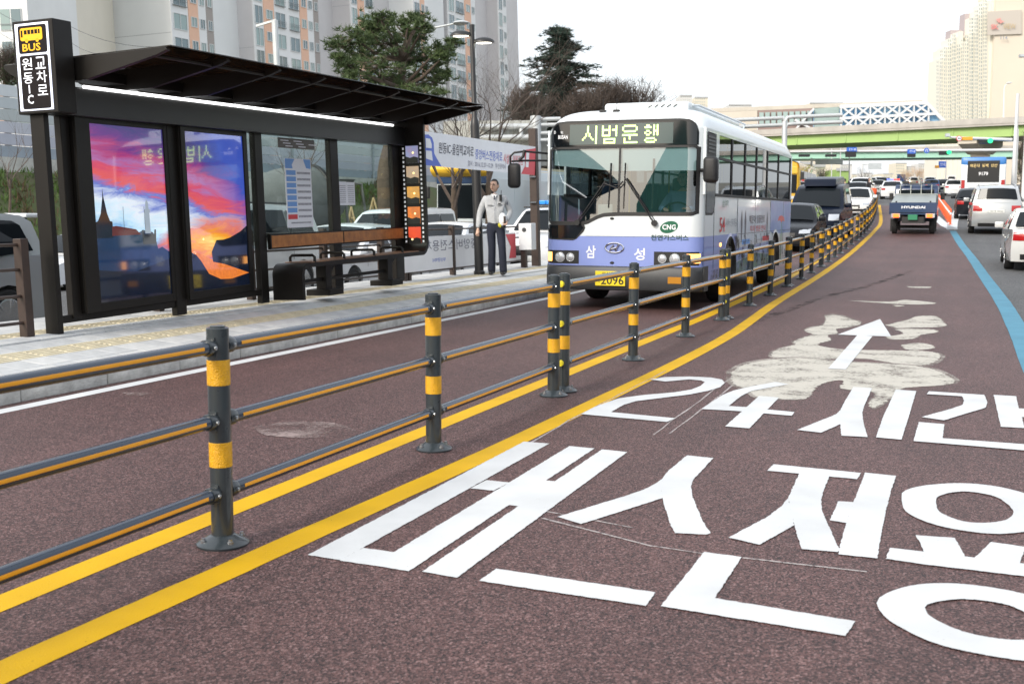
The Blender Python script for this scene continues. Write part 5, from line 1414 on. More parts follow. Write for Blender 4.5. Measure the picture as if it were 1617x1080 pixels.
for i_, P in enumerate(([(-.6, 1.6, 2.5), (-.5, 1.3, 3.05), (.5, 1.3, 3.05), (.6, 1.6, 2.5)], [(-.5, 1.9, .85), (-.5, 1.7, 2.9)], [(.5, 1.9, .85), (.5, 1.7, 2.9)], [(0, 1.2, 3.1), (.1, 2.3, 2.2)], [(.4, 1.0, 3.0), (.5, 2.4, 2.9), (.5, 2.6, 1.6)])): mk('hopper_frame', G().tube(P, .045, 6), m_drum2, mt)
mk('discharge_hopper', G().lathe([(.2, 2.5), (.5, 3.0), (.55, 3.05)], 12, (0, 1.85, 0)), m_drum2, mt)
for a in (-3.3, 1.2, 2.4):
    for s in (1, -1):
        wh = link('wheel', me_bt, mt, Matrix.Translation((s * 1.0, a, .475)) @ (Matrix.Identity(4) if s > 0 else Matrix.Rotation(pi, 4, 'Z'))); link('rim', me_br, wh)

# behind the city bus
q = gp(1296, 398)
car('black_sedan', 'glossy black sedan close behind the city bus with silver grille', 'sedan', 'black', -5.05, q.y + 1.8, -1, QC, sc=.98)
vv = car('black_van', 'black high-roofed van behind the black sedan', 'van', 'navy', -4.85, q.y + 8.2, -1, QC, sc=1.02)
mk('raised_roof', G().prism([(-1.15, 1.88), (-.95, 2.14), (-.55, 2.20), (2.1, 2.20), (2.35, 1.9)], 'x', -.56, .56), _cp['navy'], vv, bevel=.06, bseg=3, smooth=50)
mk('grille_bar', G().box(-.36, .36, -2.60, -2.56, .62, .65), m_chr, vv); mk('grille_bar', G().box(-.36, .36, -2.60, -2.56, .70, .73), m_chr, vv)
def queue(name, lab, kind, col, u, v, dx=0, d=1, sc=1.0, hd=-1, grp=QC, cat_='car'):
    p = gp(u, v)
    return car(name, lab, kind, col, p.x + dx, p.y + (2.3 if hd < 0 else 2.3), hd, grp, detail=d, sc=sc, cat_=cat_)
queue('white_sedan', 'white sedan in the queue right behind the high-roofed van', 'sedan', 'white', 1347, 342, d=2)
queue('silver_sedan', 'silver sedan in the queue, roof just above the white sedan', 'sedan', 'silver', 1350, 320)
queue('white_suv', 'white SUV in the queue beside the dark-clad bystander', 'suv', 'white', 1356, 314)
queue('white_sedan', 'white sedan in the queue past the orange drum', 'sedan', 'white', 1383, 306.5)
queue('grey_sedan', 'small grey sedan far back in the queue under the flyover', 'sedan', 'grey', 1350, 301)
queue('white_sedan', 'small white sedan near the middle of the far queue', 'sedan', 'white', 1362, 297, d=0)
queue('silver_suv', 'small silver SUV far back in the queue', 'suv', 'silver', 1374, 297, d=0)
queue('black_suv', 'small black SUV among white cars far back in the queue', 'suv', 'black', 1391, 297, d=0)
queue('white_van', 'small white van far back in the queue', 'van', 'white', 1386, 291, d=0)
queue('white_sedan', 'tiny white sedan at the left end of the farthest queue row', 'sedan', 'white', 1345, 291.5, d=0)
queue('pearl_sedan', 'tiny pearl sedan in the farthest queue row', 'sedan', 'pearl', 1357, 290, d=0)
queue('white_suv', 'tiny white SUV at the right end of the farthest queue row', 'suv', 'white', 1400, 291, d=0)
# right carriageway, heading away
rr = gp(1572, 371)
v = car('silver_suv', 'silver SUV with red tail lamps driving away on the right', 'suv', 'silver', rr.x, rr.y + 2.36, 1, RCg, sc=1.04)
text('lettering', '41가 4562', m_tblk, v, (.22, 2.385, .83), Vector((-.44, 0, 0)), Zv * .06)
for s in (1, -1): mk('roof_rail', G().tube([(s * .62, -.3, 1.72), (s * .62, -.2, 1.80), (s * .62, 1.6, 1.78), (s * .62, 1.8, 1.70)], .02, 6), m_alloy, v)
rl = gp(1592, 425); fl_ = gp(1581, 411)
car('white_sedan', 'white sedan cut by the right edge of the photo', 'sedan', 'pearl', rl.x + .80, rl.y + 1.35, 1, RCg, rz=0)
queue('black_sedan', 'dark sedan half hidden between the silver SUV and the far bus', 'sedan', 'black', 1537, 347, hd=1, grp=RCg, d=1)
v = queue('police_car', 'white police car with red and blue roof lights driving away', 'sedan', 'white', 1407, 315, hd=1, grp=RCg); lightbar(v, 0, 1.48, (m_bcr, m_bcb2), .5)
queue('white_sedan', 'white sedan left of the far blue and white bus', 'sedan', 'white', 1506, 309.5, hd=1, grp=RCg)
queue('black_sedan', 'small dark sedan left of the far white sedan', 'sedan', 'black', 1488, 303, hd=1, grp=RCg)
queue('beige_suv', 'small beige SUV just above the blue lorry roof', 'suv', 'beige', 1441, 297.5, hd=1, grp=RCg, d=0)
queue('white_suv', 'small white SUV above the lorry cab, right side', 'suv', 'white', 1468, 297.5, hd=1, grp=RCg, d=0)
queue('navy_sedan', 'small navy sedan hidden right behind the lorry', 'sedan', 'blue', 1471, 304, hd=1, grp=RCg, d=0)
queue('white_sedan', 'tiny white sedan between the far yellow and black lorries', 'sedan', 'white', 1480, 291, hd=1, grp=RCg, d=0)
queue('silver_sedan', 'tiny silver sedan near the far beige SUV', 'sedan', 'silver', 1452, 291, hd=1, grp=RCg, d=0)
queue('white_van', 'tiny white van far off on the right carriageway', 'van', 'white', 1502, 293, hd=1, grp=RCg, d=0)
queue('white_sedan', 'tiny white sedan far off near the vanishing point', 'sedan', 'white', 1429, 288, hd=1, grp=RCg, d=0)
def lorry(name, lab, u, v, bodyc, cabc, hd=1, sc=1.0):
    p = gp(u, v); rt = thing(name, lab, 'truck', place((p.x, p.y + 2.5, zp(p.y + 2.5)), 0, sc), RCg)
    mk('load_box', G().box(-.95, .95, -2.5, 1.0, .75, 2.4), bodyc, rt, bevel=.03); mk('cab', G().box(-.9, .9, 1.1, 2.5, .5, 2.1), cabc, rt, bevel=.1)
    mk('rear_frame', G().box(-.9, .9, -2.52, -2.4, .45, .72), m_trim, rt)
    for s in (1, -1):
        mk('tail_lamp', G().box(*sorted((s * .6, s * .88)), -2.55, -2.50, .55, .68), m_tail, rt)
        for a in (-1.5, 1.7): link('wheel', me_bt, rt, Matrix.Translation((s * .82, a, .38)) @ Matrix.Scale(.8, 4))
    return rt
lorry('yellow_lorry', 'tiny yellow lorry far off on the right carriageway', 1464, 287, _cp['yellow'], _cp['yellow'])
lorry('blue_lorry', 'tiny blue lorry far off above the police car', 1422.5, 291.5, _cp['blue'], _cp['blue'])
lorry('black_lorry', 'tiny black lorry far off left of the far bus', 1490, 291, _cp['black'], _cp['black'])
b_ = gp(1477.5, 287)
coach('white_bus', 'tiny white bus far off on the right carriageway', (b_.x, b_.y + 9), pi, 9, 2.4, 3.0, (m_cow, m_cow, m_cow, m_cgl), RCg)
# yellow school bus beyond the queue
b_ = gp(1262, 337)
coach('yellow_bus', 'yellow bus partly hidden behind the city bus tail', (b_.x - 1.2, b_.y + .0), 0, 8.5, 2.35, 3.0, (_cp['yellow'], _cp['yellow'], _cp['yellow'], m_cgl), QC)
# far blue and white bus, seen from behind
b_ = gp(1550, 331.5)
fb = thing('far_bus', 'blue and white bus driving away with dark rear window', 'bus', place((b_.x, b_.y, zp(b_.y))), RCg)
m_fbw = mat('far_bus_white', (.68, .72, .75), .3, coat=.4); m_fbb = mat('far_bus_blue', (.05, .20, .52), .3, coat=.4)
mk('body', G().box(-1.24, 1.24, 0, 10.5, .35, 2.75), m_fbw, fb, bevel=.10, bseg=3, smooth=50)
mk('roof', G().box(-1.245, 1.245, -.01, 10.5, 2.55, 3.10), m_fbb, fb, bevel=.14, bseg=3, smooth=50)
mk('blue_band', G().box(-1.15, 1.15, -.02, .05, .42, .85), m_fbb, fb, bevel=.02)
rw = mk('rear_window', G().box(-.88, .88, -.03, .03, 1.62, 2.88), m_sgn, fb, bevel=.02)
text('lettering', '해운대  동백  양산', mat('amber_text', (.75, .55, .22), .4, emit=.3), rw, (-.75, -.034, 2.50), Xv * 1.5, Zv * .19)
text('lettering', '9179', m_wtext, rw, (-.26, -.034, 2.02), Xv * .52, Zv * .2, .02)
g = G(); 
for k in range(7): mk('grille_bar', G().box(-.75 + k * .22, -.62 + k * .22, -.02, .01, 1.22, 1.30), m_trim, fb)
for s in (1, -1):
    mk('tail_lamp', G().box(*sorted((s * 1.0, s * 1.2)), -.03, .02, .95, 1.75), m_tail, fb, bevel=.02)
    mk('bumper_corner', G().box(*sorted((s * .3, s * 1.1)), -.03, .05, .36, .46), m_trim, fb)
    for a in (2.4, 8.0):
        wh = link('wheel', me_bt, fb, Matrix.Translation((s * 1.1, a, .475)) @ (Matrix.Identity(4) if s > 0 else Matrix.Rotation(pi, 4, 'Z')))
# the small blue flatbed truck ahead
b_ = gp(1440, 371.5)
tk = thing('flatbed_truck', 'small dark blue flatbed truck with lit brake lamps ahead in the lane', 'truck', place((b_.x, b_.y, zp(b_.y) + .004)), RCg)
m_tb = mat('truck_blue', (.012, .035, .10), .3, coat=.6, var=.05); m_gal = mat('galvanised', (.36, .39, .37), .45, .5, var=.15, vs=4); m_lit = mat('lit_tail_lamp', (1, .13, .02), .3, emit=2.0)
W2 = .87
tg = mk('tailgate', G().box(-W2, W2, 0, .05, .86, 1.24), m_tb, tk, bevel=.01)
text('lettering', 'HYUNDAI', m_wtext, tg, (-.42, -.004, 1.01), Xv * .86, Zv * .10, .03)
mk('bed', G().box(-W2, W2, .05, 2.9, .78, .86), m_tb, tk)
for s in (1, -1):
    mk('bed_side', G().box(*sorted((s * (W2 - .04), s * W2)), .05, 2.9, .86, 1.22), m_tb, tk, bevel=.008)
    mk('latch', G().ball((s * .62, .03, 1.27), .035), m_trim, tk)
    lb = mk('lamp_cluster', G().box(*sorted((s * .46, s * .80)), .02, .10, .66, .82), m_lens, tk, bevel=.01)
    mk('brake_lamp', G().box(*sorted((s * .50, s * .72)), .0, .04, .67, .81), m_lit, lb, bevel=.01)
    mk('mud_flap', G().box(*sorted((s * .58, s * .86)), .95, .97, .12, .62), m_rub, tk)
    for a in (1.1, 3.75):
        wh = link('wheel', me_bt, tk, Matrix.Translation((s * .70, a, .31)) @ Matrix.Scale(.65, 4)); link('rim', me_br, wh)
    mk('wing_mirror', G().box(*sorted((s * .92, s * 1.08)), 3.6, 3.72, 1.38, 1.66), m_trim, tk, bevel=.03)
mk('number_plate', G().box(-.17, .17, -.01, .02, .58, .78), m_gpl, tk)
mk('headboard', G().box(-W2 + .05, W2 - .05, 2.86, 2.92, .86, 1.62), m_gal, tk)
mk('load_cover', G().add([(-W2 + .06, .06, 1.245), (W2 - .06, .06, 1.245), (W2 - .1, 2.84, 1.60), (-W2 + .1, 2.84, 1.60)], [(0, 1, 2, 3)]), m_gal, tk, fix=False)
mk('cab', G().prism([(2.98, .5), (2.98, 1.75), (3.1, 1.97), (4.2, 1.97), (4.75, 1.2), (4.85, .5)], 'x', -.83, .83), m_tb, tk, bevel=.06, bseg=3, smooth=50)
mk('rear_cab_window', G().box(-.68, .68, 2.965, 2.99, 1.32, 1.78), m_cgl, tk)
g = G()
for x in (-.62, -.22, .18, .58): mk('guard_bar', G().bar((x, 2.93, 1.55), (x, 2.93, 2.02), .035, .03), m_gal, tk)
mk('guard_bar', G().bar((-.80, 2.93, 2.0), (.80, 2.93, 2.0), .035, .035), m_tb, tk)
for x in (-.42, .42): mk('roof_lamp', G().box(x - .11, x + .11, 2.92, 3.1, 2.0, 2.13), m_trim, tk, bevel=.02)
mk('axle', G().cyl((-.7, 1.1, .31), (.7, 1.1, .31), .06), m_trim, tk); mk('frame', G().box(-.4, .4, .1, 4.5, .45, .70), m_trim, tk)
# ------------------------------------------------------------------ people
m_skin = mat('skin', (.56, .36, .27), .55, var=.08, vs=20)
m_hair = mat('black_hair', (.010, .009, .009), .6, var=.3, vs=60)
m_jack = mat('grey_jacket', (.43, .445, .46), .75, var=.12, vs=9, bump=.5, bs=22)
m_navy = mat('navy_trousers', (.012, .016, .032), .8, var=.15, vs=9, bump=.4, bs=18)
m_shoe = mat('black_shoe', (.01, .01, .01), .35)
m_shirt = mat('white_shirt', (.75, .76, .78), .7)
m_dcoat = mat('black_coat', (.012, .013, .016), .8, var=.2, vs=9)
m_gcoat = mat('dark_grey_coat', (.05, .05, .055), .8, var=.2, vs=9)
m_bshirt = mat('blue_shirt', (.22, .34, .52), .75, var=.1, vs=8)
def skin(name, nodes_, edges, m, parent, sub=2):
    ids = list(nodes_); me = bpy.data.meshes.new(name)
    me.from_pydata([nodes_[i][0] for i in ids], [(ids.index(a), ids.index(b)) for a, b in edges], [])
    o = bpy.data.objects.new(name, me); COL.objects.link(o)
    md = o.modifiers.new('skin', 'SKIN'); md.use_smooth_shade = True
    for k, i in enumerate(ids):
        sv = me.skin_vertices[0].data[k]; r = nodes_[i][1]; sv.radius = (r, r) if not isinstance(r, tuple) else r
        sv.use_root = (k == 0)
    sb = o.modifiers.new('sub', 'SUBSURF'); sb.levels = sub; sb.render_levels = sub
    me2 = bpy.data.meshes.new_from_object(o.evaluated_get(bpy.context.evaluated_depsgraph_get()))
    bpy.data.objects.remove(o)
    me2.materials.clear(); me2.materials.append(m); me2.shade_smooth()
    return link(name, me2, parent)
def hand(rt, wrist, d, side, curl=.6, name='hand'):
    """palm and five fingers; d = direction the hand points, side = +1 thumb towards +x"""
    wv, d = Vector(wrist), Vector(d).normalized()
    sx = Vector((side, 0, 0)); sx = (sx - sx.dot(d) * d).normalized(); nb = d.cross(sx)
    n = {'w': (wv, .024), 'p1': (wv + d * .05, (.038, .018)), 'p2': (wv + d * .095, (.040, .016))}
    e = [('w', 'p1'), ('p1', 'p2')]
    for k, (o_, ln) in enumerate(((.028, .070), (.010, .080), (-.010, .075), (-.028, .058))):
        b = wv + d * .10 + sx * o_
        for j in range(3):
            t = (j + 1) / 3; q = b + d * ln * (t - .35 * curl * t * t) - nb * (ln * .6 * curl * t * t)
            n['f%d%d' % (k, j)] = (q, .0085)
            e.append(('p2' if j == 0 else 'f%d%d' % (k, j - 1), 'f%d%d' % (k, j)))
    for j in range(2):
        q = wv + d * (.045 + .03 * (j + 1)) + sx * (.04 + .008 * j) - nb * .012 * (j + 1)
        n['t%d' % j] = (q, .0095); e.append(('p1' if j == 0 else 't0', 't%d' % j))
    return skin(name, n, e, m_skin, rt, 1)
def head(rt, c, yaw=0, glasses=False, hairm=None, bald=False):
    c = Vector(c); M = Matrix.Translation(c) @ Matrix.Rotation(yaw, 4, 'Z')
    def P(a, b):
        th, ph = 2 * pi * a, pi * b
        x, y, z = math.cos(th) * math.sin(ph), math.sin(th) * math.sin(ph), -math.cos(ph)
        k = 1 - .26 * max(0, -z) ** 1.4 * (1 if True else 0)
        jaw = -.012 * max(0, -z - .3) if y < 0 else .02 * max(0, -z - .2)
        return tuple(M @ Vector((.076 * x * k, .096 * y * (k if y > 0 else 1 - .12 * max(0, -z)) + jaw, .118 * z)))
    h = mk('head', G().grid(P, 24, 16), m_skin, rt, smooth=80, fix=False)
    t = lambda p: tuple(M @ Vector(p))
    mk('nose', G().tube([t((0, -.092, .02)), t((0, -.108, -.015)), t((0, -.112, -.028)), t((0, -.095, -.036))], [.008, .011, .014, .010], 7), m_skin, h, smooth=80)
    for s in (1, -1):
        mk('ear', G().ball(t((s * .078, .01, -.005)), (.012, .022, .032), 8, 6), m_skin, h, smooth=80)
        mk('eye', G().ball(t((s * .030, -.085, .012)), (.013, .008, .006), 8, 6), m_hair, h, smooth=80)
        mk('eyebrow', G().tube([t((s * .014, -.094, .034)), t((s * .045, -.084, .036))], .004, 5), m_hair, h)
    mk('mouth', G().tube([t((-.024, -.086, -.058)), t((0, -.094, -.057)), t((.024, -.086, -.058))], .0045, 5), mat('lips', (.30, .12, .10), .5), h)
    def Hh(a, b):
        th, ph = 2 * pi * a, pi * (.38 + .62 * b)
        y = math.sin(th); lim = .40 if y < -.35 else 1
        z = -math.cos(pi * ((.73 if y < -.3 else .52 if y < .3 else .40) + (1 - (.73 if y < -.3 else .52 if y < .3 else .40)) * b))
        r = math.sqrt(max(0, 1 - z * z))
        n_ = 1 + .02 * math.sin(17 * a * 6.28) * (1 - b)
        return tuple(M @ Vector((.083 * math.cos(th) * r * n_, .103 * y * r * n_ + .004, .128 * z)))
    mk('hair', G().grid(Hh, 28, 9), hairm or m_hair, rt, smooth=80, fix=False)
    if glasses:
        for s in (1, -1): mk('spectacle_rim', G().tube([t((s * .032 + .024 * math.cos(q), -.104 + .01 * abs(math.cos(q)), .010 + .016 * math.sin(q))) for q in [k * pi / 8 for k in range(17)]], .0022, 5), m_hair, h)
        mk('spectacle_bridge', G().tube([t((-.01, -.106, .014)), t((.01, -.106, .014))], .0022, 5), m_hair, h)
    return h
def person(label, M, top, legs, P, group=None, gl=False, yaw=0, detail=True, coat=False, hold=None):
    rt = thing('person', label, 'person', M, group)
    J = dict(pel=(0, 0, .96), wai=(0, .0, 1.12), che=(0, -.01, 1.34), nck=(0, .0, 1.475), top=(0, -.012, 1.545),
             lh=(.09, 0, .90), lk=(.105, -.04, .50), la=(.115, .03, .10), rh=(-.09, 0, .90), rk=(-.105, -.02, .50), ra=(-.115, .04, .10),
             ls=(.185, 0, 1.425), le=(.26, .03, 1.15), lw=(.25, -.06, .92), rs=(-.185, 0, 1.425), re=(-.27, .03, 1.15), rw=(-.29, -.03, .90))
    J.update(P); V = {k: Vector(v) for k, v in J.items()}
    b = {'pel': (V['pel'], (.11, .08)), 'wai': (V['wai'], (.11, .075)), 'che': (V['che'], (.15, .095)), 'nck': (V['nck'], (.062, .058)), 'top': (V['top'], .052)}
    e = [('pel', 'wai'), ('wai', 'che'), ('che', 'nck'), ('nck', 'top')]
    for s in 'lr':
        b.update({s + 'h': (V[s + 'h'], .075), s + 'k': (V[s + 'k'], .052), s + 'a': (V[s + 'a'], .038), s + 's': (V[s + 's'], .055), s + 'e': (V[s + 'e'], .04), s + 'w': (V[s + 'w'], .027)})
        e += [('pel', s + 'h'), (s + 'h', s + 'k'), (s + 'k', s + 'a'), ('che', s + 's'), (s + 's', s + 'e'), (s + 'e', s + 'w')]
    skin('body', b, e, m_skin, rt, 1)
    head(rt, V['top'] + Vector((0, -.022, .125)), yaw, gl)
    j = {'che': (V['che'] + Vector((0, 0, -.02)), (.18, .122)), 'wai': (V['wai'], (.172, .122)), 'hem': (V['pel'] + Vector((0, 0, -.085 if not coat else -.34)), (.175 if not coat else .19, .125)), 'nck': (V['nck'] + Vector((0, 0, -.02)), (.085, .08))}
    e = [('che', 'wai'), ('wai', 'hem'), ('che', 'nck')]
    for s in 'lr':
        mid = V[s + 'e'].lerp(V[s + 'w'], 1.06)
        j.update({s + 's': (V[s + 's'], .078), s + 'e': (V[s + 'e'], .062), s + 'w': (mid, .046)})
        e += [('che', s + 's'), (s + 's', s + 'e'), (s + 'e', s + 'w')]
    jk = skin('jacket', j, e, top, rt, 2)
    t = {'pel': (V['pel'] + Vector((0, 0, -.02)), (.165, .118)), 'wst': (V['pel'] + Vector((0, .0, .11)), (.15, .11))}; e = [('pel', 'wst')]
    for s in 'lr':
        t.update({s + 'h': (V[s + 'h'] + Vector((0, 0, -.04)), .098), s + 'k': (V[s + 'k'], .078), s + 'a': (V[s + 'a'] + Vector((0, .005, -.10)), .078)})
        e += [('pel', s + 'h'), (s + 'h', s + 'k'), (s + 'k', s + 'a')]
    skin('trousers', t, e, legs, rt, 2)
    for s in 'lr':
        a = V[s + 'a']
        skin('shoe', {'h': (a + Vector((0, .05, -.055)), (.052, .045)), 'm': (a + Vector((0, -.06, -.060)), (.056, .042)), 't': (a + Vector((0, -.20, -.070)), (.050, .030))}, [('h', 'm'), ('m', 't')], m_shoe, rt, 1)
    hand(rt, V['lw'], (V['lw'] - V['le']) + Vector((0, -.02, -.05)), -1 if hold else -1, .8 if hold else .5)
    hand(rt, V['rw'], (V['rw'] - V['re']) + Vector((0, -.02, -.05)), 1)
    return rt, jk
mp = gp(785, 434, .275)
man, jk = person('man in grey jacket and navy trousers walking on the island, cap in hand', upright((mp.x, mp.y, pz(mp.x) + .012), R(16)) @ Matrix.Scale(1.035, 4), m_jack, m_navy,
    dict(lk=(.115, -.05, .50), la=(.125, -.02, .10), rk=(-.085, .03, .50), ra=(-.115, .12, .105), le=(.285, .05, 1.17), lw=(.225, -.16, 1.02), re=(-.30, .05, 1.16), rw=(-.335, .0, .90)), gl=True, yaw=R(-22), hold=True)
# jacket details
g = G(); g.grid(lambda a, b: (.075 * math.cos(pi * (1.15 + .7 * a)) * (1 + .35 * b), .0 + .085 * math.sin(pi * (1.15 + .7 * a)) * (1 + .15 * b), 1.52 - .05 * b), 10, 1)
mk('collar', g, m_jack, man, smooth=60, fix=False)
mk('shirt_front', G().poly([(-.045, -.098, 1.50), (.045, -.098, 1.50), (.0, -.132, 1.40)]), m_shirt, man, fix=False)
mk('tie', G().poly([(-.014, -.108, 1.485), (.014, -.108, 1.485), (.012, -.134, 1.42), (0, -.137, 1.405), (-.012, -.134, 1.42)]), m_navy, man, fix=False)
mk('zip', G().tube([(0, -.128, 1.42), (0, -.137, 1.25), (0, -.136, 1.08), (0, -.13, .97)], .005, 5), m_pgry, man)
for s in (1, -1):
    mk('pocket_flap', G().bar((s * .045, -.130, 1.315), (s * .135, -.105, 1.312), .012, .022), mat('jacket_seam', (.26, .27, .28), .8), man)
mk('shoulder_patch', G().ball((.232, -.045, 1.335), (.012, .03, .035), 8, 6), mat('patch_dark', (.03, .04, .07), .6), man)
mk('badge', G().box(.07, .12, -.133, -.126, 1.325, 1.34), m_tblk, man)
rd = thing('radio', 'black hand radio clipped to the walking man shoulder', 'radio', man.matrix_basis.copy())
mk('radio_case', G().box(.095, .145, -.135, -.10, 1.38, 1.50), m_rub, rd, bevel=.008); mk('radio_aerial', G().tube([(.13, -.118, 1.50), (.135, -.115, 1.58)], .006, 5), m_rub, rd)
cap_ = thing('uniform_cap', 'white cap with dark band held by the walking man', 'cap', man.matrix_basis.copy())
mk('crown_top', G().ball((.155, -.195, 1.04), (.075, .05, .125), 14, 10), m_shirt, cap_, smooth=80); mk('cap_band', G().box(.175, .215, -.25, -.215, .96, 1.10), mat('cap_dark', (.05, .035, .03), .6), cap_, bevel=.012)
gl_ = thing('work_gloves', 'yellow and black gloves held under the white cap', 'gloves', man.matrix_basis.copy())
mk('glove', G().ball((.105, -.185, .94), (.045, .035, .05), 9, 7), mat('glove_yellow', (.55, .50, .04), .7, var=.4, vs=30), gl_, smooth=80); mk('glove', G().ball((.16, -.195, .915), (.045, .03, .04), 9, 7), m_trim, gl_, smooth=80)
# bystanders by the queue and the bus driver
p1_ = gp(1334, 323); p1_ = p1_ + Vector((0, 0, 0))
person('bystander in black coat standing with raised arm beside the queue', upright((p1_.x, p1_.y, zp(p1_.y)), R(170)), m_dcoat, m_navy, dict(re=(-.32, .05, 1.52), rw=(-.22, -.10, 1.62)), 'bystanders beside the queue', coat=True)
p2_ = gp(1372, 319.5)
person('bystander in dark grey coat standing beside the orange drum', upright((p2_.x, p2_.y, zp(p2_.y)), R(60)), m_gcoat, m_navy, dict(le=(.33, -.05, 1.28), lw=(.46, -.16, 1.22)), 'bystanders beside the queue', coat=True)
person('bus driver in blue shirt sitting behind the steering wheel', Matrix.Translation((-4.83 + .68, 17.1 + 1.25, .36)), m_bshirt, m_navy,
       dict(lh=(.10, -.05, .92), lk=(.14, -.42, .94), la=(.14, -.46, .60), rh=(-.10, -.05, .92), rk=(-.14, -.42, .94), ra=(-.14, -.46, .60), le=(.30, -.20, 1.18), lw=(.20, -.40, 1.20), re=(-.30, -.20, 1.18), rw=(-.20, -.40, 1.20)))
# ------------------------------------------------------------------ things around the stop
m_brn = mat('brown_rail_steel', (.040, .024, .018), .5, var=.3, vs=6)
def railing(label, pts, zb, rails=(.14, .40, .66, .90), h=.96):
    rt = thing('railing', label, 'railing', pts[0])
    o = Vector(pts[0])
    for p in pts:
        v = Vector(p) - o
        mk('railing_post', G().bar(v, v + UPV * h, .10, .10, upv=(0, 1, 0)), m_brn, rt, bevel=.006)
    for a, b in zip(pts, pts[1:]):
        a_, b_ = Vector(a) - o, Vector(b) - o
        for r_ in rails: mk('railing_bar', G().tube([a_ + UPV * r_, b_ + UPV * r_], .017, 7), m_brn, rt, smooth=40)
    return rt
zb = .27
railing('brown steel railing with four bars left of the shelter', [(-8.50, 4.8, zb), (-8.50, 6.8, zb), (-8.50, 8.80, zb)], zb)
railing('brown steel railing with bars running behind the bench', [(-9.12, y, zb + .01) for y in (11.6, 13.6, 15.6, 17.5, 18.35)], zb)
railing('brown steel railing carrying the cloth banner beyond the shelter', [(-9.12, 18.5, zb), (-9.14, 20.5, zb), (-9.2, 22.6, zb), (-9.27, 24.8, zb)], zb)
# lamp post
lp = gp(757, 433, .275)
ml_ = mat('lamp_black', (.018, .018, .019), .4, var=.1); m_lamp = mat('lamp_glow', (1, .93, .78), .4, emit=5.0)
lt = thing('street_lamp', 'black street lamp with two lit heads behind the walking man', 'street lamp', upright((lp.x, lp.y, pz(lp.x))))
mk('pole', G().lathe([(.11, 0), (.11, .06), (.09, .08), (.088, 2.88), (.075, 2.98), (.05, 3.05), (.048, 4.80)], 14), ml_, lt, smooth=40)
dv = (CR - CR.dot(UPV) * UPV).normalized()
dl = (UPR.to_3x3().inverted() @ dv)
for s, dz in ((-1, -.12), (1, -.26)):
    c = Vector((0, 0, 4.72 + dz)) + dl * (s * .22)
    a = mk('lamp_head', G().grid(lambda u, v: tuple(c + dl * (.21 * math.cos(2 * pi * u) * math.sin(pi * v / 2)) + Vector((-dl.y, dl.x, 0)) * (.15 * math.sin(2 * pi * u) * math.sin(pi * v / 2)) + Vector((0, 0, .10 * math.cos(pi * v / 2)))), 20, 6), ml_, lt, smooth=70, fix=False)
    mk('lamp_lens', G().add([tuple(c + dl * (.15 * math.cos(2 * pi * k / 18)) + Vector((-dl.y, dl.x, 0)) * (.11 * math.sin(2 * pi * k / 18)) + Vector((0, 0, -.012))) for k in range(18)], [list(range(18))]), m_lamp, a, fix=False)
    mk('lamp_arm', G().tube([c + Vector((0, 0, .02)) - dl * (s * .2), Vector((0, 0, 4.72 + dz + .05))], .03, 6), ml_, lt)
# dark pole at the banner's end
bp2 = gp(847, 418, .27)
dp = thing('banner_pole', 'dark square pole holding the far end of the banner', 'pole', upright((bp2.x, bp2.y, .27)))
mk('shaft', G().box(-.085, .085, -.085, .085, 0, 3.1), m_brn, dp, bevel=.008)
for z in (2.02, 1.45): mk('bracket', G().bar((-.02, -.09, z), (.03, -.16, z), .12, .03), m_bolt, dp)
# banners
m_ban = mat('banner_cloth', (.82, .83, .86), .75, var=.03, vs=3, bump=.2, bs=5); m_banb = mat('banner_blue', (.13, .20, .62), .7); m_banr = mat('banner_red', (.66, .10, .12), .7); m_bank = mat('banner_black', (.03, .03, .06), .7); m_bang = mat('banner_grey', (.24, .24, .30), .7)
def plane_frame(TL, TR, BL):
    return Vector(TL), Vector(TR) - Vector(TL), Vector(BL) - Vector(TL)
TL = atx(668, 207.5, -8.35); BL_ = atx(668, 261, -8.35); TR_ = atx(847, 232.5, -8.98); BR_ = atx(846, 277, -8.98)
bn = thing('cloth_banner', 'white cloth banner with blue and red lettering hung behind the walking man', 'banner', (0, 0, 0))
def bpt(a, b, off=0):
    p = TL.lerp(TR_, a).lerp(BL_.lerp(BR_, a), b)
    n = (TR_ - TL).cross(BL_ - TL).normalized()
    if n.dot(CAM - TL) < 0: n = -n
    return p + n * (off + .012 * math.sin(a * 9 + b * 2))
mk('cloth', G().grid(lambda a, b: tuple(bpt(a, b)), 30, 6), m_ban, bn, smooth=60, fix=False)
def btext(body, m, a0, a1, b0, b1, of=0.0):
    o = text('lettering', body, m, bn, (0, 0, 0), (1, 0, 0), (0, 1, 0), of)
    for v in o.data.vertices: v.co = bpt(a0 + (a1 - a0) * v.co.x, b1 + (b0 - b1) * v.co.y, .006)
btext('원동IC-올림픽교차로', m_bank, .10, .375, .26, .60)
btext('중앙버스전용차로', m_banb, .39, .63, .33, .65)
btext('시설물 안전점검', m_banr, .64, .84, .38, .70)
btext('일시 : 2016.12.27~12.29   부산광역시', m_bang, .33, .66, .72, .90)
def bshape(nm, pts, m, off=.006): mk(nm, G().poly([tuple(bpt(a, b, off)) for a, b in pts]), m, bn, fix=False)
bshape('bus_print', [(0.005, .10), (.03, .08), (.055, .16), (.065, .30), (.068, .62), (.085, .75), (.125, 1.0), (.005, 1.0)], m_banb)
bshape('bus_print_white', [(.012, .20), (.04, .20), (.05, .36), (.05, .48), (.012, .48)], m_ban, .009)
bshape('bus_print_white', [(.012, .56), (.05, .56), (.058, .85), (.012, .80)], m_ban, .009)
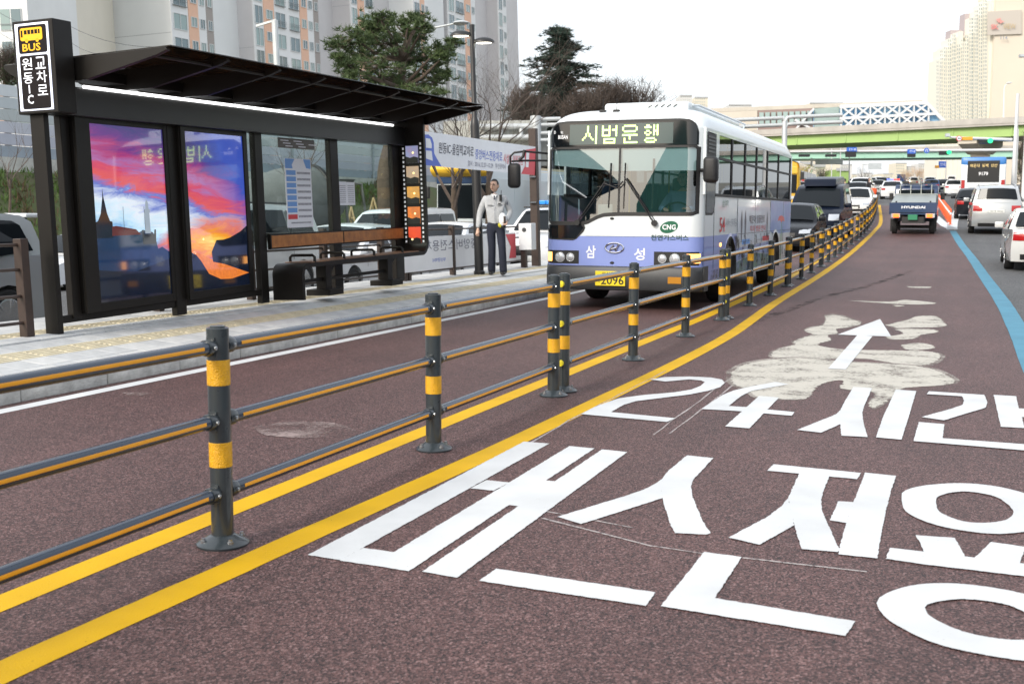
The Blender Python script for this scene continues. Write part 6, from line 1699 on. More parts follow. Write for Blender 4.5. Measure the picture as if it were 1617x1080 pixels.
bshape('red_print', [(.93, .10), (.995, .04), (.995, 1.0), (.83, 1.0), (.87, .70), (.862, .35), (.87, .15)], m_banr)
bshape('red_print_white', [(.875, .24), (.91, .24), (.91, .75), (.875, .75)], m_ban, .009)
# second banner, seen from its back
b2 = thing('cloth_banner', 'white banner with mirrored lettering tied low on the brown railing', 'banner', (0, 0, 0))
q0, q1 = Vector((-9.06, 17.9, zb)), Vector((-9.17, 24.0, zb))
def b2p(a, b, off=0): return q0.lerp(q1, a) + UPV * (.16 + .62 * b) + Vector((off + .008 * math.sin(a * 14), 0, 0))
mk('cloth', G().grid(lambda a, b: tuple(b2p(a, b)), 24, 4), m_ban, b2, smooth=60, fix=False)
def b2t(body, m, a0, a1, z0, z1):
    o = text('lettering', body, m, b2, (0, 0, 0), (1, 0, 0), (0, 1, 0), 0.0)
    for v in o.data.vertices: v.co = b2p(a1 + (a0 - a1) * v.co.x, z0 + (z1 - z0) * v.co.y, .006)
b2t('중앙버스전용차로', m_bang, .14, .62, .55, .88); b2t('시설물 안전점검', m_banr, .03, .12, .55, .88); b2t('부산광역시', m_banb, .26, .36, .22, .34)
mk('red_print', G().poly([tuple(b2p(a, b, .006)) for a, b in ((.93, .1), (1, .1), (1, .95), (.90, .95), (.95, .5))]), m_banr, b2, fix=False)
# white cabinet
wb = gp(828, 421, .27)
cb = thing('control_cabinet', 'small white metal cabinet on a brown post by the banner pole', 'cabinet', upright((wb.x, wb.y, .27)))
mk('cabinet_post', G().box(-.06, .06, -.06, .06, 0, .42), m_brn, cb, bevel=.005)
cbx = mk('cabinet_box', G().box(-.05, .25, -.17, .13, .40, .98), mat('cabinet_white', (.62, .64, .66), .4, var=.08), cb, bevel=.012)
mk('cabinet_lock', G().lathe([(.045, -.178), (.05, -.17)], 14, (.08, 0, .84), ax='y'), m_bump, cbx)
# orange drum and flexible posts
m_orp = mat('orange_plastic', (.80, .10, .02), .45, var=.1)
od = gp(1376.5, 320.5)
dm = thing('orange_drum', 'orange plastic drum at the end of the guard fence', 'barrel', (od.x, od.y, zp(od.y)))
mk('drum_body', G().lathe([(.30, 0), (.34, .05), (.34, .42), (.31, .45), (.34, .50), (.34, .95), (.28, 1.05), (.1, 1.06)], 16), m_orp, dm, smooth=40)
mk('drum_foot', G().lathe([(.42, 0), (.42, .04)], 16), m_trim, dm)
gm_ = G().lathe([(.10, 0), (.10, .02), (.042, .03), (.042, .70), (.03, .72)], 10).mesh('post_tube', m_orp, 40)
wm_ = G().lathe([(.0435, .45), (.0435, .55)], 10).mesh('white_band', m_wtext, 40)
n_ = 17
for k in range(n_):
    t = k / (n_ - 1); uu = 1500.5 + (1480.5 - 1500.5) * t ** .8; vv_ = 355 + (322 - 355) * t ** .8
    p = gp(uu, vv_)
    lab = ('nearest orange flexible post at the white chevron tip' if k == 0 else 'farthest orange flexible post of the row' if k == n_ - 1 else 'orange flexible post, %s in the row counting from the chevron tip' % (ordn + ['fifteenth', 'sixteenth'])[k])
    fp = thing('lane_post', lab, 'lane post', (p.x, p.y, zp(p.y)), 'orange flexible lane posts')
    link('post_tube', gm_, fp); link('white_band', wm_, fp)

# ------------------------------------------------------------------ left side: bank, noise wall, apartments
m_bank_ = mat('bank_soil', (.075, .13, .035), .95, var=.5, vs=1.3, col2=(.10, .075, .05), bump=.8, bs=6)
m_grass = mat('grass_blade', (.085, .17, .03), .8, var=.5, vs=3, col2=(.14, .19, .05)); m_dry = mat('dry_weed', (.16, .11, .06), .9, var=.4, vs=3)
random.seed(11)
XB, XT, ZT = -25.0, -29.5, 3.0
def bank_z(x, y):
    t = min(1, max(0, (XB - x) / (XB - XT))); return -.72 + (ZT + .77) * (t * t * (3 - 2 * t)) + .12 * math.sin(y * .9 + x) + .08 * math.sin(y * 2.3)
g = G(); g.grid(lambda a, b: ((XB + .3) + (-62 - XB) * a ** 1.5, -12 + 112 * b, bank_z(XB + .3 + (-62 - XB) * a ** 1.5, -12 + 112 * b) - (.2 if a == 0 else 0)), 26, 90)
bank = tag(mk('embankment', g, m_bank_, smooth=60, fix=False), 'grassy bank rising to the noise wall', kind='structure')
gg, gd = G(), G()
for i in range(26000):
    x = random.uniform(XT - .6, XB); y = random.uniform(8, 58); z = bank_z(x, y)
    dry = math.sin(x * 1.7 + y * .8) + math.sin(y * 1.9 - x) + random.uniform(-.8, .8) > 1.25
    h = random.uniform(.08, .24) * (1.5 if dry else 1); a = random.uniform(0, pi); w_ = random.uniform(.015, .05)
    lx, ly = random.uniform(-.15, .15), random.uniform(-.15, .15)
    (gd if dry else gg).add([(x - w_ * math.cos(a), y - w_ * math.sin(a), z - .03), (x + w_ * math.cos(a), y + w_ * math.sin(a), z - .03), (x + lx, y + ly, z + h)], [(0, 1, 2)])
tag(mk('grass', gg, m_grass, fix=False), 'green grass on the bank', kind='stuff'); tag(mk('dry_weeds', gd, m_dry, fix=False), 'brown dry weeds on the bank', kind='stuff')
# noise wall: posts and stacked panels
m_nw = [mat('wall_panel_%d' % i, c, .5, var=.05, vs=2) for i, c in enumerate([(.28, .33, .38), (.45, .47, .54), (.52, .54, .60), (.46, .50, .50), (.50, .55, .57), (.62, .66, .68)])]
m_nwp = mat('wall_post', (.36, .40, .42), .5); m_nwb = mat('wall_footing', (.52, .52, .48), .85, var=.2, vs=3)
nw = thing('noise_wall', 'pale grey-blue panelled noise wall on top of the bank', 'wall', (-29.2, 0, 2.95))
mk('footing', G().box(-.2, .25, 2, 75, -.3, .28), m_nwb, nw)
me_pn = [G().box(-.04, .04, .06, 3.94, .015, .385).mesh('wall_panel', m, None, .006, 1) for m in m_nw]
for k in range(18):
    y = 3 + k * 4
    mk('wall_post', G().box(-.09, .12, y - .06, y + .06, .2, 2.65), m_nwp, nw)
    rows = 6
    for r_ in range(rows): link('wall_panel', me_pn[r_], nw, (0, y, .28 + r_ * .39))
g = G()

def block(label, u0, u1, u2, dist, zt, gcol, fcol, cols, vtop=None, gwin=False, base=0.0):
    """slab block: gable between image columns u0..u1, facade u1..u2"""
    u0, u1, u2 = [u + 290 * (.072 - .00004 * u) for u in (u0, u1, u2)]      # measured at the top of the picture, where uprights lean
    Pc = atd(u1, 330, dist); Pc = Vector((Pc.x, Pc.y, base))
    def span(u, dx, dy):
        k = (u - 808.5) / FPX
        P = Pc - CAM; r0, f0 = P.dot(CR), P.dot(CF); d = Vector((dx, dy, 0)); r1, f1 = d.dot(CR), d.dot(CF)
        return (k * f0 - r0) / (r1 - k * f1)
    wg = span(u0, -1, 0); lf = span(u2, 0, 1)
    rt = thing('apartment_block', label, 'building', upright(Pc), 'apartment blocks behind the bus stop')
    fh = 2.8; n0, n1 = 2, int(zt / fh)
    mg = gcol; mf = fcol
    mk('wall', G().box(-wg, -.02, 0, lf + 6, 0, zt), mg, rt)
    for z in range(n0, n1, 3): mk('joint_line', G().box(-wg, -.02, -.012, .0, z * fh - .03, z * fh + .03), m_apl, rt)
    mk('front_wall', G().box(-.02, .12, 0, lf, 0, zt), mf, rt)
    y = .0
    tot = sum(c[1] for c in cols); s = lf / tot
    for kind, w_ in cols:
        w2 = w_ * s
        if kind == 'o': mk('orange_panel', G().box(.12, .20, y + .02, y + w2 - .02, n0 * fh, zt), m_apo, rt)
        if kind == 'g': mk('brown_panel', G().box(.12, .16, y + .02, y + w2 - .02, n0 * fh, zt), m_apb, rt)
        for f in range(n0, n1):
            z = f * fh
            if kind == 'W':
                wb_ = (y + w2 * .10, y + w2 * .90, z + .45, z + 2.35)
            elif kind in 'wog': wb_ = (y + w2 * .2, y + w2 * .8, z + 1.1, z + 2.3)
            elif kind == 's': wb_ = (y + w2 * .1, y + w2 * .9, z + .25, z + 2.55)
            else: continue
            key = (kind, round(wb_[1] - wb_[0], 2))
            if key not in _win:
                W_, H_ = wb_[1] - wb_[0], wb_[3] - wb_[2]; t = .07
                gfr = G()
                for q in ((0, W_, 0, t), (0, W_, H_ - t, H_), (0, t, t, H_ - t), (W_ - t, W_, t, H_ - t), (W_ / 2 - t / 2, W_ / 2 + t / 2, t, H_ - t)): gfr.box(0, .10, q[0], q[1], q[2], q[3])
                gp_ = G().box(.0, .03, t, W_ - t, t, H_ - t)
                gr_ = G()
                if kind == 'W':
                    for q in (.55, .80): gr_.box(.22, .25, 0, W_, q - .02, q + .02)
                    nb_ = max(3, int(W_ / .35))
                    for b in range(nb_ + 1): gr_.box(.22, .24, W_ * b / nb_ - .01, W_ * b / nb_ + .01, .02, .8)
                    gr_.box(.0, .25, 0, W_, -.06, .02)
                _win[key] = (gfr.mesh('window', m_apf), [gp_.mesh('pane', m_apg), gp_.mesh('pane', m_apg2)], gr_.mesh('balcony_rail', m_apr) if kind == 'W' else None)
            fm, pm, rm_ = _win[key]
            xo_ = .20 if kind == 'o' else .16 if kind == 'g' else .12
            wn_ = link('window', fm, rt, (xo_, wb_[0], wb_[2]))
            link('pane', pm[(f * 7 + int(y * 13)) % 2], wn_)
            if rm_ and (f + int(y)) % 4: link('balcony_rail', rm_, wn_)
        y += w2
    mk('roof_edge', G().box(-wg - .1, .3, -.1, lf + 6, zt, zt + .6), m_apl, rt)
    return rt, wg, lf
_win = {}
m_apl = mat('apartment_line', (.40, .41, .42), .8); m_apo = mat('apartment_orange', (.74, .47, .34), .8, var=.05); m_apb = mat('apartment_taupe', (.34, .31, .29), .8)
m_apf = mat('window_frame_white', (.62, .64, .64), .5); m_apg = mat('window_pane_green', (.24, .33, .32), .06, spec=.7); m_apg2 = mat('window_pane_blue', (.13, .19, .21), .06, spec=.7); m_apr = mat('balcony_grey', (.22, .24, .25), .5)
m_g1 = mat('gable_light', (.70, .72, .72), .85, var=.04, vs=.2); m_g2 = mat('gable_grey', (.56, .55, .555), .85, var=.05, vs=.2); m_g3 = mat('gable_cream', (.70, .66, .57), .85, var=.05, vs=.2); m_fw = mat('facade_white', (.74, .75, .75), .85, var=.04, vs=.3)
CA = [('W', 3.2), ('o', 1.9), ('w', 1.6), ('g', 1.4)]
CB = [('s', 2.0), ('o', 2.2), ('W', 2.6), ('.', .4), ('W', 2.6), ('o', 1.7), ('w', 1.5), ('g', 1.2)]
block('tall pale apartment block with broad blank gable behind the shelter roof', 110, 270, 336, 138, 44, m_g1, m_fw, CA)
block('grey gabled apartment block with orange window strips behind the shelter', 345, 399, 501, 150, 48, m_g2, m_fw, CB)
block('narrow grey apartment block just left of the pine crown', 503, 552, 588, 168, 52, m_g2, m_fw, [('s', 2), ('o', 2), ('W', 3)])
block('pale apartment block rising right behind the pine crown', 588, 650, 674, 178, 54, m_g1, m_fw, [('W', 3), ('o', 2), ('w', 2)])
block('grey apartment block between the pine and the street lamp', 676, 704, 747, 190, 56, m_g2, m_fw, [('s', 2), ('W', 3), ('o', 2), ('w', 1.5)])
block('farthest grey apartment block at the right end of the row', 747, 783, 796, 205, 58, m_g2, m_fw, [('s', 2), ('w', 2)])
# two blocks at the far left, seen from their window side
def flatblock(label, u0, u1, dist, zt, wall, rows):
    u0, u1 = u0 + 21, u1 + 21
    A = atd(u0, 330, dist); B_ = atd(u1, 330, dist)
    d = Vector((B_.x - A.x, B_.y - A.y, 0)); W_ = d.length; ang = math.atan2(d.y, d.x)
    rt = thing('apartment_block', label, 'building', upright((A.x, A.y, 0), ang), 'apartment blocks behind the bus stop')
    mk('wall', G().box(0, W_, 0, 12, 0, zt), wall, rt)
    fh = 2.8
    for f in range(3, int(zt / fh)):
        for (a, b, kind) in rows:
            if kind == 'o':
                mk('orange_panel', G().box(a * W_, b * W_, -.06, 0, f * fh, f * fh + 1.1), m_apo, rt); continue
            x0, x1 = a * W_, b * W_; z0, z1 = f * fh + (.4 if kind == 'W' else .95), f * fh + 2.3
            wf = mk('window', G().box(x0, x1, -.10, -.02, z0, z1), m_apf, rt)
            n = 2 if kind == 'W' else 4
            for k in range(n): mk('pane', G().box(x0 + (x1 - x0) * k / n + .06, x0 + (x1 - x0) * (k + 1) / n - .06, -.13, -.10, z0 + .07, z1 - .07), (m_apg, m_apg2)[(k + f) % 2], wf)
            if kind == 'W': mk('balcony_rail', G().box(x0, x1, -.25, -.22, z0 + .5, z0 + .56), m_apr, wf)
flatblock('white apartment block with balcony windows at the far left edge', -70, 46, 104, 40, m_fw, [(.30, .42, 'W'), (.63, .92, 'W'), (.46, .60, 'o')])
flatblock('cream apartment block with brown windows behind the bus stop sign', 44, 122, 128, 42, m_g3, [(.06, .55, 'w'), (.66, .80, 'w')])
# ------------------------------------------------------------------ flyovers, signals, far buildings
m_conc = mat('bridge_concrete', (.42, .40, .37), .85, var=.2, vs=.6); m_conc2 = mat('pier_concrete', (.55, .51, .44), .85, var=.12, vs=.4)
m_grn = mat('girder_green', (.34, .50, .17), .6, var=.06, vs=.5); m_tea = mat('girder_teal', (.36, .62, .50), .6, var=.06, vs=.5)
m_gst = mat('galvanised_pole', (.52, .55, .56), .45, .3, var=.08); m_whp = mat('white_pole', (.66, .67, .67), .5)
def flyover(label, ul, dl, ur, dr_, zb_, zg, zt, girder, piers, name='flyover', ext=(60, 60)):
    A = atd(ul, 330, dl); B_ = atd(ur, 330, dr_)
    A = Vector((A.x, A.y, 0)); B_ = Vector((B_.x, B_.y, 0)); d = (B_ - A).normalized(); n = Vector((-d.y, d.x, 0))
    A2, B2 = A - d * ext[0], B_ + d * ext[1]
    rt = thing(name, label, 'bridge', (0, 0, 0))
    L_ = (B2 - A2).length
    def seg(nm, o0, o1, z0, z1, m, a=0.0, b=1.0, bev=0):
        P = [A2 + d * (L_ * t) + n * o for t in (a, b) for o in (o0, o1)]
        g = G().add([(P[0].x, P[0].y, z0), (P[1].x, P[1].y, z0), (P[3].x, P[3].y, z0), (P[2].x, P[2].y, z0), (P[0].x, P[0].y, z1), (P[1].x, P[1].y, z1), (P[3].x, P[3].y, z1), (P[2].x, P[2].y, z1)],
                    [(0, 1, 2, 3), (4, 7, 6, 5), (0, 4, 5, 1), (1, 5, 6, 2), (2, 6, 7, 3), (3, 7, 4, 0)])
        return mk(nm, g, m, rt)
    seg('girder', .4, 8.5, zb_, zg, girder); seg('deck_edge', -.1, 9.0, zg, zg + .25, m_conc); seg('parapet', -.15, .15, zg + .2, zt, m_conc); seg('parapet', 8.8, 9.1, zg + .2, zt, m_conc)
    k = 0.0
    while k < L_:
        P = A2 + d * k + n * .36; mk('stiffener', G().box(P.x - .06, P.x + .06, P.y - .04, P.y + .04, zb_ + .05, zg), girder, rt); k += 5.5
    for t in piers:
        P = A2 + d * (L_ * t) + n * 4.4; z0 = zp(P.y)
        pr = mk('pier', G().box(P.x - .9, P.x + .9, P.y - .7, P.y + .7, z0 - .3, zb_ - 1.0), m_conc2, rt, bevel=.2)
        g = G(); q = [(-3.6, zb_), (3.6, zb_), (3.6, zb_ - .5), (.9, zb_ - 1.4), (-.9, zb_ - 1.4), (-3.6, zb_ - .5)]
        g.add([tuple(P + n * a + d * s + Vector((0, 0, b))) for s in (-.9, .9) for a, b in q], [list(range(6)), list(reversed(range(6, 12)))] + [(i, (i + 1) % 6, 6 + (i + 1) % 6, 6 + i) for i in range(6)])
        mk('pier_head', g, m_conc2, pr)
    return rt, A2, d, n, L_
f1, A1, d1, n1, L1 = flyover('green girder flyover with concrete parapet crossing the road', 1180, 126, 1640, 106, 8.62, 9.62, 10.35, m_grn, (.49, .70), ext=(22, 40))
f2, A2_, d2, n2, L2 = flyover('teal girder flyover behind the green one', 1200, 176, 1560, 168, 9.6, 10.55, 11.2, m_tea, (.38, .70), ext=(40, 30))
for k in range(26):                                   # railing on the teal flyover
    P = A2_ + d2 * (L2 * (k + .5) / 26); mk('railing_post', G().box(P.x - .05, P.x + .05, P.y - .05, P.y + .05, 11.2, 12.3), m_whp, f2)
mk('railing_bar', G().bar(A2_ + Vector((0, 0, 12.25)), A2_ + d2 * L2 + Vector((0, 0, 12.25)), .08, .08), m_whp, f2); mk('railing_bar', G().bar(A2_ + Vector((0, 0, 11.75)), A2_ + d2 * L2 + Vector((0, 0, 11.75)), .06, .06), m_whp, f2)
for u, colr, lab, kd in ((1297, 'red', 'tiny red car driving on the teal flyover', 'sedan'), (1311, 'yellow', 'tiny yellow van driving on the teal flyover', 'van')):
    k = (u - 808.5) / FPX; P0 = A2_ + n2 * 2.5 - CAM; t = (k * P0.dot(CF) - P0.dot(CR)) / (d2.dot(CR) - k * d2.dot(CF)); P = A2_ + n2 * 2.5 + d2 * t
    car('red_car' if colr == 'red' else 'yellow_van', lab, kd, colr, P.x, P.y, -1, 'vehicles on the teal flyover', detail=0, z=11.0, rz=math.atan2(d2.y, d2.x) + pi / 2)
# street lamp and wire on the green flyover
def pole_lamp(label, P, h, arm, m=m_whp, name='street_lamp', grp=None):
    rt = thing(name, label, 'street lamp', upright(P), grp)
    mk('pole', G().lathe([(.09, 0), (.05, h - .4)], 8), m, rt, smooth=40)
    mk('arm', G().tube([(0, 0, h - .5), (arm[0] * .15, arm[1] * .15, h - .15), (arm[0] * .5, arm[1] * .5, h), (arm[0], arm[1], h + .12)], [.05, .045, .035, .03], 7), m, rt, smooth=50)
    mk('lamp_head', G().ball((arm[0] * 1.08, arm[1] * 1.08, h + .12), (.28, .28, .08), 10, 6), m, rt, smooth=70)
    return rt
P = atd(1585, 188, 112); pole_lamp('slim white lamp standing on the green flyover', (P.x, P.y, 9.9), 4.0, (.4, .1))
# glazed tunnel with white lattice, on the flyover's far side
m_lat = mat('lattice_white', (.66, .68, .69), .5); m_lgl = mat('blue_glazing', (.16, .40, .66), .08, spec=.4, var=.3, vs=.15, col2=(.36, .60, .78)); m_lgr = mat('green_grey_glazing', (.34, .44, .42), .12, var=.1, vs=.3); m_beig = mat('beige_cladding', (.58, .53, .45), .8, var=.08, vs=.3); m_brw = mat('brown_cladding', (.30, .22, .20), .8)
D0 = 138
def sp(u, v, d=D0): return atw(u, v, d)
st = thing('glazed_tunnel', 'blue glazed tunnel with white lattice above the green flyover', 'building', (0, 0, 0))
def quad(nm, pts, m, par=st, th=.3):
    P = [Vector(p) for p in pts]; n = (P[1] - P[0]).cross(P[3] - P[0]).normalized()
    if n.dot(CAM - P[0]) > 0: n = -n
    N = len(P)
    return mk(nm, G().add(P + [p + n * th for p in P], [list(range(N)), list(reversed(range(N, 2 * N)))] + [(i, N + i, N + (i + 1) % N, (i + 1) % N) for i in range(N)]), m, par)
quad('glazing', [sp(1326, 206), sp(1492, 194), sp(1462, 163), sp(1326, 169)], m_lgl)
quad('glazing', [sp(1255, 206), sp(1285, 206), sp(1285, 172), sp(1255, 190)], m_lgl)
quad('glazing', [sp(1286, 206), sp(1325, 206), sp(1325, 169), sp(1286, 172)], m_lgr)
quad('wall', [sp(1120, 208), sp(1196, 207), sp(1196, 175), sp(1120, 178)], m_beig); quad('wall', [sp(1197, 207), sp(1284, 206), sp(1284, 171), sp(1197, 175)], m_brw, th=.1)
for k in range(9): quad('wall_strip', [sp(1199 + k * 9.5, 196, D0 - .2), sp(1206 + k * 9.5, 196, D0 - .2), sp(1206 + k * 9.5, 178 - k * .3, D0 - .2), sp(1199 + k * 9.5, 178 - k * .3, D0 - .2)], m_lgr, th=.1)
quad('roof_slab', [sp(1115, 178), sp(1465, 164), sp(1455, 158), sp(1115, 172)], m_conc2, th=12)
def lat(a, b, w_=.22): mk('lattice_bar', G().bar(sp(*a, D0 - .5), sp(*b, D0 - .5), w_, .3, upv=CF), m_lat, st)
top = lambda u: 168.5 - (u - 1326) * .040; bot = lambda u: 206 - (u - 1326) * .072
us = [1328 + k * 23 for k in range(7)]
for k in range(6):
    a, b = us[k], us[k + 1]
    m0 = lambda u: (top(u) + bot(u)) / 2
    lat((a, bot(a)), (b, m0(b))); lat((a, m0(a)), (b, bot(b))); lat((a, m0(a)), (b, top(b))); lat((a, top(a)), (b, m0(b)))
[lat((u_, top(u_)), (u_, bot(u_)), .16) for u_ in us]; lat((1326, 187.5), (1480, 180), .3); lat((1326, 206), (1492, 194), .4); lat((1326, 169), (1463, 163), .4); lat((1463, 163), (1492, 194), .4); lat((1255, 206), (1285, 172)); lat((1255, 190), (1285, 206)); lat((1255, 206), (1285, 206))
# tall stepped tower
m_tw = mat('tower_cream', (.66, .59, .49), .85, var=.03, vs=.1); m_twb = mat('tower_band', (.50, .46, .41), .85); m_twf = mat('tower_facade', (.70, .68, .60), .8); m_twg = mat('tower_window', (.36, .40, .38), .1, spec=.6); m_twm = mat('tower_mauve', (.42, .37, .38), .85)
TD = 250
tw = thing('stepped_tower', 'tall cream apartment tower with stepped roofline and sign at the right edge', 'building', (0, 0, 0))
def tbox(u0, u1, vt, m, d=TD, nm='wall', dep=10, vb=300):
    a, b = atd(u0, vb, d), atd(u1, vb, d); a.z = b.z = 3; zt = atw((u0 + u1) / 2, vt, d).z
    dd = (b - a); n = Vector((CF.x, CF.y, 0)).normalized() * dep
    return mk(nm, G().add([a, b, b + n, a + n] + [Vector((p.x, p.y, zt)) for p in (a, b, b + n, a + n)], [(0, 3, 2, 1), (4, 5, 6, 7), (0, 1, 5, 4), (1, 2, 6, 5), (2, 3, 7, 6), (3, 0, 4, 7)]), m, tw)
tbox(1559, 1614, -25, m_tw)
bd = quad('sign_band', [atw(1559.6, 56, TD - .4), atw(1613.4, 54, TD - .4), atw(1613.4, 16, TD - .4), atw(1560, 19, TD - .4)], m_twb, tw, .3)
def ttext(b, m, u0, v0, u1, v1, of=0.0):
    o_ = atw(u0, v1, TD - .8); text('lettering', b, m, tw, o_, atw(u1, v1, TD - .8) - o_, atw(u0, v0, TD - .8) - o_, of)
ttext('SK', mat('tower_sign_red', (.62, .22, .20), .6), 1565, 39, 1577, 47, .03); ttext('VIEW', mat('tower_sign_gold', (.50, .38, .20), .6), 1584, 38, 1604, 46); ttext('114', m_pgry, 1580, 57.5, 1591, 63, .02)
m_wng = mat('tower_sign_pink', (.66, .30, .27), .6)
for q in ([(1573, 31), (1581, 29), (1577, 37)], [(1578, 31), (1586, 35), (1579, 38)]): mk('emblem', G().poly([atw(a, b, TD - .8) for a, b in q]), m_wng, tw, fix=False)
steps = [(1478, 1484, 92), (1484, 1490, 75), (1490, 1496, 70), (1496, 1503, 58), (1503, 1510, 50), (1510, 1517, 66), (1517, 1523, 58), (1523, 1530, 52), (1530, 1538, 24), (1538, 1545, 12), (1545, 1552, 2), (1552, 1559, -5)]
for k, (a, b, vt) in enumerate(steps): tbox(a, b, vt, m_twf, TD + 6 - k * .45, 'facade_bay', 8)
for a, b, vt in ((1490, 1508, 48), (1511, 1536, 22)): tbox(a, b, vt, m_twm, TD + 9, 'lift_tower', 3)
g = G()
for k, (a, b, vt) in enumerate(steps):
    d = TD + 6 - k * .45 - .3; v = vt + 5
    while v < 205:
        for (x0, x1) in ((a + 1.1, a + 2.5), (a + 4.0, b - 1.2)):
            P = [atw(x0, v + 3.6, d), atw(x1, v + 3.6, d), atw(x1, v, d), atw(x0, v, d)]; g.add(P, [(0, 1, 2, 3)])
        v += 6.0
tag(mk('window_rows', g, m_twg, tw, fix=False), kind='stuff')
# distant buildings
def far_block(label, u0, u1, vt, d, m, rows=0, vb=300):
    a, b = atd(u0, vb, d), atd(u1, vb, d); a.z = b.z = zp(a.y) - 1; zt = atw((u0 + u1) / 2, vt, d).z
    n = Vector((CF.x, CF.y, 0)).normalized() * 12
    rt = thing('distant_building', label, 'building', (0, 0, 0), 'distant buildings')
    mk('wall', G().add([a, b, b + n, a + n] + [Vector((p.x, p.y, zt)) for p in (a, b, b + n, a + n)], [(0, 3, 2, 1), (4, 5, 6, 7), (0, 1, 5, 4), (1, 2, 6, 5), (2, 3, 7, 6), (3, 0, 4, 7)]), m, rt)
    mk('roof_edge', G().bar(Vector((a.x, a.y, zt)), Vector((b.x, b.y, zt)), .5, .5), m_apl, rt)
    if rows:
        g = G(); v = vt + 3
        while v < 292:
            u = u0 + 2
            while u < u1 - 2: g.add([atw(u, v + 1.8, d - .3), atw(u + 1.6, v + 1.8, d - .3), atw(u + 1.6, v, d - .3), atw(u, v, d - .3)], [(0, 1, 2, 3)]); u += 3.4
            v += 4.5
        tag(mk('window_rows', g, m_twg, rt, fix=False), kind='stuff')
m_yw = mat('yellow_wall', (.62, .50, .22), .8); m_cw = mat('cream_wall', (.62, .58, .48), .8); m_gw = mat('pale_grey_wall', (.56, .56, .55), .8); m_grw = mat('green_wall', (.28, .42, .14), .8)
far_block('pale yellow building below the teal flyover', 1262, 1282, 258, 205, m_yw); far_block('cream building beside the yellow one under the flyover', 1282, 1302, 262, 207, m_cw, 1); far_block('low green building under the flyover', 1320, 1340, 268, 200, m_grw)
far_block('tiny white tower pair left above the bus roof', 1073, 1092, 150, 420, m_gw, 1, 200); far_block('tiny white tower behind the bus roof hatch', 1096, 1117, 153, 430, m_cw, 1, 200); far_block('tiny white block above the glazed tunnel roof', 1150, 1186, 165, 440, m_gw, 0, 200); far_block('tiny flat white block above the tunnel middle', 1278, 1330, 162, 450, m_cw, 0, 200)
random.seed(5)
for k in range(16):
    u = 1245 + k * 17 + random.uniform(-4, 4)
    far_block('hazy far city block number %s from the left beyond the flyovers' % (ordn + ['fifteenth', 'sixteenth'])[k], u, u + random.uniform(12, 20), random.uniform(258, 276), random.uniform(560, 640), random.choice([m_gw, m_cw, m_gw]), 1)
# signal masts and signs
m_sig = mat('signal_black', (.015, .016, .017), .5); m_sgr = mat('signal_green', (.01, .55, .18), .3, emit=1.2); m_sbl = mat('sign_blue', (.03, .12, .52), .5); m_sor = mat('sign_orange', (.75, .35, .03), .5); m_srd = mat('sign_red', (.62, .05, .05), .5)
def mast(label, ub, vb_, vt, arm_u, arm_v, arm_v2, d, items, nm='signal_mast', r_=.14):
    P = atd(ub, vb_, d); rt = thing(nm, label, 'traffic signal', (0, 0, 0))
    z0 = zp(P.y); T = atd(ub, vt, d)
    mk('mast_pole', G().cyl((P.x, P.y, z0), (P.x, P.y, T.z), r_, r_ * .7, 10), m_whp, rt, smooth=40)
    if arm_u is not None: mk('mast_arm', G().cyl(atd(ub, arm_v, d), atd(arm_u, arm_v2, d), .10, .06, 8), m_whp, rt, smooth=40)
    for kind, u0, v0, u1, v1 in items:
        a, b, c = atd(u0, v1, d - .25), atd(u1, v1, d - .25), atd(u0, v0, d - .25)
        if kind in ('round_blue', 'round_red'):
            cc = (b + c) / 2; rad = (b - a).length / 2
            def disc(rr, off): return [cc + CR * (rr * math.cos(t)) - CD * (rr * math.sin(t)) - CF * off for t in [2 * pi * i / 18 for i in range(18)]]
            s_ = mk('round_sign', G().poly(disc(rad, 0)), m_sbl if kind == 'round_blue' else m_srd, rt, fix=False)
            if kind == 'round_red': mk('sign_centre', G().poly(disc(rad * .76, .02)), m_wtext, s_, fix=False); text('lettering', '60', m_tblk, s_, cc - CR * rad * .5 + CD * rad * .3 - CF * .04, CR * rad, -CD * rad * .6, .02)
            else: mk('turn_arrow', G().tube([cc + CR * (.35 * rad) + CD * (.5 * rad) - CF * .03, cc + CR * (.35 * rad) - CD * (.2 * rad) - CF * .03, cc - CD * (.5 * rad) - CF * .03, cc - CR * (.35 * rad) - CD * (.2 * rad) - CF * .03, cc - CR * (.35 * rad) + CD * (.5 * rad) - CF * .03], rad * .10, 5), m_wtext, s_)
            continue
        m = {'box': m_sig, 'blue': m_sbl, 'orange': m_sor, 'grey': m_gst}[kind.split('_')[0]]
        s_ = quad({'box': 'signal_head', 'blue': 'blue_sign', 'orange': 'orange_sign', 'grey': 'board_back'}[kind.split('_')[0]], [a, b, c + b - a, c], m, rt, .2)
        if kind == 'box_g': mk('green_light', G().lathe([(.16, -.02), (.16, 0)], 12, (0, 0, 0), ax='y'), m_sgr, s_, Matrix.Translation(b.lerp(c + b - a, .5) - (b - a) * .18 - CF * .28))
        if kind == 'blue': text('lettering', '안내', m_wtext, s_, a + (b - a) * .15 + (c - a) * .25 - CF * .05, (b - a) * .7, (c - a) * .5)
    return rt
mast('white signal mast with long arm and green light under the green flyover', 1601, 318, 205, 1248, 237, 240, 82, [('box_g', 1484, 239, 1499, 244.5), ('box', 1336, 239, 1352, 248), ('blue', 1338, 233, 1353, 240), ('box', 1434, 243, 1446, 248), ('blue', 1434, 236, 1446, 243), ('round_blue', 1459, 234, 1467.5, 242.5), ('box', 1262, 244, 1279, 247.5), ('box', 1304, 244, 1321, 247.5)])
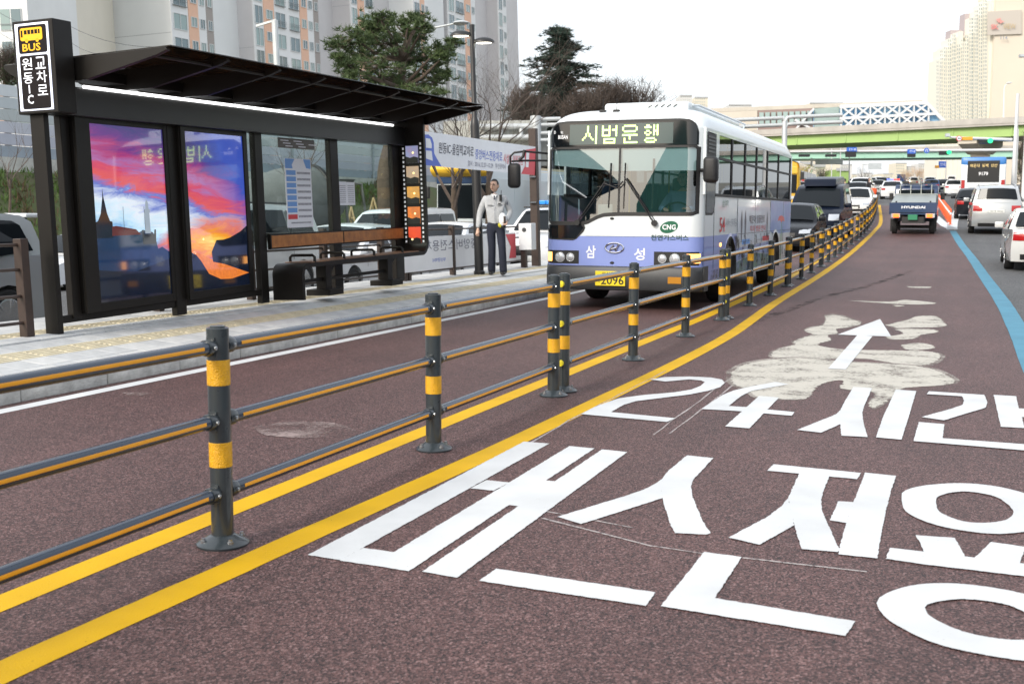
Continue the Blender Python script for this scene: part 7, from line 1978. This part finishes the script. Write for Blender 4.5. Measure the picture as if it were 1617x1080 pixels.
mast('white pole mast with speed sign and green light at the right edge', 1598, 330, 150, 1500, 221, 217, 72, [('box_g', 1547, 221, 1564, 226.5), ('round_red', 1510, 214.5, 1519, 223.5), ('orange', 1520, 216.5, 1536, 221.5), ('grey', 1494, 211, 1500, 216)])
mast('blue bus sign post beyond the traffic', 1493, 292, 253, None, 0, 0, 150, [('blue', 1483, 255, 1494, 265), ('orange', 1477, 261.5, 1483.5, 265.5)], nm='sign_post', r_=.08)
mast('grey direction boards seen from behind on a pole', 1280, 300, 250, 1332, 253.5, 253.5, 130, [('grey', 1288, 251.5, 1331, 259.5)], nm='sign_gantry')
mast('second grey direction board farther off, seen from behind', 1361, 292, 258, 1392, 260, 260, 190, [('grey', 1372, 258, 1392, 267)], nm='sign_gantry')
mast('tall white pole cut by the right photo edge', 1616, 330, 90, None, 0, 0, 60, [('grey', 1611, 86, 1622, 90)], nm='white_pole', r_=.16)
for u, d, lab in ((1313, 170, 'slim pale lamp post left of the far trees'), (1327, 160, 'slim pale lamp post beside the bare far tree'), (1341, 150, 'slim pale lamp post right of the green building')):
    P = atd(u, 300, d); pole_lamp(lab, (P.x, P.y, zp(P.y)), 7.5, (-.8, .1), grp='lamp posts along the far road')
# pipe frame behind the bus roof: galvanised guard rails on a wall
fr_ = thing('guard_gantry', 'galvanised double pipe rail standing behind the bus roof', 'railing', (0, 0, 0))
for v0, v1 in ((190, 187), (201, 198)):
    mk('pipe_rail', G().tube([atd(1158, v0, 60), atd(1228, v1, 60), atd(1236, v1 - 1, 60), atd(1240, v1 + 5, 60)], .10, 8), m_gst, fr_, smooth=50)
    mk('pipe_rail', G().tube([atd(1240, v1 + 5, 60), atd(1243, v1 - 1, 60), atd(1252, v1 - 2, 60), atd(1330, v1 - 5, 60)], .10, 8), m_gst, fr_, smooth=50)
mk('pipe_post', G().cyl((lambda p: (p.x, p.y, zp(p.y)))(atd(1239, 300, 60)), atd(1239, 192, 60), .14), m_gst, fr_, smooth=40)
# panelled barrier and rails left of the bus
br2 = thing('panel_barrier', 'grey panelled road barrier with pipe frame left of the bus', 'barrier', (0, 0, 0))
BD = 46
m_brp = mat('barrier_panel', (.46, .47, .44), .7, var=.08, vs=.5)
for k in range(8):
    u = 700 + k * 20.5
    quad('barrier_panel', [atw(u, 262, BD), atw(u + 20, 262, BD), atw(u + 20, 191 - k * .2, BD), atw(u, 192 - k * .2, BD)], m_brp, br2, .1)
for v in (201, 218): mk('barrier_pipe', G().cyl(atd(758, v, BD - .5), atd(845, v - 1, BD - .5), .12), m_gst, br2, smooth=40)
for u in (791, 823): mk('barrier_strut', G().cyl(atd(u, 201, BD - .5), atd(u, 218, BD - .5), .09), m_gst, br2, smooth=40)
mk('barrier_post', G().cyl((lambda p: (p.x, p.y, 0))(atd(845, 330, BD - .6)), atd(846, 184, BD - .6), .22), m_gst, br2, smooth=40)
for v in (189, 198, 211, 222): mk('barrier_pipe', G().cyl(atd(846, v, BD - .6), atd(885, v - 1, BD - .6), .08), m_gst, br2, smooth=40)
# pale street light and wires behind the shelter
P = atd(655, 330, 40); pole_lamp('pale grey street light with curved arm behind the shelter roof', (P.x, P.y, .1), 7.55, (1.75, .25), m_gst)
P = atd(450, 330, 60); pl_ = thing('utility_frame', 'thin pale pole with cross bar in front of the apartments', 'pole', upright((P.x, P.y, 0)))
mk('pole', G().cyl((0, 0, 0), (0, 0, 11.2), .16), m_gst, pl_); mk('cross_bar', G().bar((-1.1, 0, 11.0), (.1, 0, 11.2), .1, .1), m_gst, pl_)
m_wire = mat('wire', (.05, .05, .06), .6)
for k, (a, b, sg_) in enumerate((((-5, 18), (110, 46), 1), ((110, 42), (262, 74), 1), ((110, 66), (190, 82), 1), ((-5, 48), (60, 62), 1), ((-5, 78), (60, 92), 1))):
    A_, B2_ = atd(*a, 62), atd(*b, 55)
    P = [A_.lerp(B2_, t / 8) - Vector((0, 0, .35 * 4 * (t / 8) * (1 - t / 8))) for t in range(9)]
    tag(mk('overhead_wire', G().tube(P, .012, 4), m_wire), ['topmost overhead wire crossing the far left blocks', 'long overhead wire crossing the blank gable', 'short overhead wire just above the shelter roof', 'overhead wire left of the bus stop sign, upper', 'overhead wire left of the bus stop sign, lower'][k], 'wire', 'overhead wires')

# netted site behind the viewer, mirrored in the bus windscreen
m_net = mat('green_netting', (.12, .37, .27), .8, var=.2, vs=1.5); m_scf = mat('scaffold_steel', (.20, .21, .21), .5)
nb = thing('netted_building', 'building site wrapped in green netting, mirrored in the bus windscreen', 'building', (-9.5, -34, 0))
mk('netting', G().prism([(-5, 0), (6, 0), (6, 9.5), (1, 11.5), (-5, 7.0)], 'y', 0, 9), m_net, nb)
for k in range(7): mk('scaffold_pole', G().cyl((-5 + k * 1.8, .12, 0), (-5 + k * 1.8, .12, 7 + min(k, 3)), .06, n=6), m_scf, nb)
for z in (2.2, 4.4, 6.6): mk('scaffold_ledger', G().bar((-5, .14, z), (6, .14, z), .08, .08), m_scf, nb)
m_shop = [mat('shop_wall_%d' % i, c, .8, var=.1, vs=.4) for i, c in enumerate([(.30, .28, .25), (.22, .23, .25), (.36, .30, .24), (.26, .26, .26)])]
for k, (y0, y1, h) in enumerate(((-6, 14, 11), (16, 38, 15), (40, 62, 9), (64, 100, 13))):  # row added out of view so bus and car glass mirrors something dark
    sb_ = thing('added_roadside_building', 'added building across the road, %s of four, seen only in reflections' % ordn[k], 'building', (30, y0, 0), 'added buildings across the road')
    mk('wall', G().box(0, 10, 0, y1 - y0, 0, h), m_shop[k], sb_)
    for f in range(int(h / 3.2)):
        for j in range(int((y1 - y0) / 2.6)):
            wnd = mk('window', G().box(-.05, .05, .6 + j * 2.6, 2.5 + j * 2.6, .9 + f * 3.2, 2.7 + f * 3.2), m_apg2, sb_) if f else mk('shopfront', G().box(-.05, .05, .4 + j * 2.6, 2.7 + j * 2.6, .2, 2.9), m_apg2, sb_)
    mk('fascia_sign', G().box(-.15, 0, .5, y1 - y0 - .5, 3.0, 3.7), [m_sbl, m_srd, m_sbl, m_sor][k], sb_)
# ------------------------------------------------------------------ trees
m_bark = mat('bark', (.10, .075, .055), .9, var=.35, vs=5, bump=.8, bs=14); m_twig = mat('twig', (.12, .095, .08), .9, var=.25, vs=2); m_twig2 = mat('brown_twig', (.075, .058, .048), .9, var=.35, vs=2); m_twig3 = mat('golden_twig', (.58, .42, .27), .9, var=.25, vs=1)
m_need = mat('pine_needle', (.085, .125, .035), .7, var=.5, vs=1.6, col2=(.032, .060, .022)); m_ced = mat('cedar_needle', (.028, .055, .036), .8, var=.45, vs=.8, col2=(.012, .028, .020)); m_brl = mat('dry_leaf', (.052, .038, .028), .9, var=.5, vs=1.2, col2=(.04, .028, .022)); m_leaf = mat('evergreen_leaf', (.05, .10, .03), .8, var=.5, vs=1)
def tuft(g, c, n, size, up=.3, flat=.6):
    for _ in range(n):
        d = Vector((random.gauss(0, 1), random.gauss(0, 1), random.gauss(0, flat) + up)).normalized() * size * random.uniform(.6, 1.15)
        s = d.cross(Vector((random.gauss(0, 1), random.gauss(0, 1), random.gauss(0, 1)))).normalized() * size * .075
        g.add([c - s, c + s, c + d], [(0, 1, 2)])
def grow(g, p, d, r, ln, depth, tips, bend=.35, spread=.6, n=3, sides=4, up=.12, kids=(2, 3)):
    pts = [p.copy()]; rr = [r]; q = p.copy(); dd = d.copy()
    for i in range(n):
        dd = (dd + Vector((random.gauss(0, bend), random.gauss(0, bend), random.gauss(0, bend) + up)) * .4).normalized(); q = q + dd * (ln / n); pts.append(q.copy()); rr.append(r * (1 - .42 * (i + 1) / n))
    g.tube(pts, rr, sides if depth > 1 else 3, caps=False)
    if depth <= 0: tips.append(q); return
    for k in range(random.randint(*kids)):
        nd = (dd + Vector((random.gauss(0, spread), random.gauss(0, spread), random.gauss(0, spread * .6) + up))).normalized()
        st_ = random.choice(pts[1:]) if k else q
        grow(g, st_, nd, rr[-1] * random.uniform(.55, .8), ln * random.uniform(.6, .85), depth - 1, tips, bend, spread, n, sides, up, kids)
# the pine
random.seed(21)
P = atd(612, 335, 37); base = Vector((P.x, P.y, bank_z(P.x, P.y) if P.x < -23 else .0))
pine = thing('pine_tree', 'broad green pine tree rising behind the shelter roof', 'tree', base)
def loc(u, v, d): return atd(u, v, d) - base
tr_ = [Vector((0, 0, 0)), loc(606, 290, 37), loc(612, 240, 37), loc(626, 190, 37), loc(634, 140, 37), loc(638, 95, 37), loc(650, 55, 37)]
mk('trunk', G().tube(cat(tr_, 4), [.26 - .0088 * i for i in range(25)], 10), m_bark, pine, smooth=60)
gb, gn = G(), G()
cl = [(540, 75, 26), (560, 60, 25), (590, 50, 30), (600, 30, 18), (615, 70, 32), (640, 55, 30), (660, 28, 16), (657, 60, 24), (545, 105, 22), (570, 95, 32), (600, 105, 34), (630, 100, 30), (660, 95, 30), (690, 80, 22), (715, 70, 14), (690, 105, 24), (555, 122, 18), (590, 128, 28), (625, 130, 30), (655, 128, 30), (685, 130, 22), (700, 118, 16), (610, 40, 18), (575, 72, 22), (640, 80, 24), (535, 92, 12), (528, 72, 10), (668, 45, 14), (645, 36, 14), (620, 150, 26), (655, 152, 24), (585, 150, 20), (690, 150, 14), (580, 40, 12), (700, 90, 12)]
for (u, v, r_) in cl:
    dd_ = 37 + random.uniform(-2.2, 2.2); c = loc(u, v, dd_)
    k = min(range(len(tr_)), key=lambda i: abs(tr_[i].z - c.z + .8)); k = max(2, k)
    m_ = tr_[k].lerp(c, .5) + Vector((random.uniform(-.2, .2), random.uniform(-.2, .2), -.12))
    gb.tube([tr_[k], m_, c], [.075, .045, .02], 6, caps=False)
    R_ = r_ * 37 / FPX
    for j in range(int(8 + r_ * 1.0)):
        o_ = Vector((random.gauss(0, .46), random.gauss(0, .46), random.gauss(0, .26) + .08)) * R_
        q = c + o_; gb.tube([c + o_ * .1, q], [.014, .007], 3, caps=False)
        for h in range(2):
            qq = q + Vector((random.gauss(0, .09), random.gauss(0, .09), random.gauss(0, .04)))
            tuft(gn, qq, 15, .20, .75, .55)
mk('branches', gb, m_bark, pine, smooth=60, fix=False); mk('crown', gn, m_need, pine, fix=False)
# bare trees behind the lamp
def bare(label, u, v, d, h, seed, m=m_twig, depth=5, name='bare_tree', spread=.5, base_z=None, grp='bare winter trees', r0=.14, up=.16, kids=(2, 3)):
    random.seed(seed); P = atd(u, v, d); zz = base_z if base_z is not None else P.z
    rt = thing(name, label, 'tree', (P.x, P.y, zz), grp); g1, g2 = G(), G(); tips = []
    k = h / 9.0
    tk_ = [Vector((0, 0, -.3)), Vector((.05, .02, h * .12)), Vector((.0, .08, h * .25))]
    g1.tube(tk_, [r0, r0 * .85, r0 * .7], 8)
    for j in range(4):
        a = j * 1.6 + random.uniform(-.4, .4)
        grow(g2, tk_[-1] - Vector((0, 0, h * .04 * j)), Vector((math.cos(a) * spread, math.sin(a) * spread, 1)).normalized(), r0 * .5, h * .26, depth, tips, .3, spread, 3, 4, up, kids)
    mk('trunk', g1, m_bark, rt, smooth=60); tag(mk('crown', g2, m, rt, fix=False), kind='stuff')
    return rt, tips, zz
bare('leafless tree with fine spreading twigs behind the street lamp', 770, 300, 40, 8.0, 3, base_z=.5, depth=5, kids=(3, 4))
bare('leafless tree between the pine and the street lamp', 715, 300, 42, 7.4, 4, base_z=.5, depth=5, kids=(3, 4))
bare('leafless tree left of the banner pole', 812, 300, 48, 7.2, 8, base_z=.5, depth=5)
bare('thin leafless sapling on the bank left of the bus stop sign', 12, 290, 30, 3.2, 6, base_z=1.5, depth=3, r0=.04)
bare('thin leafless tree seen through the shelter glass', 470, 300, 36, 4.2, 9, base_z=.8, depth=4, r0=.07)
# cedar
random.seed(31)
P = atd(885, 330, 60); ced = thing('cedar_tree', 'tall dark cedar with drooping tiers left above the bus', 'tree', (P.x, P.y, 0)); b0 = Vector((P.x, P.y, 0))
zt_ = atd(885, 48, 60).z
mk('trunk', G().cyl((0, 0, 0), (.1, 0, zt_ - .2), .32, .04, 10), m_bark, ced, smooth=60)
gb, gn = G(), G()
prof_ = [(1.0, .25), (.95, 1.0), (.88, 1.35), (.80, 2.0), (.72, 2.1), (.64, 3.0), (.55, 3.2), (.45, 3.4), (.3, 3.3), (.2, 2.6)]
z = zt_ - .2
while z > 2.2:
    f = z / zt_; rad = 0
    for (a, b), (c, d) in zip(prof_, prof_[1:]):
        if c <= f <= a: rad = d + (b - d) * (f - c) / (a - c)
    for j in range(random.randint(4, 6)):
        a = random.uniform(0, 2 * pi); ln = rad * random.uniform(.6, 1.15)
        e = Vector((math.cos(a), math.sin(a), 0)) * ln; s = Vector((0, 0, z))
        pts = [s, s + e * .5 + Vector((0, 0, .18 * ln)), s + e + Vector((0, 0, .05 * ln))]
        gb.tube(pts, [.05, .03, .01], 4, caps=False)
        for t in range(int(6 + ln * 15)):
            q = t / (6 + ln * 15); p = s.lerp(s + e, q) + Vector((random.gauss(0, .16), random.gauss(0, .16), .2 * ln * math.sin(pi * min(1, q * .8)) + random.gauss(0, .05)))
            for h in range(2): tuft(gn, p + Vector((random.gauss(0, .08), random.gauss(0, .08), 0)), 8, .26, .15, .35)
    z -= .27
mk('branches', gb, m_bark, ced, fix=False); mk('crown', gn, m_ced, ced, fix=False)
# brown bushy trees behind the bus roof and hedge by the barrier
def bushy(label, u, vt, vb_, d, w_px, seed, m=m_brl, n=900, name='bushy_tree', grp=None, tm=m_twig2):
    random.seed(seed); P = atd(u, 330, d); zz = zp(P.y); top = atd(u, vt, d).z - zz; bot = max(.8, atd(u, vb_, d).z - zz); Rr = w_px * d / FPX / 2
    rt = thing(name, label, 'tree', (P.x, P.y, zz), grp)
    mk('trunk', G().cyl((0, 0, -.2), (0, 0, bot + .5), .2, .12, 8), m_bark, rt, smooth=60)
    g1, g2 = G(), G(); c0 = Vector((0, 0, bot))
    lob = [(random.uniform(0, 2 * pi), random.uniform(.35, 1.0) * Rr, random.uniform(.62, 1.0)) for _ in range(9)]
    for i in range(n):
        la, lr, lh = random.choice(lob)
        cx_ = lr * .75 * math.cos(la) + random.gauss(0, .26) * Rr; cy_ = lr * .75 * math.sin(la) + random.gauss(0, .26) * Rr
        t = random.random() ** .75
        p = Vector((cx_, cy_, bot + (top - bot) * lh * t * random.uniform(.92, 1.05)))
        hgt = random.uniform(.25, .9) * (1.2 - .5 * t)
        g1.tube([c0.lerp(p, .7), p, p + Vector((random.gauss(0, .2), random.gauss(0, .2), hgt * .6))], [.018, .010, .003], 3, caps=False)
        for h in range(2): g1.tube([p, p + Vector((random.gauss(0, .25), random.gauss(0, .25), random.uniform(.1, .6)))], [.008, .002], 3, caps=False)
        if t < .82: tuft(g2, p, 6, .17, .3, .7)
    tag(mk('twigs', g1, tm, rt, fix=False), kind='stuff'); mk('crown', g2, m, rt, fix=False)
BG = 'brown bushy trees behind the bus'
bushy('brown bushy tree below the cedar, left of the bus roof', 925, 150, 205, 56, 80, 41, grp=BG, n=700); bushy('brown bushy tree above the bus roof front', 948, 128, 200, 58, 100, 42, grp=BG, n=900); bushy('brown bushy tree above the bus roof, right one', 1000, 126, 200, 60, 90, 43, grp=BG, n=700); bushy('low dark green tree left of the cedar', 836, 140, 200, 57, 62, 44, m_ced, 900, grp=BG)
bushy('dark shrub at the left edge behind the bus stop sign', 18, 72, 138, 52, 60, 45, m_leaf, 500, name='shrub')
GT = 'golden trees beyond the flyovers'
for k, (u, vt, d, w_) in enumerate(((1428, 268, 285, 24), (1446, 263, 275, 26), (1464, 262, 280, 26), (1484, 264, 270, 26), (1502, 268, 260, 22))):
    bushy('golden bare tree beyond the flyover, %s from the left' % ordn[k], u, vt, 292, d, w_, 50 + k, m_twig3, 220, grp=GT, tm=m_twig3, name='golden_tree')
bare('dark leafless tree under the teal flyover', 1365, 296, 165, 5.2, 61, depth=4, grp='trees under the flyovers', r0=.2, base_z=zp(150))
bushy('sparse green tree beside the flyover pier', 1298, 266, 292, 160, 20, 63, m_leaf, 140, name='street_tree', grp='trees under the flyovers')
bushy('green tree at the right edge below the flyover', 1612, 205, 290, 90, 30, 64, m_leaf, 420, name='street_tree', grp='trees under the flyovers')
# staked saplings with props beyond the far carriageway
m_prop = mat('prop_wood', (.45, .33, .17), .8)
for k, (u, v, h, d) in enumerate(((555, 349, .62, 50), (590, 349, 1.0, 50))):
    P = atd(u, v, d); rt = thing('tree_prop', ['small timber tripod prop seen through the far pane', 'larger timber tripod prop seen through the far pane'][k], 'tree prop', (P.x, P.y, P.z))
    for a in (0, 2.1, 4.2): mk('stake', G().cyl((h * .5 * math.cos(a), h * .5 * math.sin(a), -.6), (0, 0, h), .04), m_prop, rt)
    mk('cross_stake', G().bar((-h * .3, 0, h * .2), (h * .3, 0, h * .2), .06, .06), m_prop, rt)
